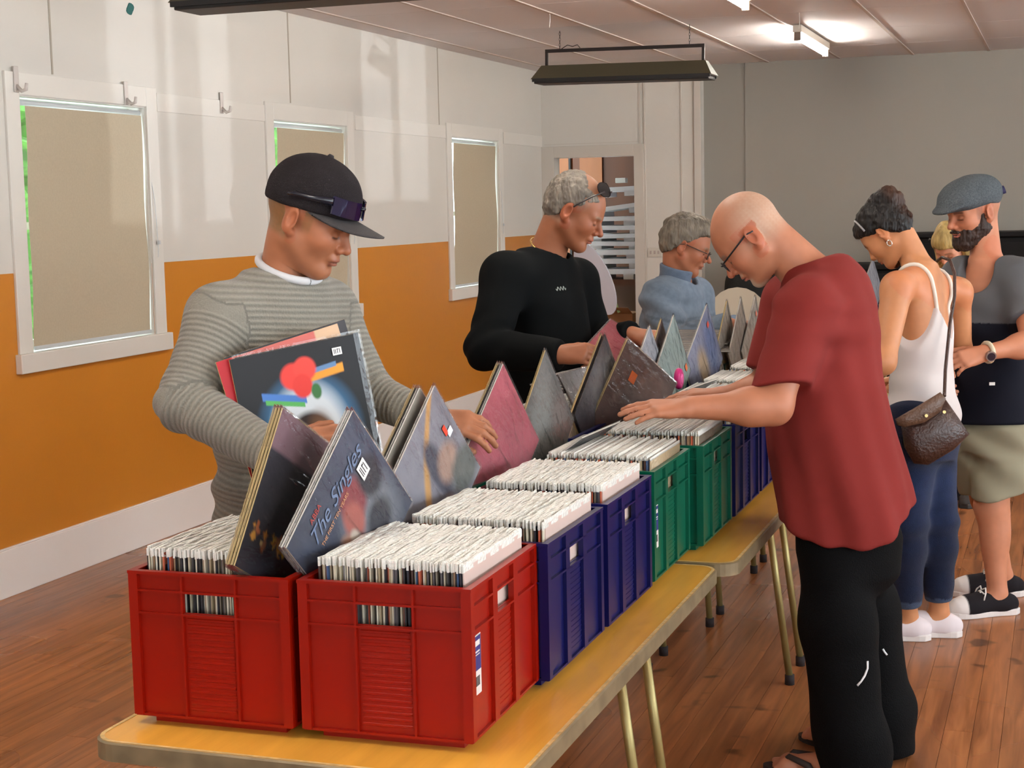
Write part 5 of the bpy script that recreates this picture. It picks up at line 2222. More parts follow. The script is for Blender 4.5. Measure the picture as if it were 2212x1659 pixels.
        for s in (-1, 1):
            MB().tube([toe + ZV * .030, toe - d * .03 + sd * s * .022 + ZV * .056, mid + sd * s * .045 + ZV * .045, mid + sd * s * .05 - d * .02 + ZV * .012], [.006, .009, .011, .011], 8).build('strap', mat('flip_flop_strap', (44, 34, 30), rough=0.7), so, smooth=True)
    spectacles(H, '', root, (24, 20, 24), 0.0026, z0=0.0)
    finish(root)
    return root


man_red()


# ================================================================== grey-haired man in the black sweatshirt
def man_black():
    D = 5.75
    root = person('grey haired man in a black sweatshirt with sunglasses pushed up on his head', at(1165, 900, D) * np.array([1, 1, 0]))
    f = facing(0.82, 0.57)
    neck = at(1178, 552, 5.80)
    pelvis = at(1160, 915, 5.86)
    B = Fig(pelvis, neck, f)
    H = Head(at(1240, 455, 5.74), facing(0.98, 0.18, 27), s=1.05)
    shR, shL = at(1092, 598, 5.64), at(1246, 606, 5.98)
    elR, wrR = at(1052, 752, 5.52), at(1202, 766, 5.40)
    elL, wrL = at(1285, 745, 6.00), at(1362, 722, 5.84)
    hR, hL = B.pt(-0.02, -0.09), B.pt(-0.02, 0.09)
    kR, kL = hR + np.array([0.02, -0.02, -0.42]), hL + np.array([0.02, 0.02, -0.42])
    aR, aL = np.array([kR[0] - .02, kR[1], 0.085]), np.array([kL[0] - .02, kL[1], 0.085])
    S = SDF()
    S.add(B.loft([-0.18, 0, 0.3, 0.6, 0.85, 1.0], [.10, .12, .12, .14, .12, .06], [.08, .10, .10, .10, .075, .055]), 0.05)
    S.add(p_cone(B.pt(0.98), H.w((-0.03, 0, -0.055)), 0.068, 0.063), 0.04)
    arm(S, shR, elR, wrR, (.05, .042, .030))
    arm(S, shL, elL, wrL, (.05, .042, .030))
    for hp, k, a in ((hR, kR, aR), (hL, kL, aL)):
        leg(S, hp, k, a)
        foot(S, a, a + np.array([0.17, -0.06, 0]))
        BARE.append((root, a, np.array([0.17, -0.06, 0])))
    add_head(S, H, jaw=1.06)
    dR = at(1290, 762, 5.36) - wrR
    dL = at(1420, 728, 5.80) - wrL
    hand_prims(S, wrR + unit(dR) * 0.012, dR, unit(CAMH_ + 0.55 * ZV), 1, (0.85, 0.95, 1.0, 1.0), (0.3, 0.35), spread=0.5)
    hand_prims(S, wrL + unit(dL) * 0.012, dL, unit(ZV + 0.4 * CAMH_), -1, (0.5, 0.5, 0.5, 0.5), (0.3, 0.3), spread=0.5)

    def hairm(x, y, z):
        line = z - 0.55 * (x + 0.0)
        scalp = sst(0.062, 0.030, x) * sst(0.0, 0.03, z - 0.45 * (x - 0.02))
        back = sst(0.0, -0.02, x) * sst(-0.062, -0.045, z)
        ear = (np.abs(y) > 0.073) & (x > -0.042) & (x < 0.016) & (z > -0.05) & (z < 0.030)
        return np.where(ear, 0, np.maximum(scalp, back))

    def thin(x, y, z):
        return sst(0.095, 0.125, z) * sst(-0.06, -0.01, x)

    def col(V):
        q = H.loc(V)
        c = head_col(H, V, (152, 94, 64), lip=(160, 92, 76), brow=(150, 128, 110), stubble=[(hairm, (134, 116, 100), 0.55)], redness=0.09)
        return c
    build_body(root, S, H, None, col, [(wrR, dR), (wrL, dL)], extra=[pelvis, shR, shL, elR, elL, wrR, wrL, aL - ZV * .12, aR - ZV * .12, at(1290, 762, 5.36)], hb=0.014, hh=0.0038)
    Hh = SDF()
    Hh.add(H.ell((-0.013, 0, 0.037), (0.106, 0.084, 0.101)), 0.02)
    Hh.add(H.ell((-0.050, 0, -0.010), (0.056, 0.066, 0.062)), 0.03)
    Hh.cut(lambda P: -(H.loc(P) @ unit((-0.70, 0, 1.0)) - 0.010 + 0.030 * np.clip(-H.loc(P)[:, 0] * 12, 0, 1.6)) * H.s, 0.010)
    Hh.sub(H.ell((-0.006, 0.092, -0.010), (0.026, 0.024, 0.040)), 0.006)
    Hh.sub(H.ell((-0.006, -0.092, -0.010), (0.026, 0.024, 0.040)), 0.006)
    Hh.sub(H.ell((0.055, 0, 0.115), (0.075, 0.060, 0.042)), 0.02)
    Hh.post = lambda P: 0.003 * wob(P, 130, 3) + 0.002 * wob(P, 300, 4)
    cloth('hair', root, Hh, [H.w((0, 0, 0.05))], 0.0045, m_hair, lambda V: tint(V, (112, 104, 94), 0.30, 110, 5), margin=0.17)
    J = SDF()
    J.add(B.loft([-0.16, -0.08, 0.0, 0.25, 0.50, 0.75, 0.90, 1.0], [.165, .175, .178, .185, .185, .182, .135, .092], [.150, .158, .160, .165, .155, .140, .105, .085], CV=[0.01, .015, .02, .03, .025, .01, 0, 0], power=2.2), 0.05)
    J.add(p_cone(B.pt(0.91, -0.04), shR, 0.078, 0.078), 0.06)
    J.add(p_cone(B.pt(0.91, 0.04), shL, 0.078, 0.078), 0.06)
    J.add(p_cone(shR, elR, 0.084, 0.072), 0.05)
    J.add(capped(p_cone(elR, wrR + unit(wrR - elR) * .04, 0.074, 0.050), wrR + unit(wrR - elR) * .012, wrR - elR), 0.02)
    J.add(p_cone(shL, elL, 0.080, 0.070), 0.05)
    J.add(capped(p_cone(elL, wrL + unit(wrL - elL) * .04, 0.070, 0.050), wrL + unit(wrL - elL) * .012, wrL - elL), 0.02)
    J.sub(p_cone(B.pt(1.0, 0, 0.01), B.pt(1.35, 0, 0.06), 0.078, 0.09), 0.012)

    def folds(P):
        d = np.linalg.norm(P - elR, axis=1)
        return 0.007 * np.sin((P - elR) @ unit(wrR - shR) * 85 + 2) * np.exp(-(d / .1) ** 2) + 0.007 * wob(P, 9, 5) + 0.003 * wob(P, 22, 6)
    J.post = folds
    cloth('sweatshirt', root, J, [pelvis - ZV * .05, B.pt(1.02), shR, shL, elR, elL, wrR, wrL], 0.0085, m_wool, lambda V: tint(V, (12, 14, 15), 0.1, 14, 2), margin=0.12)
    T = SDF()
    T.add(B.loft([-0.34, -0.2, 0.0], [.11, .16, .16], [.11, .13, .13]), 0.05)
    for hp, k, a in ((hR, kR, aR), (hL, kL, aL)):
        T.add(p_cone(hp, k, 0.10, 0.08), 0.05)
        T.add(p_cone(k, a, 0.08, 0.065), 0.04)
    cloth('trousers', root, T, [pelvis, aR, aL, hR, hL], 0.018, m_denim, (30, 32, 40), margin=0.12)
    # small chest lettering, worked as loops of pale thread
    mk = MB()
    c0 = at(1250, 610, 5.56)
    wv = []
    for i in range(25):
        t = i / 24
        wv.append(at(1237 + 24 * t, 609 + 3.2 * math.sin(t * 22) - 1.5 * t, 5.60 + 0.05 * t))
    mk2 = mk.tube(wv, 0.0022, 5)
    g = mk2.build('chest_lettering', mat('pale_thread', (150, 158, 150), rough=0.7), root, smooth=True)
    # push the thread against the cloth
    me = g.data
    co = np.array([v.co[:] for v in me.vertices])
    for _ in range(14):
        d = J(co)
        eps = 0.002
        gr = np.stack([J(co + np.eye(3)[k] * eps) - d for k in range(3)], 1) / eps
        co = co - (d - 0.001)[:, None] * gr * 0.7 / np.maximum((gr * gr).sum(1), .3)[:, None]
    me.vertices.foreach_set('co', co.astype(np.float32).ravel())
    # thin gold chain
    ring = [B.pt(1.03 + 0.07 * -math.cos(a), 0.074 * math.sin(a), 0.014 + 0.066 * math.cos(a)) for a in np.linspace(0, 2 * math.pi, 30)]
    MB().tube(ring, 0.0028, 6, caps=False).build('necklace', mat('gold_chain', (226, 190, 110), rough=0.25, metal=0.8), root, smooth=True)
    finish(root)
    # sunglasses pushed up on the head
    g = empty('sunglasses', tuple(H.w((0.03, 0, 0.13))))
    tag(g, 'thin dark sunglasses pushed up on the grey haired man\'s head', 'sunglasses')
    gi = Matrix.Translation(g.location).inverted()
    m_fr = mat('sunglass_wire', (44, 34, 32), rough=0.3)
    m_le = mat('sunglass_brown_lens', (26, 18, 17), rough=0.5, spec=0.1)
    for s in (-1, 1):
        vs = []
        for a in np.linspace(0, 2 * math.pi, 16, endpoint=False):
            vs.append(H.w((0.080 + 0.018 * math.cos(a) - 0.030 * (0.5 + 0.5 * math.sin(a)), s * (0.036 + 0.030 * math.sin(a)), 0.116 - 0.020 * math.cos(a) - 0.012 * (0.5 + 0.5 * math.sin(a)))))
        vs2 = [v + H.s * 0.003 * (np.array([0.6, 0, 0.8]) @ H.R) for v in vs]
        n = len(vs)
        fs = [tuple(range(n - 1, -1, -1)), tuple(range(n, 2 * n))] + [(i, (i + 1) % n, n + (i + 1) % n, n + i) for i in range(n)]
        o = MB().add(vs + vs2, fs).build('lens', m_le, g)
        o.matrix_parent_inverse = gi
        o = MB().tube([H.w((0.076, s * 0.062, 0.108)), H.w((0.045, s * 0.082, 0.074)), H.w((0.012, s * 0.088, 0.030)), H.w((0.004, s * 0.089, 0.016))], 0.0032, 6).build('temple', m_fr, g, smooth=True)
        o.matrix_parent_inverse = gi
    o = MB().tube([H.w((0.088, -0.012, 0.112)), H.w((0.090, 0, 0.115)), H.w((0.088, 0.012, 0.112))], 0.003, 6).build('bridge', m_fr, g, smooth=True)
    o.matrix_parent_inverse = gi
    return root


man_black()


# ================================================================== man in the denim jacket
def man_denim():
    root = person('grey haired man with glasses in a pale blue denim jacket bending over the far crates', at(1440, 900, 7.3) * np.array([1, 1, 0]))
    f = facing(0.90, 0.42)
    neck = at(1462, 606, 7.32)
    pelvis = at(1432, 850, 7.42)
    B = Fig(pelvis, neck, f)
    H = Head(at(1482, 530, 7.28), facing(0.985, 0.17, 20), s=1.03)
    shR, shL = at(1424, 646, 7.20), at(1504, 640, 7.48)
    elR, wrR = at(1462, 742, 7.06), at(1572, 700, 6.98)
    elL, wrL = at(1520, 735, 7.45), at(1590, 706, 7.30)
    hR, hL = B.pt(-0.02, -0.09), B.pt(-0.02, 0.09)
    kR, kL = hR + np.array([0.02, -0.02, -0.36]), hL + np.array([0.02, 0.02, -0.36])
    aR, aL = np.array([kR[0] - .02, kR[1], 0.085]), np.array([kL[0] - .02, kL[1], 0.085])
    S = SDF()
    S.add(B.loft([-0.18, 0, 0.3, 0.6, 0.85, 1.0], [.10, .12, .12, .14, .12, .06], [.08, .09, .09, .10, .075, .055]), 0.05)
    S.add(p_cone(B.pt(0.98), H.w((-0.03, 0, -0.055)), 0.066, 0.060), 0.04)
    arm(S, shR, elR, wrR, (.05, .042, .030))
    arm(S, shL, elL, wrL, (.05, .042, .030))
    for hp, k, a in ((hR, kR, aR), (hL, kL, aL)):
        leg(S, hp, k, a)
        foot(S, a, a + np.array([0.17, -0.06, 0]))
        BARE.append((root, a, np.array([0.17, -0.06, 0])))
    add_head(S, H, jaw=1.04, nose=1.03)
    dR = at(1625, 706, 6.94) - wrR
    dL = at(1640, 712, 7.25) - wrL
    hand_prims(S, wrR + unit(dR) * 0.012, dR, unit(ZV + 0.4 * CAMH_), 1, (0.4, 0.4, 0.4, 0.4))
    hand_prims(S, wrL + unit(dL) * 0.012, dL, unit(ZV + 0.4 * CAMH_), -1, (0.4, 0.4, 0.4, 0.4))
    col = lambda V: head_col(H, V, (168, 108, 80), lip=(150, 92, 74), brow=(140, 126, 110), redness=0.06)
    build_body(root, S, H, None, col, [(wrR, dR), (wrL, dL)], extra=[pelvis, shR, shL, elR, elL, wrR, wrL, aL - ZV * .09, aR - ZV * .09], hb=0.016, hh=0.0045, hd=0.006)
    # hair: swept back, over the ears
    Hh = SDF()
    Hh.add(H.ell((-0.018, 0, 0.042), (0.112, 0.090, 0.106)), 0.02)
    Hh.add(H.ell((-0.055, 0, -0.005), (0.062, 0.080, 0.075)), 0.03)
    Hh.add(H.ell((0.045, 0, 0.095), (0.060, 0.062, 0.045)), 0.03)
    Hh.cut(lambda P: -(H.loc(P) @ unit((-0.62, 0, 1.0)) - 0.012 + 0.025 * np.clip(-H.loc(P)[:, 0] * 12, 0, 1.9)) * H.s, 0.012)
    Hh.sub(H.ell((-0.004, 0.095, -0.012), (0.020, 0.026, 0.034)), 0.006)
    Hh.sub(H.ell((-0.004, -0.095, -0.012), (0.020, 0.026, 0.034)), 0.006)
    Hh.post = lambda P: 0.005 * wob(H.loc(P) * np.array([0.6, 1.6, 1.4]), 70, 3) + 0.003 * wob(P, 160, 4)
    cloth('hair', root, Hh, [H.w((0, 0, 0.05))], 0.0055, m_hair, lambda V: tint(V, (112, 104, 92), 0.30, 90, 5), margin=0.18)
    J = SDF()
    J.add(B.loft([-0.14, 0.0, 0.25, 0.50, 0.75, 0.90, 1.0], [.175, .178, .180, .185, .182, .140, .095], [.140, .145, .145, .145, .140, .112, .088], power=2.2), 0.05)
    J.add(p_cone(B.pt(0.91, -0.04), shR, 0.080, 0.080), 0.06)
    J.add(p_cone(B.pt(0.91, 0.04), shL, 0.080, 0.080), 0.06)
    J.add(p_cone(shR, elR, 0.086, 0.074), 0.05)
    J.add(capped(p_cone(elR, wrR + unit(wrR - elR) * .04, 0.076, 0.054), wrR + unit(wrR - elR) * .012, wrR - elR), 0.02)
    J.add(p_cone(shL, elL, 0.082, 0.072), 0.05)
    J.add(capped(p_cone(elL, wrL + unit(wrL - elL) * .04, 0.072, 0.054), wrL + unit(wrL - elL) * .012, wrL - elL), 0.02)
    J.sub(p_cone(B.pt(1.0, 0, 0.015), B.pt(1.35, 0, 0.06), 0.078, 0.09), 0.012)
    J.sub(p_ell(B.pt(0.55, 0.03, 0.17), np.stack([B.u, B.v, B.w]), (.028, .06, .26)), 0.01)

    def folds(P):
        d = np.linalg.norm(P - elR, axis=1)
        d2 = np.linalg.norm(P - (shR + (elR - shR) * .35), axis=1)
        return 0.010 * np.sin((P - elR) @ unit(wrR - shR) * 70 + 2) * np.exp(-(d / .13) ** 2) + 0.011 * np.sin((P - shR) @ unit(np.array([0.3, 0, 1.0])) * 65 + 3 * wob(P, 8, 1)) * np.exp(-(d2 / .16) ** 2) + 0.007 * wob(P, 12, 7)
    J.post = folds

    def jc(V):
        c = tint(V, (116, 132, 150), 0.12, 26, 3)
        c *= (1 + 0.10 * wob(V, 70, 5))[:, None]
        q = V - B.pelvis
        seam = np.abs((q @ B.w) / B.L - 0.72) < 0.010
        c[seam] *= 0.72
        return c
    jk = cloth('denim_jacket', root, J, [pelvis - ZV * .05, B.pt(1.02), shR, shL, elR, elL, wrR, wrL], 0.010, m_denim, jc, margin=0.13)
    # collar
    C = SDF()
    C.add(p_loft(B.pt(0.96, 0, 0.006), B.w + 0.12 * B.v, B.u, B.v, [0.0, 0.04, 0.085], [.098, .094, .100], [.092, .088, .094]), 0.02)
    C.sub(p_loft(B.pt(0.90, 0, 0.006), B.w + 0.12 * B.v, B.u, B.v, [0.0, 0.10, 0.2], [.084, .080, .088], [.078, .074, .082]), 0.004)
    C.sub(p_ell(B.pt(1.05, 0.02, 0.13), np.stack([B.u, B.v, B.w]), (.07, .11, .12)), 0.004)
    cloth('collar', root, C, [B.pt(1.0)], 0.006, m_denim, lambda V: tint(V, (104, 120, 142), 0.1, 40, 2), margin=0.16)
    mk = MB()
    dk = mat('dark_patch', (24, 26, 36), rough=0.7)
    o = at(1496, 671, 7.06)
    T = SDF()
    T.add(B.loft([-0.34, -0.2, 0.0], [.11, .16, .16], [.11, .12, .12]), 0.05)
    for hp, k, a in ((hR, kR, aR), (hL, kL, aL)):
        T.add(p_cone(hp, k, 0.10, 0.08), 0.05)
        T.add(p_cone(k, a, 0.08, 0.065), 0.04)
    cloth('trousers', root, T, [pelvis, aR, aL, hR, hL], 0.018, m_denim, (34, 32, 38), margin=0.12)
    ts = SDF()
    ts.add(B.loft([-0.1, 0.3, 0.6, 0.9, 1.0], [.15, .155, .16, .11, .08], [.125, .128, .13, .095, .075]), 0.03)
    cloth('undershirt', root, ts, [B.pt(0), B.pt(1.0)], 0.014, m_cotton, (26, 28, 40), margin=0.18)
    spectacles(H, '', root, (60, 46, 40), 0.0022)
    finish(root)
    return root


man_denim()


def shoe(root, name, an, toe, upper, sole, detail=None, lace=False, h=0.0045, ankle_open=0.075):
    """low canvas plimsoll: upper shell and rubber sole, plus laces"""
    an, toe = np.asarray(an, float), np.asarray(toe, float)
    d = unit(np.array([toe[0] - an[0], toe[1] - an[1], 0]))
    sd = np.array([-d[1], d[0], 0])
    g = np.array([an[0], an[1], 0])
    heel = g - d * 0.055
    L = float(np.linalg.norm((np.array([toe[0], toe[1], 0]) - heel)))

    def P(t, s, z):
        return heel + d * (t * L) + sd * s + ZV * z
    e = empty(name)
    e.parent = root
    ts = np.linspace(0, 1, 13)
    wid = [.036, .042, .043, .041, .039, .039, .041, .045, .048, .048, .045, .037, .020]
    t2 = -0.125 + 1.19 * ts
    w2 = [.026] + [q + .004 for q in wid[1:-1]] + [.024]
    out = [(P(t, w, 0)[0], P(t, w, 0)[1]) for t, w in zip(t2, w2)] + [(P(t, -w, 0)[0], P(t, -w, 0)[1]) for t, w in zip(t2[::-1], w2[::-1])]
    MB().prism(out[::-1] if False else out, 2, 0.0, 0.026).build('sole', sole, e, smooth=False, bevel=0.004)
    S = SDF()
    zt = [.075, .078, .078, .080, .090, .092, .082, .066, .054, .048, .046, .044, .030]
    for i in range(12):
        a, b = ts[i], ts[i + 1]
        S.add(p_cone(P(a, 0, min(zt[i], .06) * 0.5 + .010), P(b, 0, min(zt[i + 1], .06) * 0.5 + .010), wid[i] * 0.98, wid[i + 1] * 0.98), 0.02)
    S.add(p_cone(P(0.14, 0, 0.045), P(0.50, 0, 0.062), 0.034, 0.031), 0.025)
    S.cut(lambda Q: -(Q[:, 2] - 0.018), 0.003)
    ops = p_cone(P(0.17, 0, 0.115), P(0.33, 0, 0.115), 0.034, 0.030)
    S.sub(ops, 0.008)
    V, F = polygonize(S, np.minimum(P(-.1, -.06, 0), P(1.1, .06, .1)) - .06, np.maximum(P(-.1, -.06, 0), P(1.1, .06, .1)) + .07, h)
    c = np.tile(lin(upper), (len(V), 1))
    q = V - heel
    t = (q @ d) / L
    if detail is not None:
        w = sst(0.80, 0.83, t)
        c = c * (1 - w[:, None]) + lin(detail) * w[:, None]
    np_mesh('upper', V, F, m_cotton, e, col=c)
    if lace:
        lm = mat('shoe_lace', (230, 226, 222), rough=0.8)
        mb = MB()
        for k in range(5):
            t0 = 0.50 + 0.055 * k
            z = 0.096 - 0.011 * k
            for s in (-1, 1):
                mb.tube([P(t0, s * 0.024, z - 0.004), P(t0 + 0.025, 0, z + 0.006), P(t0 + 0.05, -s * 0.024, z - 0.012)], 0.0035, 5)
        for s in (-1, 1):
            mb.tube([P(.50, 0, .104), P(.47, s * .02, .115), P(.50, s * .036, .100), P(.54, s * .040, .070)], 0.0032, 5)
        mb.build('laces', lm, e, smooth=True)
        MB().box(-0.018, 0.018, -0.004, 0.004, 0, 0.02)
    return e


for (_r, _a, _d) in BARE:
    _n = set(bpy.data.objects)
    shoe(_r, 'shoe', _a, np.asarray(_a) + unit(_d) * 0.20, (60, 56, 54), mat('shoe_rubber_dark', (40, 38, 38), rough=0.6), h=0.008)
    for _o in set(bpy.data.objects) - _n:
        if _o.parent == _r:
            _o.matrix_parent_inverse = Matrix.Translation(_r.location).inverted()


# ================================================================== woman in the white camisole
def woman():
    root = person('woman with dark hair in a bun wearing a white strappy top and blue jeans', (-0.50, 6.02, 0))
    f = facing(-0.86, -0.50)
    neck = at(1990, 575, 5.88)
    pelvis = at(1992, 898, 5.86)
    B = Fig(pelvis, neck, f)
    H = Head(at(1916, 503, 5.92), facing(-0.82, -0.57, 44), s=0.93)
    shL, shR = at(1938, 622, 5.70), at(2068, 632, 6.00)
    elL, wrL = at(1908, 782, 5.62), at(1800, 800, 5.66)
    elR, wrR = at(2076, 760, 6.10), at(1960, 815, 6.30)
    hL, hR = B.pt(-0.03, 0.085), B.pt(-0.03, -0.085)
    tL, tR = at(1895, 1378, 5.80) * np.array([1, 1, 0]), at(1930, 1362, 6.0) * np.array([1, 1, 0])
    aL, aR = np.array([-0.545, 6.035, 0.085]), np.array([-0.435, 6.115, 0.085])
    dft = unit(facing(-0.92, -0.1))
    tL, tR = aL + dft * 0.17, aR + dft * 0.17
    kL, kR = (hL + aL) / 2 + np.array([-0.02, 0, 0.0]), (hR + aR) / 2 + np.array([0.015, 0, 0.0])
    S = SDF()
    S.add(B.loft([-0.16, 0, 0.28, 0.55, 0.80, 0.92, 1.0], [.13, .150, .118, .138, .145, .095, .050], [.10, .115, .088, .100, .085, .062, .048]), 0.05)
    S.add(p_cone(B.pt(0.97), H.w((-0.035, 0, -0.055)), 0.050, 0.052), 0.05)
    S.add(p_cone(B.pt(0.90, 0.05), shL, 0.055, 0.055), 0.05)
    S.add(p_cone(B.pt(0.90, -0.05), shR, 0.055, 0.055), 0.05)
    arm(S, shL, elL, wrL, (.056, .042, .026), up_k=0.03)
    arm(S, shR, elR, wrR, (.052, .040, .026), up_k=0.03)
    for hp, k, a, t in ((hL, kL, aL, tL), (hR, kR, aR, tR)):
        leg(S, hp, k, a, (.085, .058, .036))
        foot(S, a, t)
    add_head(S, H, fem=True, nose=0.95)
    dL, dR = np.array([-0.5, 0.1, -0.1]), np.array([-0.5, 0.1, -0.1])
    hand_prims(S, wrL + unit(dL) * 0.01, dL, ZV, -1, s=0.88)
    hand_prims(S, wrR + unit(dR) * 0.01, dR, ZV, 1, s=0.88)

    def col(V):
        c = head_col(H, V, (192, 130, 88), lip=(180, 96, 90), brow=(44, 30, 26), redness=0.05)
        # strap-free sun tan: slightly pinker back
        q = V - B.pelvis
        return c
    build_body(root, S, H, None, col, [(wrL, dL), (wrR, dR)], extra=[pelvis, shR, shL, elR, elL, wrR, wrL, aL - ZV * .09, aR - ZV * .09, tL, tR], hb=0.0085, hh=0.0042, hd=0.006)
    # hair: smooth cap drawn up into a loose bun
    hair = SDF()
    hair.add(H.ell((-0.014, 0, 0.042), (0.114, 0.092, 0.108)), 0.02)
    hair.add(H.ell((0.055, 0, 0.052), (0.054, 0.068, 0.056)), 0.03)
    hair.add(H.ell((-0.045, 0, -0.012), (0.066, 0.070, 0.062)), 0.03)
    hair.cut(lambda P: -(H.loc(P) @ unit((-0.55, 0, 1.0)) - 0.004 + 0.040 * np.clip(-(H.loc(P)[:, 0] + 0.015) * 16, 0, 1.9)) * H.s, 0.010)
    hair.sub(H.ell((-0.004, 0.094, -0.014), (0.022, 0.026, 0.034)), 0.006)
    hair.sub(H.ell((-0.004, -0.094, -0.014), (0.022, 0.026, 0.034)), 0.006)
    hair.add(H.ell((-0.080, 0, 0.098), (0.062, 0.064, 0.056)), 0.018)
    hair.add(H.ell((-0.112, 0.006, 0.075), (0.042, 0.048, 0.050)), 0.02)
    hair.add(H.cone((-0.120, 0.015, 0.05), (-0.128, 0.02, -0.02), 0.016, 0.004), 0.015)
    hair.post = lambda P: 0.004 * wob(P, 90, 3) + 0.003 * wob(P, 210, 4) + 0.006 * wob(P, 60, 6) * (H.loc(P)[:, 0] < -0.06)

    def hcol(V):
        q = H.loc(V)
        c = tint(V, (17, 12, 11), 0.3, 80, 2)
        w = sst(-0.095, -0.15, q[:, 0]) * 0.55
        return c * (1 - w[:, None]) + lin((78, 46, 28)) * w[:, None]
    cloth('hair', root, hair, [H.w((0, 0, 0.05)), H.w((-0.12, 0, 0.1))], 0.0048, m_hair, hcol, margin=0.16)
    band = [H.w((0.062 - 0.030 * abs(math.sin(a)) + 0.004, 0.089 * math.sin(a), 0.060 + 0.066 * math.cos(a))) for a in np.linspace(-1.75, 1.75, 21)]
    MB().tube(band, 0.0042, 6).build('hair_band', mat('hair_band_grey', (150, 146, 146), rough=0.4), root, smooth=True)
    for s in (-1, 1):
        ring = [H.w((-0.004 + 0.010 * math.cos(a), s * 0.084, -0.058 + 0.012 * math.sin(a))) for a in np.linspace(0, 2 * math.pi, 13)]
        MB().tube(ring, 0.0022, 5, caps=False).build('earring', mat('silver_ring', (226, 222, 214), rough=0.2, metal=0.7), root, smooth=True)
    # camisole with a deep V back and narrow straps
    J = SDF()
    J.add(B.loft([-0.20, -0.08, 0.0, 0.28, 0.55, 0.80, 0.95], [.178, .180, .174, .140, .152, .158, .135], [.140, .142, .136, .108, .114, .100, .085]), 0.04)

    def neckline(P):
        q = P - B.pelvis
        t = (q @ B.w) / B.L
        x = q @ B.u
        v = q @ B.v
        topz = np.where(v < 0, 0.50 + 2.3 * np.abs(x), 0.62 + 0.5 * np.abs(x))          # V at the back
        side = 0.735 - 0.35 * np.clip((np.abs(x) - 0.085) / 0.07, 0, 1)                  # armholes
        lim = np.minimum(topz, side)
        return (t - lim) * B.L * 0.55
    J.cut(neckline, 0.004)

    def hem(P):
        q = P - B.pelvis
        return -(q @ ZV + 0.055 + 0.030 * np.sin(3.0 * (q @ RH_) / 0.2 + 0.7))
    J.cut(hem, 0.004)
    J.post = lambda P: 0.006 * np.sin((P - B.pelvis) @ unit(ZV * 1.0 + RH_ * 0.5) * 55 + 3 * wob(P, 7, 2)) * np.clip(1 - ((P - B.pelvis) @ B.w / B.L) / .5, 0, 1) + 0.003 * wob(P, 18, 3)
    cloth('camisole', root, J, [pelvis - ZV * .05, B.pt(0.95), B.pt(.3, .12), B.pt(.3, -.12)], 0.0065, m_cotton, lambda V: tint(V, (212, 203, 200), 0.03, 30, 1), margin=0.14)
    for s in (-1, 1):
        st_ = [B.pt(0.61, s * 0.086, -0.105), B.pt(0.68, s * 0.088, -0.100), B.pt(0.78, s * 0.089, -0.086), B.pt(0.90, s * 0.090, -0.064), B.pt(0.975, s * 0.088, -0.012), B.pt(0.95, s * 0.086, 0.05), B.pt(0.80, s * 0.082, 0.085)]
        pts = []
        for a, b in zip(st_[:-1], st_[1:]):
            for q in np.linspace(0, 1, 5, endpoint=False):
                pts.append(a + (b - a) * q)
        pts.append(st_[-1])
        pts = np.array(pts)
        for _ in range(10):
            dd = S.raw(pts)
            gr = np.stack([S.raw(pts + np.eye(3)[k] * .002) - dd for k in range(3)], 1) / .002
            pts = pts - (dd - 0.003)[:, None] * gr * 0.7
        MB().tube(list(pts), 0.0085, 6).build('strap', mat('camisole_strap', (228, 220, 208), rough=0.8), root, smooth=True)
    # jeans
    T = SDF()
    T.add(B.loft([-0.30, -0.15, 0.02], [.13, .172, .155], [.115, .140, .122]), 0.05)
    for hp, k, a in ((hL, kL, aL), (hR, kR, aR)):
        T.add(p_cone(hp, k, 0.102, 0.074), 0.05)
        c = k + (a - k) * 0.28
        T.add(p_cone(k, c, 0.070, 0.066), 0.04)
        T.add(capped(p_cone(c, a - ZV * .04, 0.066, 0.049), a + ZV * 0.055, a - k), 0.04)
    T.post = lambda P: 0.004 * np.sin(P[:, 2] * 60 + 4 * wob(P, 7, 1)) * (np.exp(-((P[:, 2] - 0.47) / .07) ** 2) + .5 * np.exp(-((P[:, 2] - 0.2) / .1) ** 2)) + 0.003 * wob(P, 14, 4)

    def jc(V):
        c = tint(V, (18, 28, 54), 0.12, 18, 3)
        w = np.exp(-((V[:, 2] - 0.62) / .14) ** 2) * 0.35
        c = c * (1 - w[:, None]) + lin((44, 66, 112)) * w[:, None]
        fr = (V[:, 2] < 0.155)
        c[fr] = lin((60, 74, 98))
        return c
    cloth('jeans', root, T, [pelvis, aL, aR, hL, hR, kL, kR], 0.0085, m_denim, jc, margin=0.13)
    wh = mat('shoe_rubber_white', (220, 212, 208), rough=0.5)
    shoe(root, 'shoe', aL, tL + dft * 0.015, (220, 208, 210), wh)
    shoe(root, 'shoe', aR, tR + dft * 0.015, (220, 208, 210), wh)
    finish(root)
    for e in root.children:
        if e.name.startswith('shoe'):
            pass
    # cross-body bag
    bag = empty('shoulder_bag', tuple(at(2010, 990, 5.62)))
    tag(bag, 'dark brown leather shoulder bag with a flap hanging at the woman\'s hip', 'bag')
    gi = Matrix.Translation(bag.location).inverted()
    m_bag = mat('bag_leather', (58, 34, 26), rough=0.35, bump=(120, 0.3), noise=(12, 0.12))
    m_flap = mat('bag_flap_leather', (92, 66, 50), rough=0.38, bump=(120, 0.3))
    m_rivet = mat('bag_rivet', (220, 190, 130), rough=0.2, metal=0.8)
    dd = 5.60

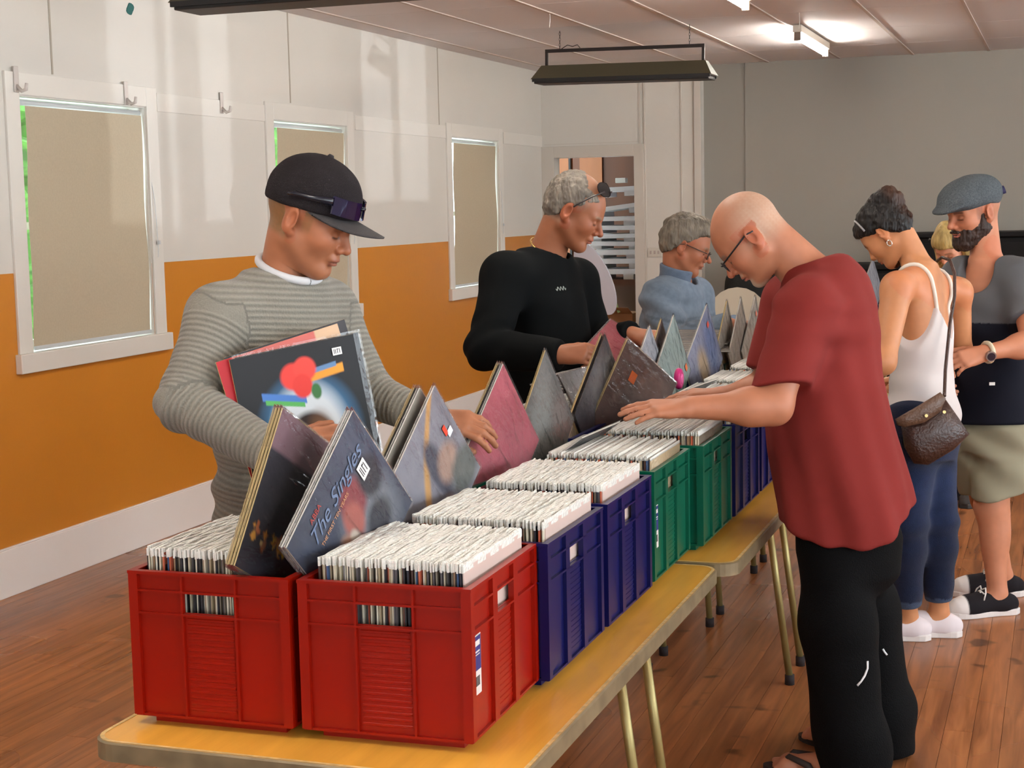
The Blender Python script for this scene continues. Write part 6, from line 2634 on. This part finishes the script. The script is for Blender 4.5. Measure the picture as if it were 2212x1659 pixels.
    def slab(poly, d0, d1, name, m, bulge=0.03):
        c = np.mean(np.array(poly), 0)
        n = len(poly)
        vs, fs = [], []
        for (k, dpt, sc) in ((0, d1, 1.0), (1, (d0 + d1) / 2, 1.03), (2, d0, 1.0), (3, d0 - bulge * 0.6, 0.6), (4, d0 - bulge * .75, 0.0)):
            for (x, y) in poly:
                vs.append(at(c[0] + (x - c[0]) * sc, c[1] + (y - c[1]) * sc, dpt))
        for k in range(4):
            for i in range(n):
                j = (i + 1) % n
                fs.append((k * n + i, k * n + j, (k + 1) * n + j, (k + 1) * n + i))
        fs.append(tuple(range(n - 1, -1, -1)))
        o = MB().add(vs, fs).build(name, m, bag, smooth=True)
        o.matrix_parent_inverse = gi
        return o
    slab([(1948, 915), (1990, 905), (2040, 862), (2070, 905), (2092, 938), (2060, 970), (2005, 1003), (1975, 1000), (1955, 965)], 5.585, 5.66, 'bag_body', m_bag)
    slab([(1935, 905), (1985, 876), (2030, 848), (2042, 862), (2030, 890), (1998, 912), (1955, 922), (1940, 918)], 5.555, 5.57, 'flap', m_flap, bulge=0.012)
    for (x, y) in ((2001, 898), (2040, 890)):
        o = MB().tube([at(x, y, 5.535), at(x, y, 5.55)], 0.006, 8).build('rivet', m_rivet, bag)
        o.matrix_parent_inverse = gi
    strap = []
    for (x, y, d) in ((2040, 856, 5.58), (2042, 800, 5.66), (2052, 700, 5.72), (2062, 640, 5.76), (2062, 590, 5.82), (2052, 562, 5.86)):
        strap.append(at(x, y, d))
    pts = np.array(strap)
    fine = []
    for a, b in zip(pts[:-1], pts[1:]):
        for q in np.linspace(0, 1, 8, endpoint=False):
            fine.append(a + (b - a) * q)
    fine.append(pts[-1])
    # carry on over the shoulder to the front
    fine += [at(2035, 556, 5.95), at(2010, 575, 6.02)]
    fine = np.array(fine)
    for _ in range(8):
        dS = np.minimum(S.raw(fine), J.raw(fine))
        U = lambda P: np.minimum(S.raw(P), J.raw(P))
        gr = np.stack([U(fine + np.eye(3)[k] * .002) - dS for k in range(3)], 1) / .002
        push = np.where(dS < 0.009, dS - 0.009, 0)
        fine = fine - push[:, None] * gr * 0.8
    o = MB().tube(list(fine), 0.0062, 6).build('strap', m_bag, bag, smooth=True)
    o.matrix_parent_inverse = gi
    return root


woman()


# ================================================================== bearded man in the flat cap
def man_flatcap():
    root = person('bearded man in a grey flat cap, two tone T-shirt and khaki shorts', (-0.33, 6.52, 0))
    f = facing(-0.72, 0.69)
    neck = at(2132, 566, 6.32)
    pelvis = at(2138, 872, 6.34)
    B = Fig(pelvis, neck, f)
    H = Head(at(2104, 457, 6.34), facing(-0.94, 0.34, 12), s=1.04)
    shR, shL = at(2078, 602, 6.42), at(2204, 606, 6.20)
    elL, wrL = at(2232, 742, 6.05), at(2128, 762, 5.98)
    elR, wrR = at(2052, 730, 6.46), at(2040, 800, 6.30)
    hL, hR = B.pt(-0.03, 0.09), B.pt(-0.03, -0.09)
    aL, aR = np.array([-0.235, 6.50, 0.085]), np.array([-0.225, 6.82, 0.085])
    dft = unit(facing(-0.97, 0.22))
    tL, tR = aL + dft * 0.20, aR + unit(facing(-1, -0.05)) * 0.20
    kL, kR = (hL + aL) / 2 + np.array([-0.05, 0, -0.02]), (hR + aR) / 2 + np.array([0.0, 0, -0.02])
    S = SDF()
    S.add(B.loft([-0.16, 0, 0.3, 0.6, 0.85, 1.0], [.12, .14, .13, .15, .13, .058], [.09, .10, .09, .11, .08, .055]), 0.05)
    S.add(p_cone(B.pt(0.97), H.w((-0.03, 0, -0.055)), 0.062, 0.058), 0.05)
    arm(S, shL, elL, wrL, (.052, .044, .029))
    arm(S, shR, elR, wrR, (.052, .044, .029))
    for hp, k, a, t in ((hL, kL, aL, tL), (hR, kR, aR, tR)):
        leg(S, hp, k, a, (.088, .062, .038))
        d_ = unit(a - k)
        S.add(p_ell(k + (a - k) * 0.30 - dft * 0.018, np.stack([dft, np.cross(ZV, dft), ZV]), (.052, .050, .12)), 0.04)
        foot(S, a, t)
    add_head(S, H, jaw=1.02)
    dL, dR = at(2075, 778, 5.96) - wrL, at(2030, 840, 6.2) - wrR
    hand_prims(S, wrL + unit(dL) * 0.01, dL, unit(ZV * .6 + CAMH_), -1, (.6, .6, .6, .6))
    hand_prims(S, wrR + unit(dR) * 0.01, dR, unit(RH_ * -1), 1)

    def stub(x, y, z):
        return sst(0.008, -0.012, x) * sst(-0.055, -0.035, z) * 0.5 + sst(0.045, 0.035, x) * sst(0.012, 0.018, x) * sst(-0.03, -0.02, z)
    col = lambda V: head_col(H, V, (196, 130, 98), lip=(190, 110, 100), brow=(58, 40, 32), stubble=[(stub, (110, 84, 72), 0.5)], redness=0.06)
    build_body(root, S, H, None, col, [(wrL, dL), (wrR, dR)], extra=[pelvis, shR, shL, elR, elL, wrR, wrL, aL - ZV * .09, aR - ZV * .09, tL, tR], hb=0.0085, hh=0.0042, hd=0.0055)
    # beard
    Bd = SDF()
    Bd.add(H.ell((0.036, 0, -0.060), (0.066, 0.064, 0.074)), 0.03)
    for y in (-1, 1):
        Bd.add(H.cone((0.014, y * 0.062, -0.010), (0.020, y * 0.056, -0.06), 0.013, 0.020), 0.02)
        Bd.add(H.cone((0.0, y * 0.053, -0.060), (0.066, y * 0.022, -0.108), 0.026, 0.024), 0.03)
    Bd.add(H.cone((0.080, -0.012, -0.110), (0.080, 0.012, -0.110), 0.026, 0.026), 0.02)
    Bd.add(H.cone((0.102, -0.020, -0.058), (0.102, 0.020, -0.058), 0.0075, 0.0075), 0.006)
    Bd.cut(lambda P: (lambda q: np.where((np.abs(q[:, 1]) < 0.048) & (q[:, 0] > 0.03), q[:, 2] + 0.050 + 0.28 * np.clip(0.10 - q[:, 0], 0, 1) - 0.6 * np.clip(np.abs(q[:, 1]) - 0.03, 0, 1), q[:, 2] - 0.002) * H.s)(H.loc(P)), 0.008)
    Bd.sub(H.ell((0.105, 0, -0.073), (0.022, 0.020, 0.0095)), 0.004)
    Bd.post = lambda P: 0.0025 * wob(P, 170, 3) + 0.002 * wob(P, 330, 4)
    cloth('beard', root, Bd, [H.w((0.03, 0, -0.07))], 0.0045, m_hair, lambda V: tint(V, (52, 36, 30), 0.25, 120, 2), margin=0.14)
    # flat cap
    C = SDF()
    C.add(H.ell((-0.010, 0, 0.062), (0.118, 0.096, 0.080)), 0.02)
    C.add(H.ell((0.050, 0, 0.070), (0.085, 0.082, 0.045)), 0.05)
    C.add(H.ell((0.104, 0, 0.044), (0.066, 0.078, 0.014), rotm(1, 0.26)), 0.03)
    C.cut(lambda P: -(H.loc(P) @ unit((0.10, 0, 1.0)) - 0.026 + 0.045 * np.clip(-H.loc(P)[:, 0] * 9 - .2, 0, 1)) * H.s, 0.008)
    C.post = lambda P: 0.0015 * wob(P, 60, 1)
    cap = cloth('flat_cap', root, C, [H.w((0.03, 0, 0.07))], 0.005, mat('cap_tweed', vcol=True, rough=0.95, spec=0.1, noise=(180, 0.25), bump=(400, 0.4)), lambda V: tint(V, (86, 93, 98), 0.08, 60, 2), margin=0.20)
    vs = []
    mbk = MB().tube([H.w((-0.108, 0.045, 0.058)), H.w((-0.118, 0.050, 0.060))], 0.017, 14).build('badge', mat('cap_badge', (36, 40, 84), rough=0.5), cap)
    # T-shirt, grey above and navy below, scooped neck
    J = SDF()
    J.add(B.loft([-0.14, -0.05, 0.25, 0.55, 0.78, 0.91, 1.0], [.186, .182, .162, .180, .178, .135, .088], [.150, .146, .128, .138, .128, .100, .080], power=2.2), 0.05)
    J.add(p_cone(B.pt(0.91, 0.04), shL, 0.072, 0.074), 0.06)
    J.add(p_cone(B.pt(0.91, -0.04), shR, 0.072, 0.074), 0.06)
    eL, eR = shL + (elL - shL) * 0.62, shR + (elR - shR) * 0.62
    J.add(capped(p_cone(shL, eL + (eL - shL) * .4, 0.080, 0.070), eL, elL - shL), 0.05)
    J.add(capped(p_cone(shR, eR + (eR - shR) * .4, 0.078, 0.068), eR, elR - shR), 0.05)
    J.sub(p_cone(B.pt(1.0, 0, 0.03), B.pt(1.35, 0, 0.10), 0.078, 0.10), 0.012)
    J.sub(p_ell(B.pt(0.95, 0, 0.10), np.stack([B.u, B.v, B.w]), (.075, .07, .095)), 0.012)
    J.post = lambda P: 0.006 * np.sin((P - B.pelvis) @ unit(ZV + 0.7 * RH_) * 60 + 3 * wob(P, 6, 2)) * np.exp(-(((P - B.pelvis) @ B.w / B.L - .5) / .22) ** 2) + 0.005 * wob(P, 12, 3)

    def jc(V):
        c = tint(V, (92, 94, 98), 0.05, 30, 3)
        t = (V - B.pelvis) @ ZV
        arm_ = np.minimum(_len(V - shL), _len(V - shR)) < 0.02
        navy = t < 0.335 + 0.02 * ((V - B.pelvis) @ RH_)
        c[navy] = lin((16, 18, 30))
        return c
    cloth('t_shirt', root, J, [pelvis - ZV * .05, B.pt(1.0), shL, shR, eL, eR], 0.0068, m_cotton, jc, margin=0.12)
    lbl = MB().box(-0.011, 0.011, -0.002, 0.002, -0.006, 0.006).build('hem_label', mat('hem_label_white', (232, 228, 222), rough=0.7), root)
    lbl.location = tuple(at(2143, 829, 6.115) - np.array(root.location))
    lbl.rotation_euler = (0, 0, YAW)
    # shorts
    T = SDF()
    T.add(B.loft([-0.34, -0.18, -0.02], [.135, .160, .14], [.12, .130, .10]), 0.05)
    for hp, k, a in ((hL, kL, aL), (hR, kR, aR)):
        T.add(capped(p_cone(hp - ZV * 0.09, k - ZV * 0.06, 0.106, 0.098), k + ZV * 0.035, ZV * -1 + 0.15 * RH_), 0.05)
    T.post = lambda P: 0.006 * np.sin((P - B.pelvis) @ unit(ZV + 0.8 * RH_) * 45 + 3 * wob(P, 8, 5)) + 0.004 * wob(P, 15, 2)
    cloth('shorts', root, T, [pelvis, hL, hR, kL, kR], 0.008, m_cotton, lambda V: tint(V, (146, 140, 118), 0.06, 25, 2), margin=0.15)
    wh = mat('shoe_rubber_white', (220, 212, 208), rough=0.5)
    shoe(root, 'shoe', aL, tL, (26, 22, 26), wh, detail=(222, 214, 210), lace=True)
    shoe(root, 'shoe', aR, tR, (26, 22, 26), wh, detail=(222, 214, 210), lace=True)
    # watch
    w = empty('watch')
    w.parent = root
    ax = unit(wrL - elL)
    c = wrL - ax * 0.012
    s1 = unit(np.cross(ax, ZV))
    s2 = np.cross(s1, ax)
    ring = [c + 0.036 * (math.cos(a) * s1 + math.sin(a) * s2) for a in np.linspace(0, 2 * math.pi, 21)]
    MB().tube(ring, 0.009, 8, caps=False).build('strap', mat('watch_strap', (214, 204, 176), rough=0.4), w, smooth=True)
    fc = unit(CAMH_ * 0.9 + ZV * -0.25)
    MB().tube([c + fc * 0.034, c + fc * 0.048], 0.020, 18).build('case', mat('watch_case', (170, 160, 158), rough=0.25, metal=0.7), w)
    MB().tube([c + fc * 0.047, c + fc * 0.0495], 0.0155, 18).build('dial', mat('watch_dial', (40, 32, 44), rough=0.2), w)
    finish(root)
    lbl.matrix_parent_inverse = Matrix.Identity(4)
    for ch in cap.children:
        ch.matrix_parent_inverse = Matrix.Identity(4)
    return root


man_flatcap()


# ================================================================== fair-haired visitor at the back
def blonde():
    d = 8.6
    root = person('fair haired visitor in a grey striped top, mostly hidden between the couple', at(2068, 700, d) * np.array([1, 1, 0]))
    f = facing(-0.6, 0.8)
    neck = at(2082, 590, d + 0.05)
    pelvis = at(2086, 780, d + 0.05)
    B = Fig(pelvis, neck, f)
    H = Head(at(2056, 532, d), facing(-0.75, 0.66, 35), s=0.95)
    shR, shL = at(2052, 620, d), at(2118, 616, d + 0.1)
    elR, elL = at(2040, 720, d), at(2130, 720, d + 0.1)
    wrR, wrL = at(2015, 770, d - .15), at(2100, 780, d - .1)
    S = SDF()
    S.add(B.loft([-0.2, 0, 0.3, 0.6, 0.85, 1.0], [.12, .13, .11, .125, .11, .05], [.09, .10, .085, .095, .07, .045]), 0.05)
    S.add(p_cone(B.pt(0.97), H.w((-0.03, 0, -0.055)), 0.048, 0.048), 0.04)
    arm(S, shR, elR, wrR, (.045, .036, .025))
    arm(S, shL, elL, wrL, (.045, .036, .025))
    for s in (-1, 1):
        hp = B.pt(-.02, s * .08)
        kn = hp - ZV * (hp[2] * .48)
        an = np.array([kn[0], kn[1], 0.08])
        leg(S, hp, kn, an)
        foot(S, an, an + f * 0.17)
        shoe(root, 'shoe', an, an + f * 0.20, (60, 56, 54), mat('shoe_rubber_dark', (40, 38, 38), rough=0.6), h=0.008)
    add_head(S, H, fem=True, nose=.95)
    hand_prims(S, wrR, wrR - elR, ZV, 1, s=.85)
    hand_prims(S, wrL, wrL - elL, ZV, -1, s=.85)
    build_body(root, S, H, None, lambda V: head_col(H, V, (214, 152, 122), lip=(180, 100, 92), brow=(130, 100, 66)), [(wrR, wrR - elR), (wrL, wrL - elL)], extra=[pelvis, shR, shL, elL, elR, np.array([pelvis[0], pelvis[1], 0.0])], hb=0.016, hh=0.006, hd=0.008)
    hair = SDF()
    hair.add(H.ell((-0.015, 0, 0.045), (0.112, 0.092, 0.106)), 0.02)
    hair.add(H.ell((0.05, 0, 0.06), (0.06, 0.07, 0.06)), 0.03)
    hair.cut(lambda P: -(H.loc(P) @ unit((-0.45, 0, 1.0)) - 0.006) * H.s, 0.01)
    for s in (-1, 1):
        hair.add(H.cone((0.0, s * 0.085, 0.03), (0.02, s * 0.10, -0.13), 0.030, 0.030), 0.03)
    hair.add(H.cone((-0.07, 0, 0.02), (-0.09, 0, -0.16), 0.06, 0.07), 0.03)
    hair.post = lambda P: 0.006 * wob(P * np.array([1, 1, .3]), 90, 3)
    cloth('hair', root, hair, [H.w((0, 0, 0.03))], 0.007, m_hair, lambda V: tint(V, (168, 142, 86), 0.3, 60, 4), margin=0.25)
    J = SDF()
    J.add(B.loft([-0.2, 0, 0.3, 0.6, 0.85, 0.95], [.16, .16, .14, .15, .14, .10], [.125, .125, .11, .12, .10, .08]), 0.04)
    J.add(p_cone(B.pt(.88), shR, .06, .06), .05)
    J.add(p_cone(B.pt(.88), shL, .06, .06), .05)
    J.add(p_cone(shR, elR, .064, .055), .04)
    J.add(p_cone(shL, elL, .064, .055), .04)
    J.sub(p_cone(B.pt(1.0), B.pt(1.4), .06, .08), .01)

    def jc(V):
        c = tint(V, (120, 122, 132), .05)
        s = np.sin(((V - B.pelvis) @ B.u) * 160) > 0.3
        c[s] = lin((70, 76, 92))
        return c
    cloth('striped_top', root, J, [pelvis, B.pt(1), shR, shL, elR, elL], 0.011, m_cotton, jc, margin=.13)
    T = SDF()
    T.add(B.loft([-0.4, -0.2, 0.05], [.13, .165, .155], [.12, .13, .125]), 0.05)
    for s in (-1, 1):
        hp = B.pt(-.02, s * .08)
        T.add(p_cone(hp, np.array([hp[0], hp[1], 0.06]), .095, .06), .04)
    cloth('trousers', root, T, [pelvis, np.array([pelvis[0], pelvis[1], 0.05])], 0.018, m_denim, (40, 42, 54), margin=.2)
    MB().tube([H.w((0.02, -0.10, 0.07)), H.w((0.03, -0.104, 0.06))], 0.012, 8).build('hair_clip', mat('hair_clip_dark', (30, 26, 24), rough=.4), root, smooth=True)
    finish(root)
    return root


blonde()


# ------------------------------------------------------------------ loose records on and around the crates
GL = 'records lying loose on the crates'
def flat(xc, yc, zc, rz, tilt, paint, label, edge=None):
    M = Matrix.Translation((xc, yc, zc)) @ Matrix.Rotation(rz, 4, 'Z') @ Matrix.Rotation(tilt, 4, 'X') @ Matrix.Rotation(-math.pi / 2, 4, 'Y')
    return lp('loose_record', M, paint, label, GL, edge or m_cardw, n=16, sleeve=True)


flat(-1.60, 5.28, 1.056, 0.2, 0.03, P_dim, 'grey record lying flat on a crate in front of the black sweatshirt', m_cardw)
flat(-1.58, 5.30, 1.066, -0.1, 0.05, P_pale, 'pale sleeve lying on top of the flat grey record by the black sweatshirt', m_cardw)
flat(-1.52, 6.15, 1.052, 0.1, 0.05, P_cream, 'lowest cream record of the messy pile by the denim sleeve')
flat(-1.50, 6.32, 1.066, -0.2, 0.08, P_pale, 'pale record in the middle of the messy pile by the denim sleeve')
flat(-1.48, 6.46, 1.084, 0.25, 0.10, P_cream, 'cream record near the top of the messy pile by the denim sleeve')
flat(-1.47, 6.62, 1.105, -0.05, 0.10, P_cream, 'topmost cream record of the messy pile by the denim sleeve')
# records slumped at a low angle between the rows
GLN = 'records slumped between the crate rows'
M = Matrix.Translation((-1.290, 4.02, 0.985)) @ Matrix.Rotation(-0.05, 4, 'Z') @ Matrix.Rotation(0.95, 4, 'Y')
lp('slumped_record', M, P_dim, 'dark record slumped beside the grey cover with its white edge up', GLN, m_cardw, n=16)
M = Matrix.Translation((-1.255, 5.12, 0.985)) @ Matrix.Rotation(-0.10, 4, 'Z') @ Matrix.Rotation(0.95, 4, 'Y')
lp('slumped_record', M, P_dim, 'dark record slumped near the far hand of the man in red', GLN, m_cardw, n=16)
M = Matrix.Translation((-1.43, 4.92, 1.00)) @ Matrix.Rotation(-0.15, 4, 'Z') @ Matrix.Rotation(-0.5, 4, 'Y')
lp('slumped_record', M, P_dim, 'dark record leaning back in the left row behind the silvery cover', GLN, m_cardd, n=16)
# the ones being flipped by the man in black
c = at(1366, 775, 5.72)
M = Matrix.Translation(tuple(c)) @ Matrix.Rotation(-0.5, 4, 'Z') @ Matrix.Rotation(-0.9, 4, 'Y') @ Matrix.Rotation(0.5, 4, 'X')
lp('flipped_record', M, P_pink, 'pink sleeved record tipped forward under the far hand of the man in black', None, m_cardw, n=16)
# white inner sleeves left on the second crate of the left row
o = MB().box(-0.09, 0.09, -0.07, 0.07, 0, 0.002).build('paper_sleeve', mat('paper_white', (226, 222, 226), rough=0.7), bevel=0)
o.location = (-1.50, 3.30, 1.052)
o.rotation_euler = (0.25, -0.1, 0.5)
tag(o, 'white paper sleeve lying on the records below the held bunch', 'paper')
# price gun roll
e = empty('tape_roll', (-1.255, 5.30, 1.045))
tag(e, 'magenta roll of tape beside the mint green cover', 'tape')
ring = [(0, 0.026 * math.cos(a), 0.026 + 0.026 * math.sin(a)) for a in np.linspace(0, 2 * math.pi, 17)]
MB().tube(ring, 0.012, 8, caps=False).build('tape_ring', mat('magenta_plastic', (190, 24, 110), rough=0.35), e, smooth=True)
MB().tube([(-0.012, 0, 0.026), (0.012, 0, 0.026)], 0.018, 12).build('core', mat('tape_core', (226, 90, 160), rough=0.5), e, smooth=True)

# ------------------------------------------------------------------ table beyond, seen between the red shirt and the woman
trestle(9.95, 11.55, -1.75, -0.95, 'trestle table near the back wall seen past the red shirt')
crate(-1.28, 10.42, 'blue', 'blue crate on the table near the back wall', 0, 0)
M = turned(-1.18, 10.40, 1.078, -0.20, 0.03, 45)
lp('display_record', M, P_pale, 'white edged cover on the far table between the red shirt and the woman', G, m_cardw, n=24)

# ------------------------------------------------------------------ things along the back wall
m_blk = mat('black_cabinet', (12, 10, 11), rough=0.6, spec=0.2, noise=(3, 0.1))
m_blk2 = mat('black_cloth_case', (30, 31, 30), rough=0.9, bump=(90, 0.4))
e = empty('black_cabinet', (-0.30, 13.30, 0))
tag(e, 'tall black cabinet against the grey wall behind the flat cap man', 'cabinet', 'black cabinets by the back wall')
MB().box(-0.89, 1.1, -0.25, 0.25, 0.06, 1.36).build('carcass', m_blk, e, bevel=0.01)
MB().box(-0.92, 1.13, -0.28, 0.28, 1.36, 1.40).build('cabinet_top', m_blk, e, bevel=0.008)
MB().box(-0.85, 1.06, -0.22, 0.22, 0, 0.06).build('plinth', m_blk, e)
for k in range(3):
    dr = MB().box(-0.87 + k * 0.66, -0.23 + k * 0.66, -0.262, -0.25, 0.10, 1.32).build('cabinet_door', m_blk, e, bevel=0.004)
    MB().box(-0.28 + k * 0.66, -0.265 + k * 0.66, -0.285, -0.262, 0.68, 0.82).build('handle', mat('dull_handle', (70, 66, 64), rough=0.4, metal=0.6), dr)
e = empty('black_cabinet', (-1.52, 13.25, 0))
tag(e, 'low black cabinet against the grey wall left of the woman', 'cabinet', 'black cabinets by the back wall')
MB().box(-0.26, 0.27, -0.25, 0.25, 0.0, 1.11).build('carcass', m_blk, e, bevel=0.01)
MB().box(-0.28, 0.29, -0.27, 0.27, 1.11, 1.155).build('cabinet_top', m_blk, e, bevel=0.008)
for s in (-1, 1):
    dr = MB().box(min(0, s * 0.25) + 0.004, max(0, s * 0.25), -0.262, -0.25, 0.09, 1.08).build('cabinet_door', m_blk, e, bevel=0.004)
    MB().box(s * 0.03 - 0.006, s * 0.03 + 0.006, -0.282, -0.262, 0.55, 0.67).build('handle', mat('dull_handle', (70, 66, 64), rough=0.4, metal=0.6), dr)
# black padded case
e = empty('padded_case', (-2.42, 13.28, 0))
tag(e, 'black padded equipment case standing behind the beige chair', 'case')
S = SDF()
S.add(p_loft((-2.42, 13.28, 0), ZV, (1, 0, 0), (0, 1, 0), [0.01, 0.1, 0.7, 1.05, 1.16], [.30, .33, .33, .30, .22], [.16, .18, .18, .16, .10], power=3.5), 0.02)
S.post = lambda P: 0.006 * wob(P, 14, 2)
V, F = polygonize(S, (-2.85, 13.02, -0.03), (-2.0, 13.54, 1.25), 0.02)
o = np_mesh('shell', V, F, mat('padded_black', (28, 29, 28), rough=0.9, bump=(90, 0.4)), e)
o.matrix_parent_inverse = Matrix.Translation(e.location).inverted()
MB().tube([(-0.12, -0.02, 1.15), (-0.08, -0.02, 1.20), (0.08, -0.02, 1.20), (0.12, -0.02, 1.15)], 0.012, 8).build('carry_handle', m_blk2, e, smooth=True)
MB().box(-0.30, 0.30, -0.186, -0.178, 0.78, 0.80).build('zip', mat('zip_dull', (60, 58, 56), rough=0.4), e)


def shell_chair(xc, yc, rz, top, half_w, col, label, oval=1.0):
    """moulded chair with a rounded back on four tube legs"""
    e = empty('moulded_chair', (xc, yc, 0), rz)
    tag(e, label, 'chair', 'moulded chairs at the back of the hall')
    m = mat('chair_shell_%d' % col[0], col, rough=0.4)
    zs = 0.45
    n, k = 20, 24
    # back: rounded upright plate bowed a little
    vs, fs = [], []
    h = (top - zs - 0.10)
    for s in (0, 1):
        for i in range(n):
            a = 2 * math.pi * i / n
            x = half_w * math.cos(a)
            z = zs + 0.10 + h / 2 + h / 2 * math.sin(a)
            y = 0.20 + 0.10 * (z - zs) + 0.25 * x * x * -1 + s * 0.014
            vs.append((x, y, z))
        vs.append((0, 0.20 + 0.10 * (h / 2 + .1) + s * 0.014, zs + 0.10 + h / 2))
    for i in range(n):
        j = (i + 1) % n
        fs += [(i, j, n), (n + 1 + j, n + 1 + i, 2 * n + 1), (i, n + 1 + i, n + 1 + j, j)]
    MB().add(vs, fs).build('backrest', m, e, smooth=False)
    MB().prism(rrect(-0.21, 0.21, -0.21, 0.21, 0.08), 2, zs - 0.012, zs + 0.004).build('seat', m, e)
    MB().box(-0.05, 0.05, 0.19, 0.215, zs, zs + 0.14).build('back_support', m, e)
    lm = mat('chair_leg_metal', (120, 116, 110), rough=0.3, metal=0.7)
    for sx in (-1, 1):
        for sy in (-1, 1):
            MB().tube([(sx * 0.16, sy * 0.16, zs - 0.01), (sx * 0.21, sy * 0.20, 0.0)], 0.011, 8).build('leg', lm, e, smooth=True)
    return e


shell_chair(-2.49, 12.55, math.radians(10), 0.985, 0.235, (190, 178, 158), 'beige moulded chair with a rounded back below the bald man\'s chin')

# white oval board leaning in the doorway
e = empty('oval_board', (-3.87, 13.30, 0))
tag(e, 'white oval board propped on its end beside the black sweatshirt', 'board')
pts = [(-0.02 + 0.150 * math.cos(a) - 0.12 * math.sin(a) * 1.0, 1.04 + 0.32 * math.sin(a)) for a in np.linspace(0, 2 * math.pi, 36, endpoint=False)]
MB().prism([(p[0], p[1]) for p in pts], 1, -0.012, 0.012).build('board', mat('board_white', (212, 212, 226), rough=0.45), e, bevel=0.003)
MB().tube([(-0.10, 0.02, 1.1), (0.12, 0.10, 0.0)], 0.014, 8).build('prop', mat('prop_grey', (120, 116, 110), rough=0.4), e, smooth=True)
MB().tube([(0.03, 0.0, 0.66), (0.05, 0.0, 0.0)], 0.014, 8).build('foot_post', mat('prop_grey', (120, 116, 110), rough=0.4), e, smooth=True)

# storeroom: white racks stacked on a brown bench
m_rack = mat('rack_white_paint', (206, 204, 206), rough=0.5, noise=(8, 0.06))
e = empty('workbench', (-3.88, 14.6, 0))
tag(e, 'brown workbench in the storeroom under the stacked white racks', 'bench')
MB().box(-0.42, 0.60, -0.35, 0.35, 0.93, 0.985).build('bench_top', m_ply, e)
for sx in (-0.38, 0.54):
    for sy in (-0.3, 0.3):
        MB().box(sx - 0.035, sx + 0.035, sy - 0.035, sy + 0.035, 0, 0.93).build('leg', m_ply2, e)
MB().box(-0.40, 0.56, 0.28, 0.30, 0.1, 0.93).build('back_panel', m_ply, e)
zr = 0.985
order = ['lowest', 'second lowest', 'third from the bottom', 'fourth from the bottom', 'fifth from the bottom', 'sixth from the bottom', 'third from the top', 'second from the top', 'topmost']
for k in range(9):
    t = 0.048 if k in (0, 1, 2) else 0.040
    gap = 0.050 if k < 2 else (0.034 if k < 6 else 0.046)
    tl = (0, 0, 0, 0.02, -0.01, 0.015, 0, -0.12, -0.03)[k]
    lab = 'white slatted rack in the storeroom stack, %s of nine' % order[k]
    r = empty('slatted_rack', (-3.86 + 0.01 * ((k * 7) % 3), 14.50, zr))
    r.rotation_euler = (0, tl, 0.02 * ((k * 5) % 4 - 1.5))
    tag(r, lab, 'rack', 'white racks stacked in the storeroom')
    for sy in (-0.22, 0.0, 0.22):
        MB().box(-0.37, 0.52, sy - 0.05, sy + 0.05, gap, gap + t).build('slat', m_rack, r)
    for sx in (-0.30, 0.02 + 0.04 * (k % 2), 0.42):
        MB().box(sx - 0.05, sx + 0.05, -0.24, 0.24, 0, gap).build('block', m_rack, r)
    zr += gap + t + (0.075 if k == 7 else 0.0) + (0.03 if k == 6 else 0.0)
e = MB().box(-0.05, 0.05, -0.04, 0.04, 0, 0.045).build('paint_tin', mat('tin_white', (210, 208, 200), rough=0.4), bevel=0.006)
e.location = (-3.93, 14.36, zr + 0.035)
tag(e, 'small white tin on top of the rack stack', 'tin')
# cardboard boxes in the doorway
m_cb = mat('cardboard', (150, 104, 66), rough=0.85, noise=(10, 0.08))
for (x, y, z, w, d_, h, rz, lab) in ((-3.86, 13.95, 0, 0.42, 0.34, 0.44, 0.1, 'lower cardboard box inside the storeroom doorway'), (-3.84, 13.95, 0.44, 0.36, 0.30, 0.26, -0.15, 'upper cardboard box with open flaps inside the storeroom doorway')):
    b = empty('cardboard_box', (x, y, z), rz)
    tag(b, lab, 'box', 'cardboard boxes in the storeroom doorway')
    MB().box(-w / 2, w / 2, -d_ / 2, d_ / 2, 0, h).build('carton', m_cb, b)
    MB().box(-w / 2, w / 2, -d_ / 2 - 0.001, -d_ / 2, h * 0.45, h * 0.55).build('packing_tape', mat('brown_tape', (120, 76, 44), rough=0.3), b)
    if z:
        MB().add([(-w / 2, -d_ / 2, h), (w / 2, -d_ / 2, h), (w / 2, -d_ / 2 - 0.10, h + 0.06), (-w / 2, -d_ / 2 - 0.10, h + 0.06), (-w / 2, -d_ / 2, h - .004), (w / 2, -d_ / 2, h - .004), (w / 2, -d_ / 2 - 0.10, h + 0.056), (-w / 2, -d_ / 2 - 0.10, h + 0.056)], [(0, 1, 2, 3), (7, 6, 5, 4), (2, 6, 7, 3), (1, 5, 6, 2), (0, 3, 7, 4)]).build('flap', m_cb, b)
g = MB().box(-0.012, 0.012, -0.006, 0.006, 0, 0.26).build('green_stick', mat('green_wood', (150, 178, 120), rough=0.6))
g.location = (-3.80, 13.74, 0.71)
g.rotation_euler = (0, -0.35, 0)
tag(g, 'pale green stick leaning on the cardboard boxes', 'stick')
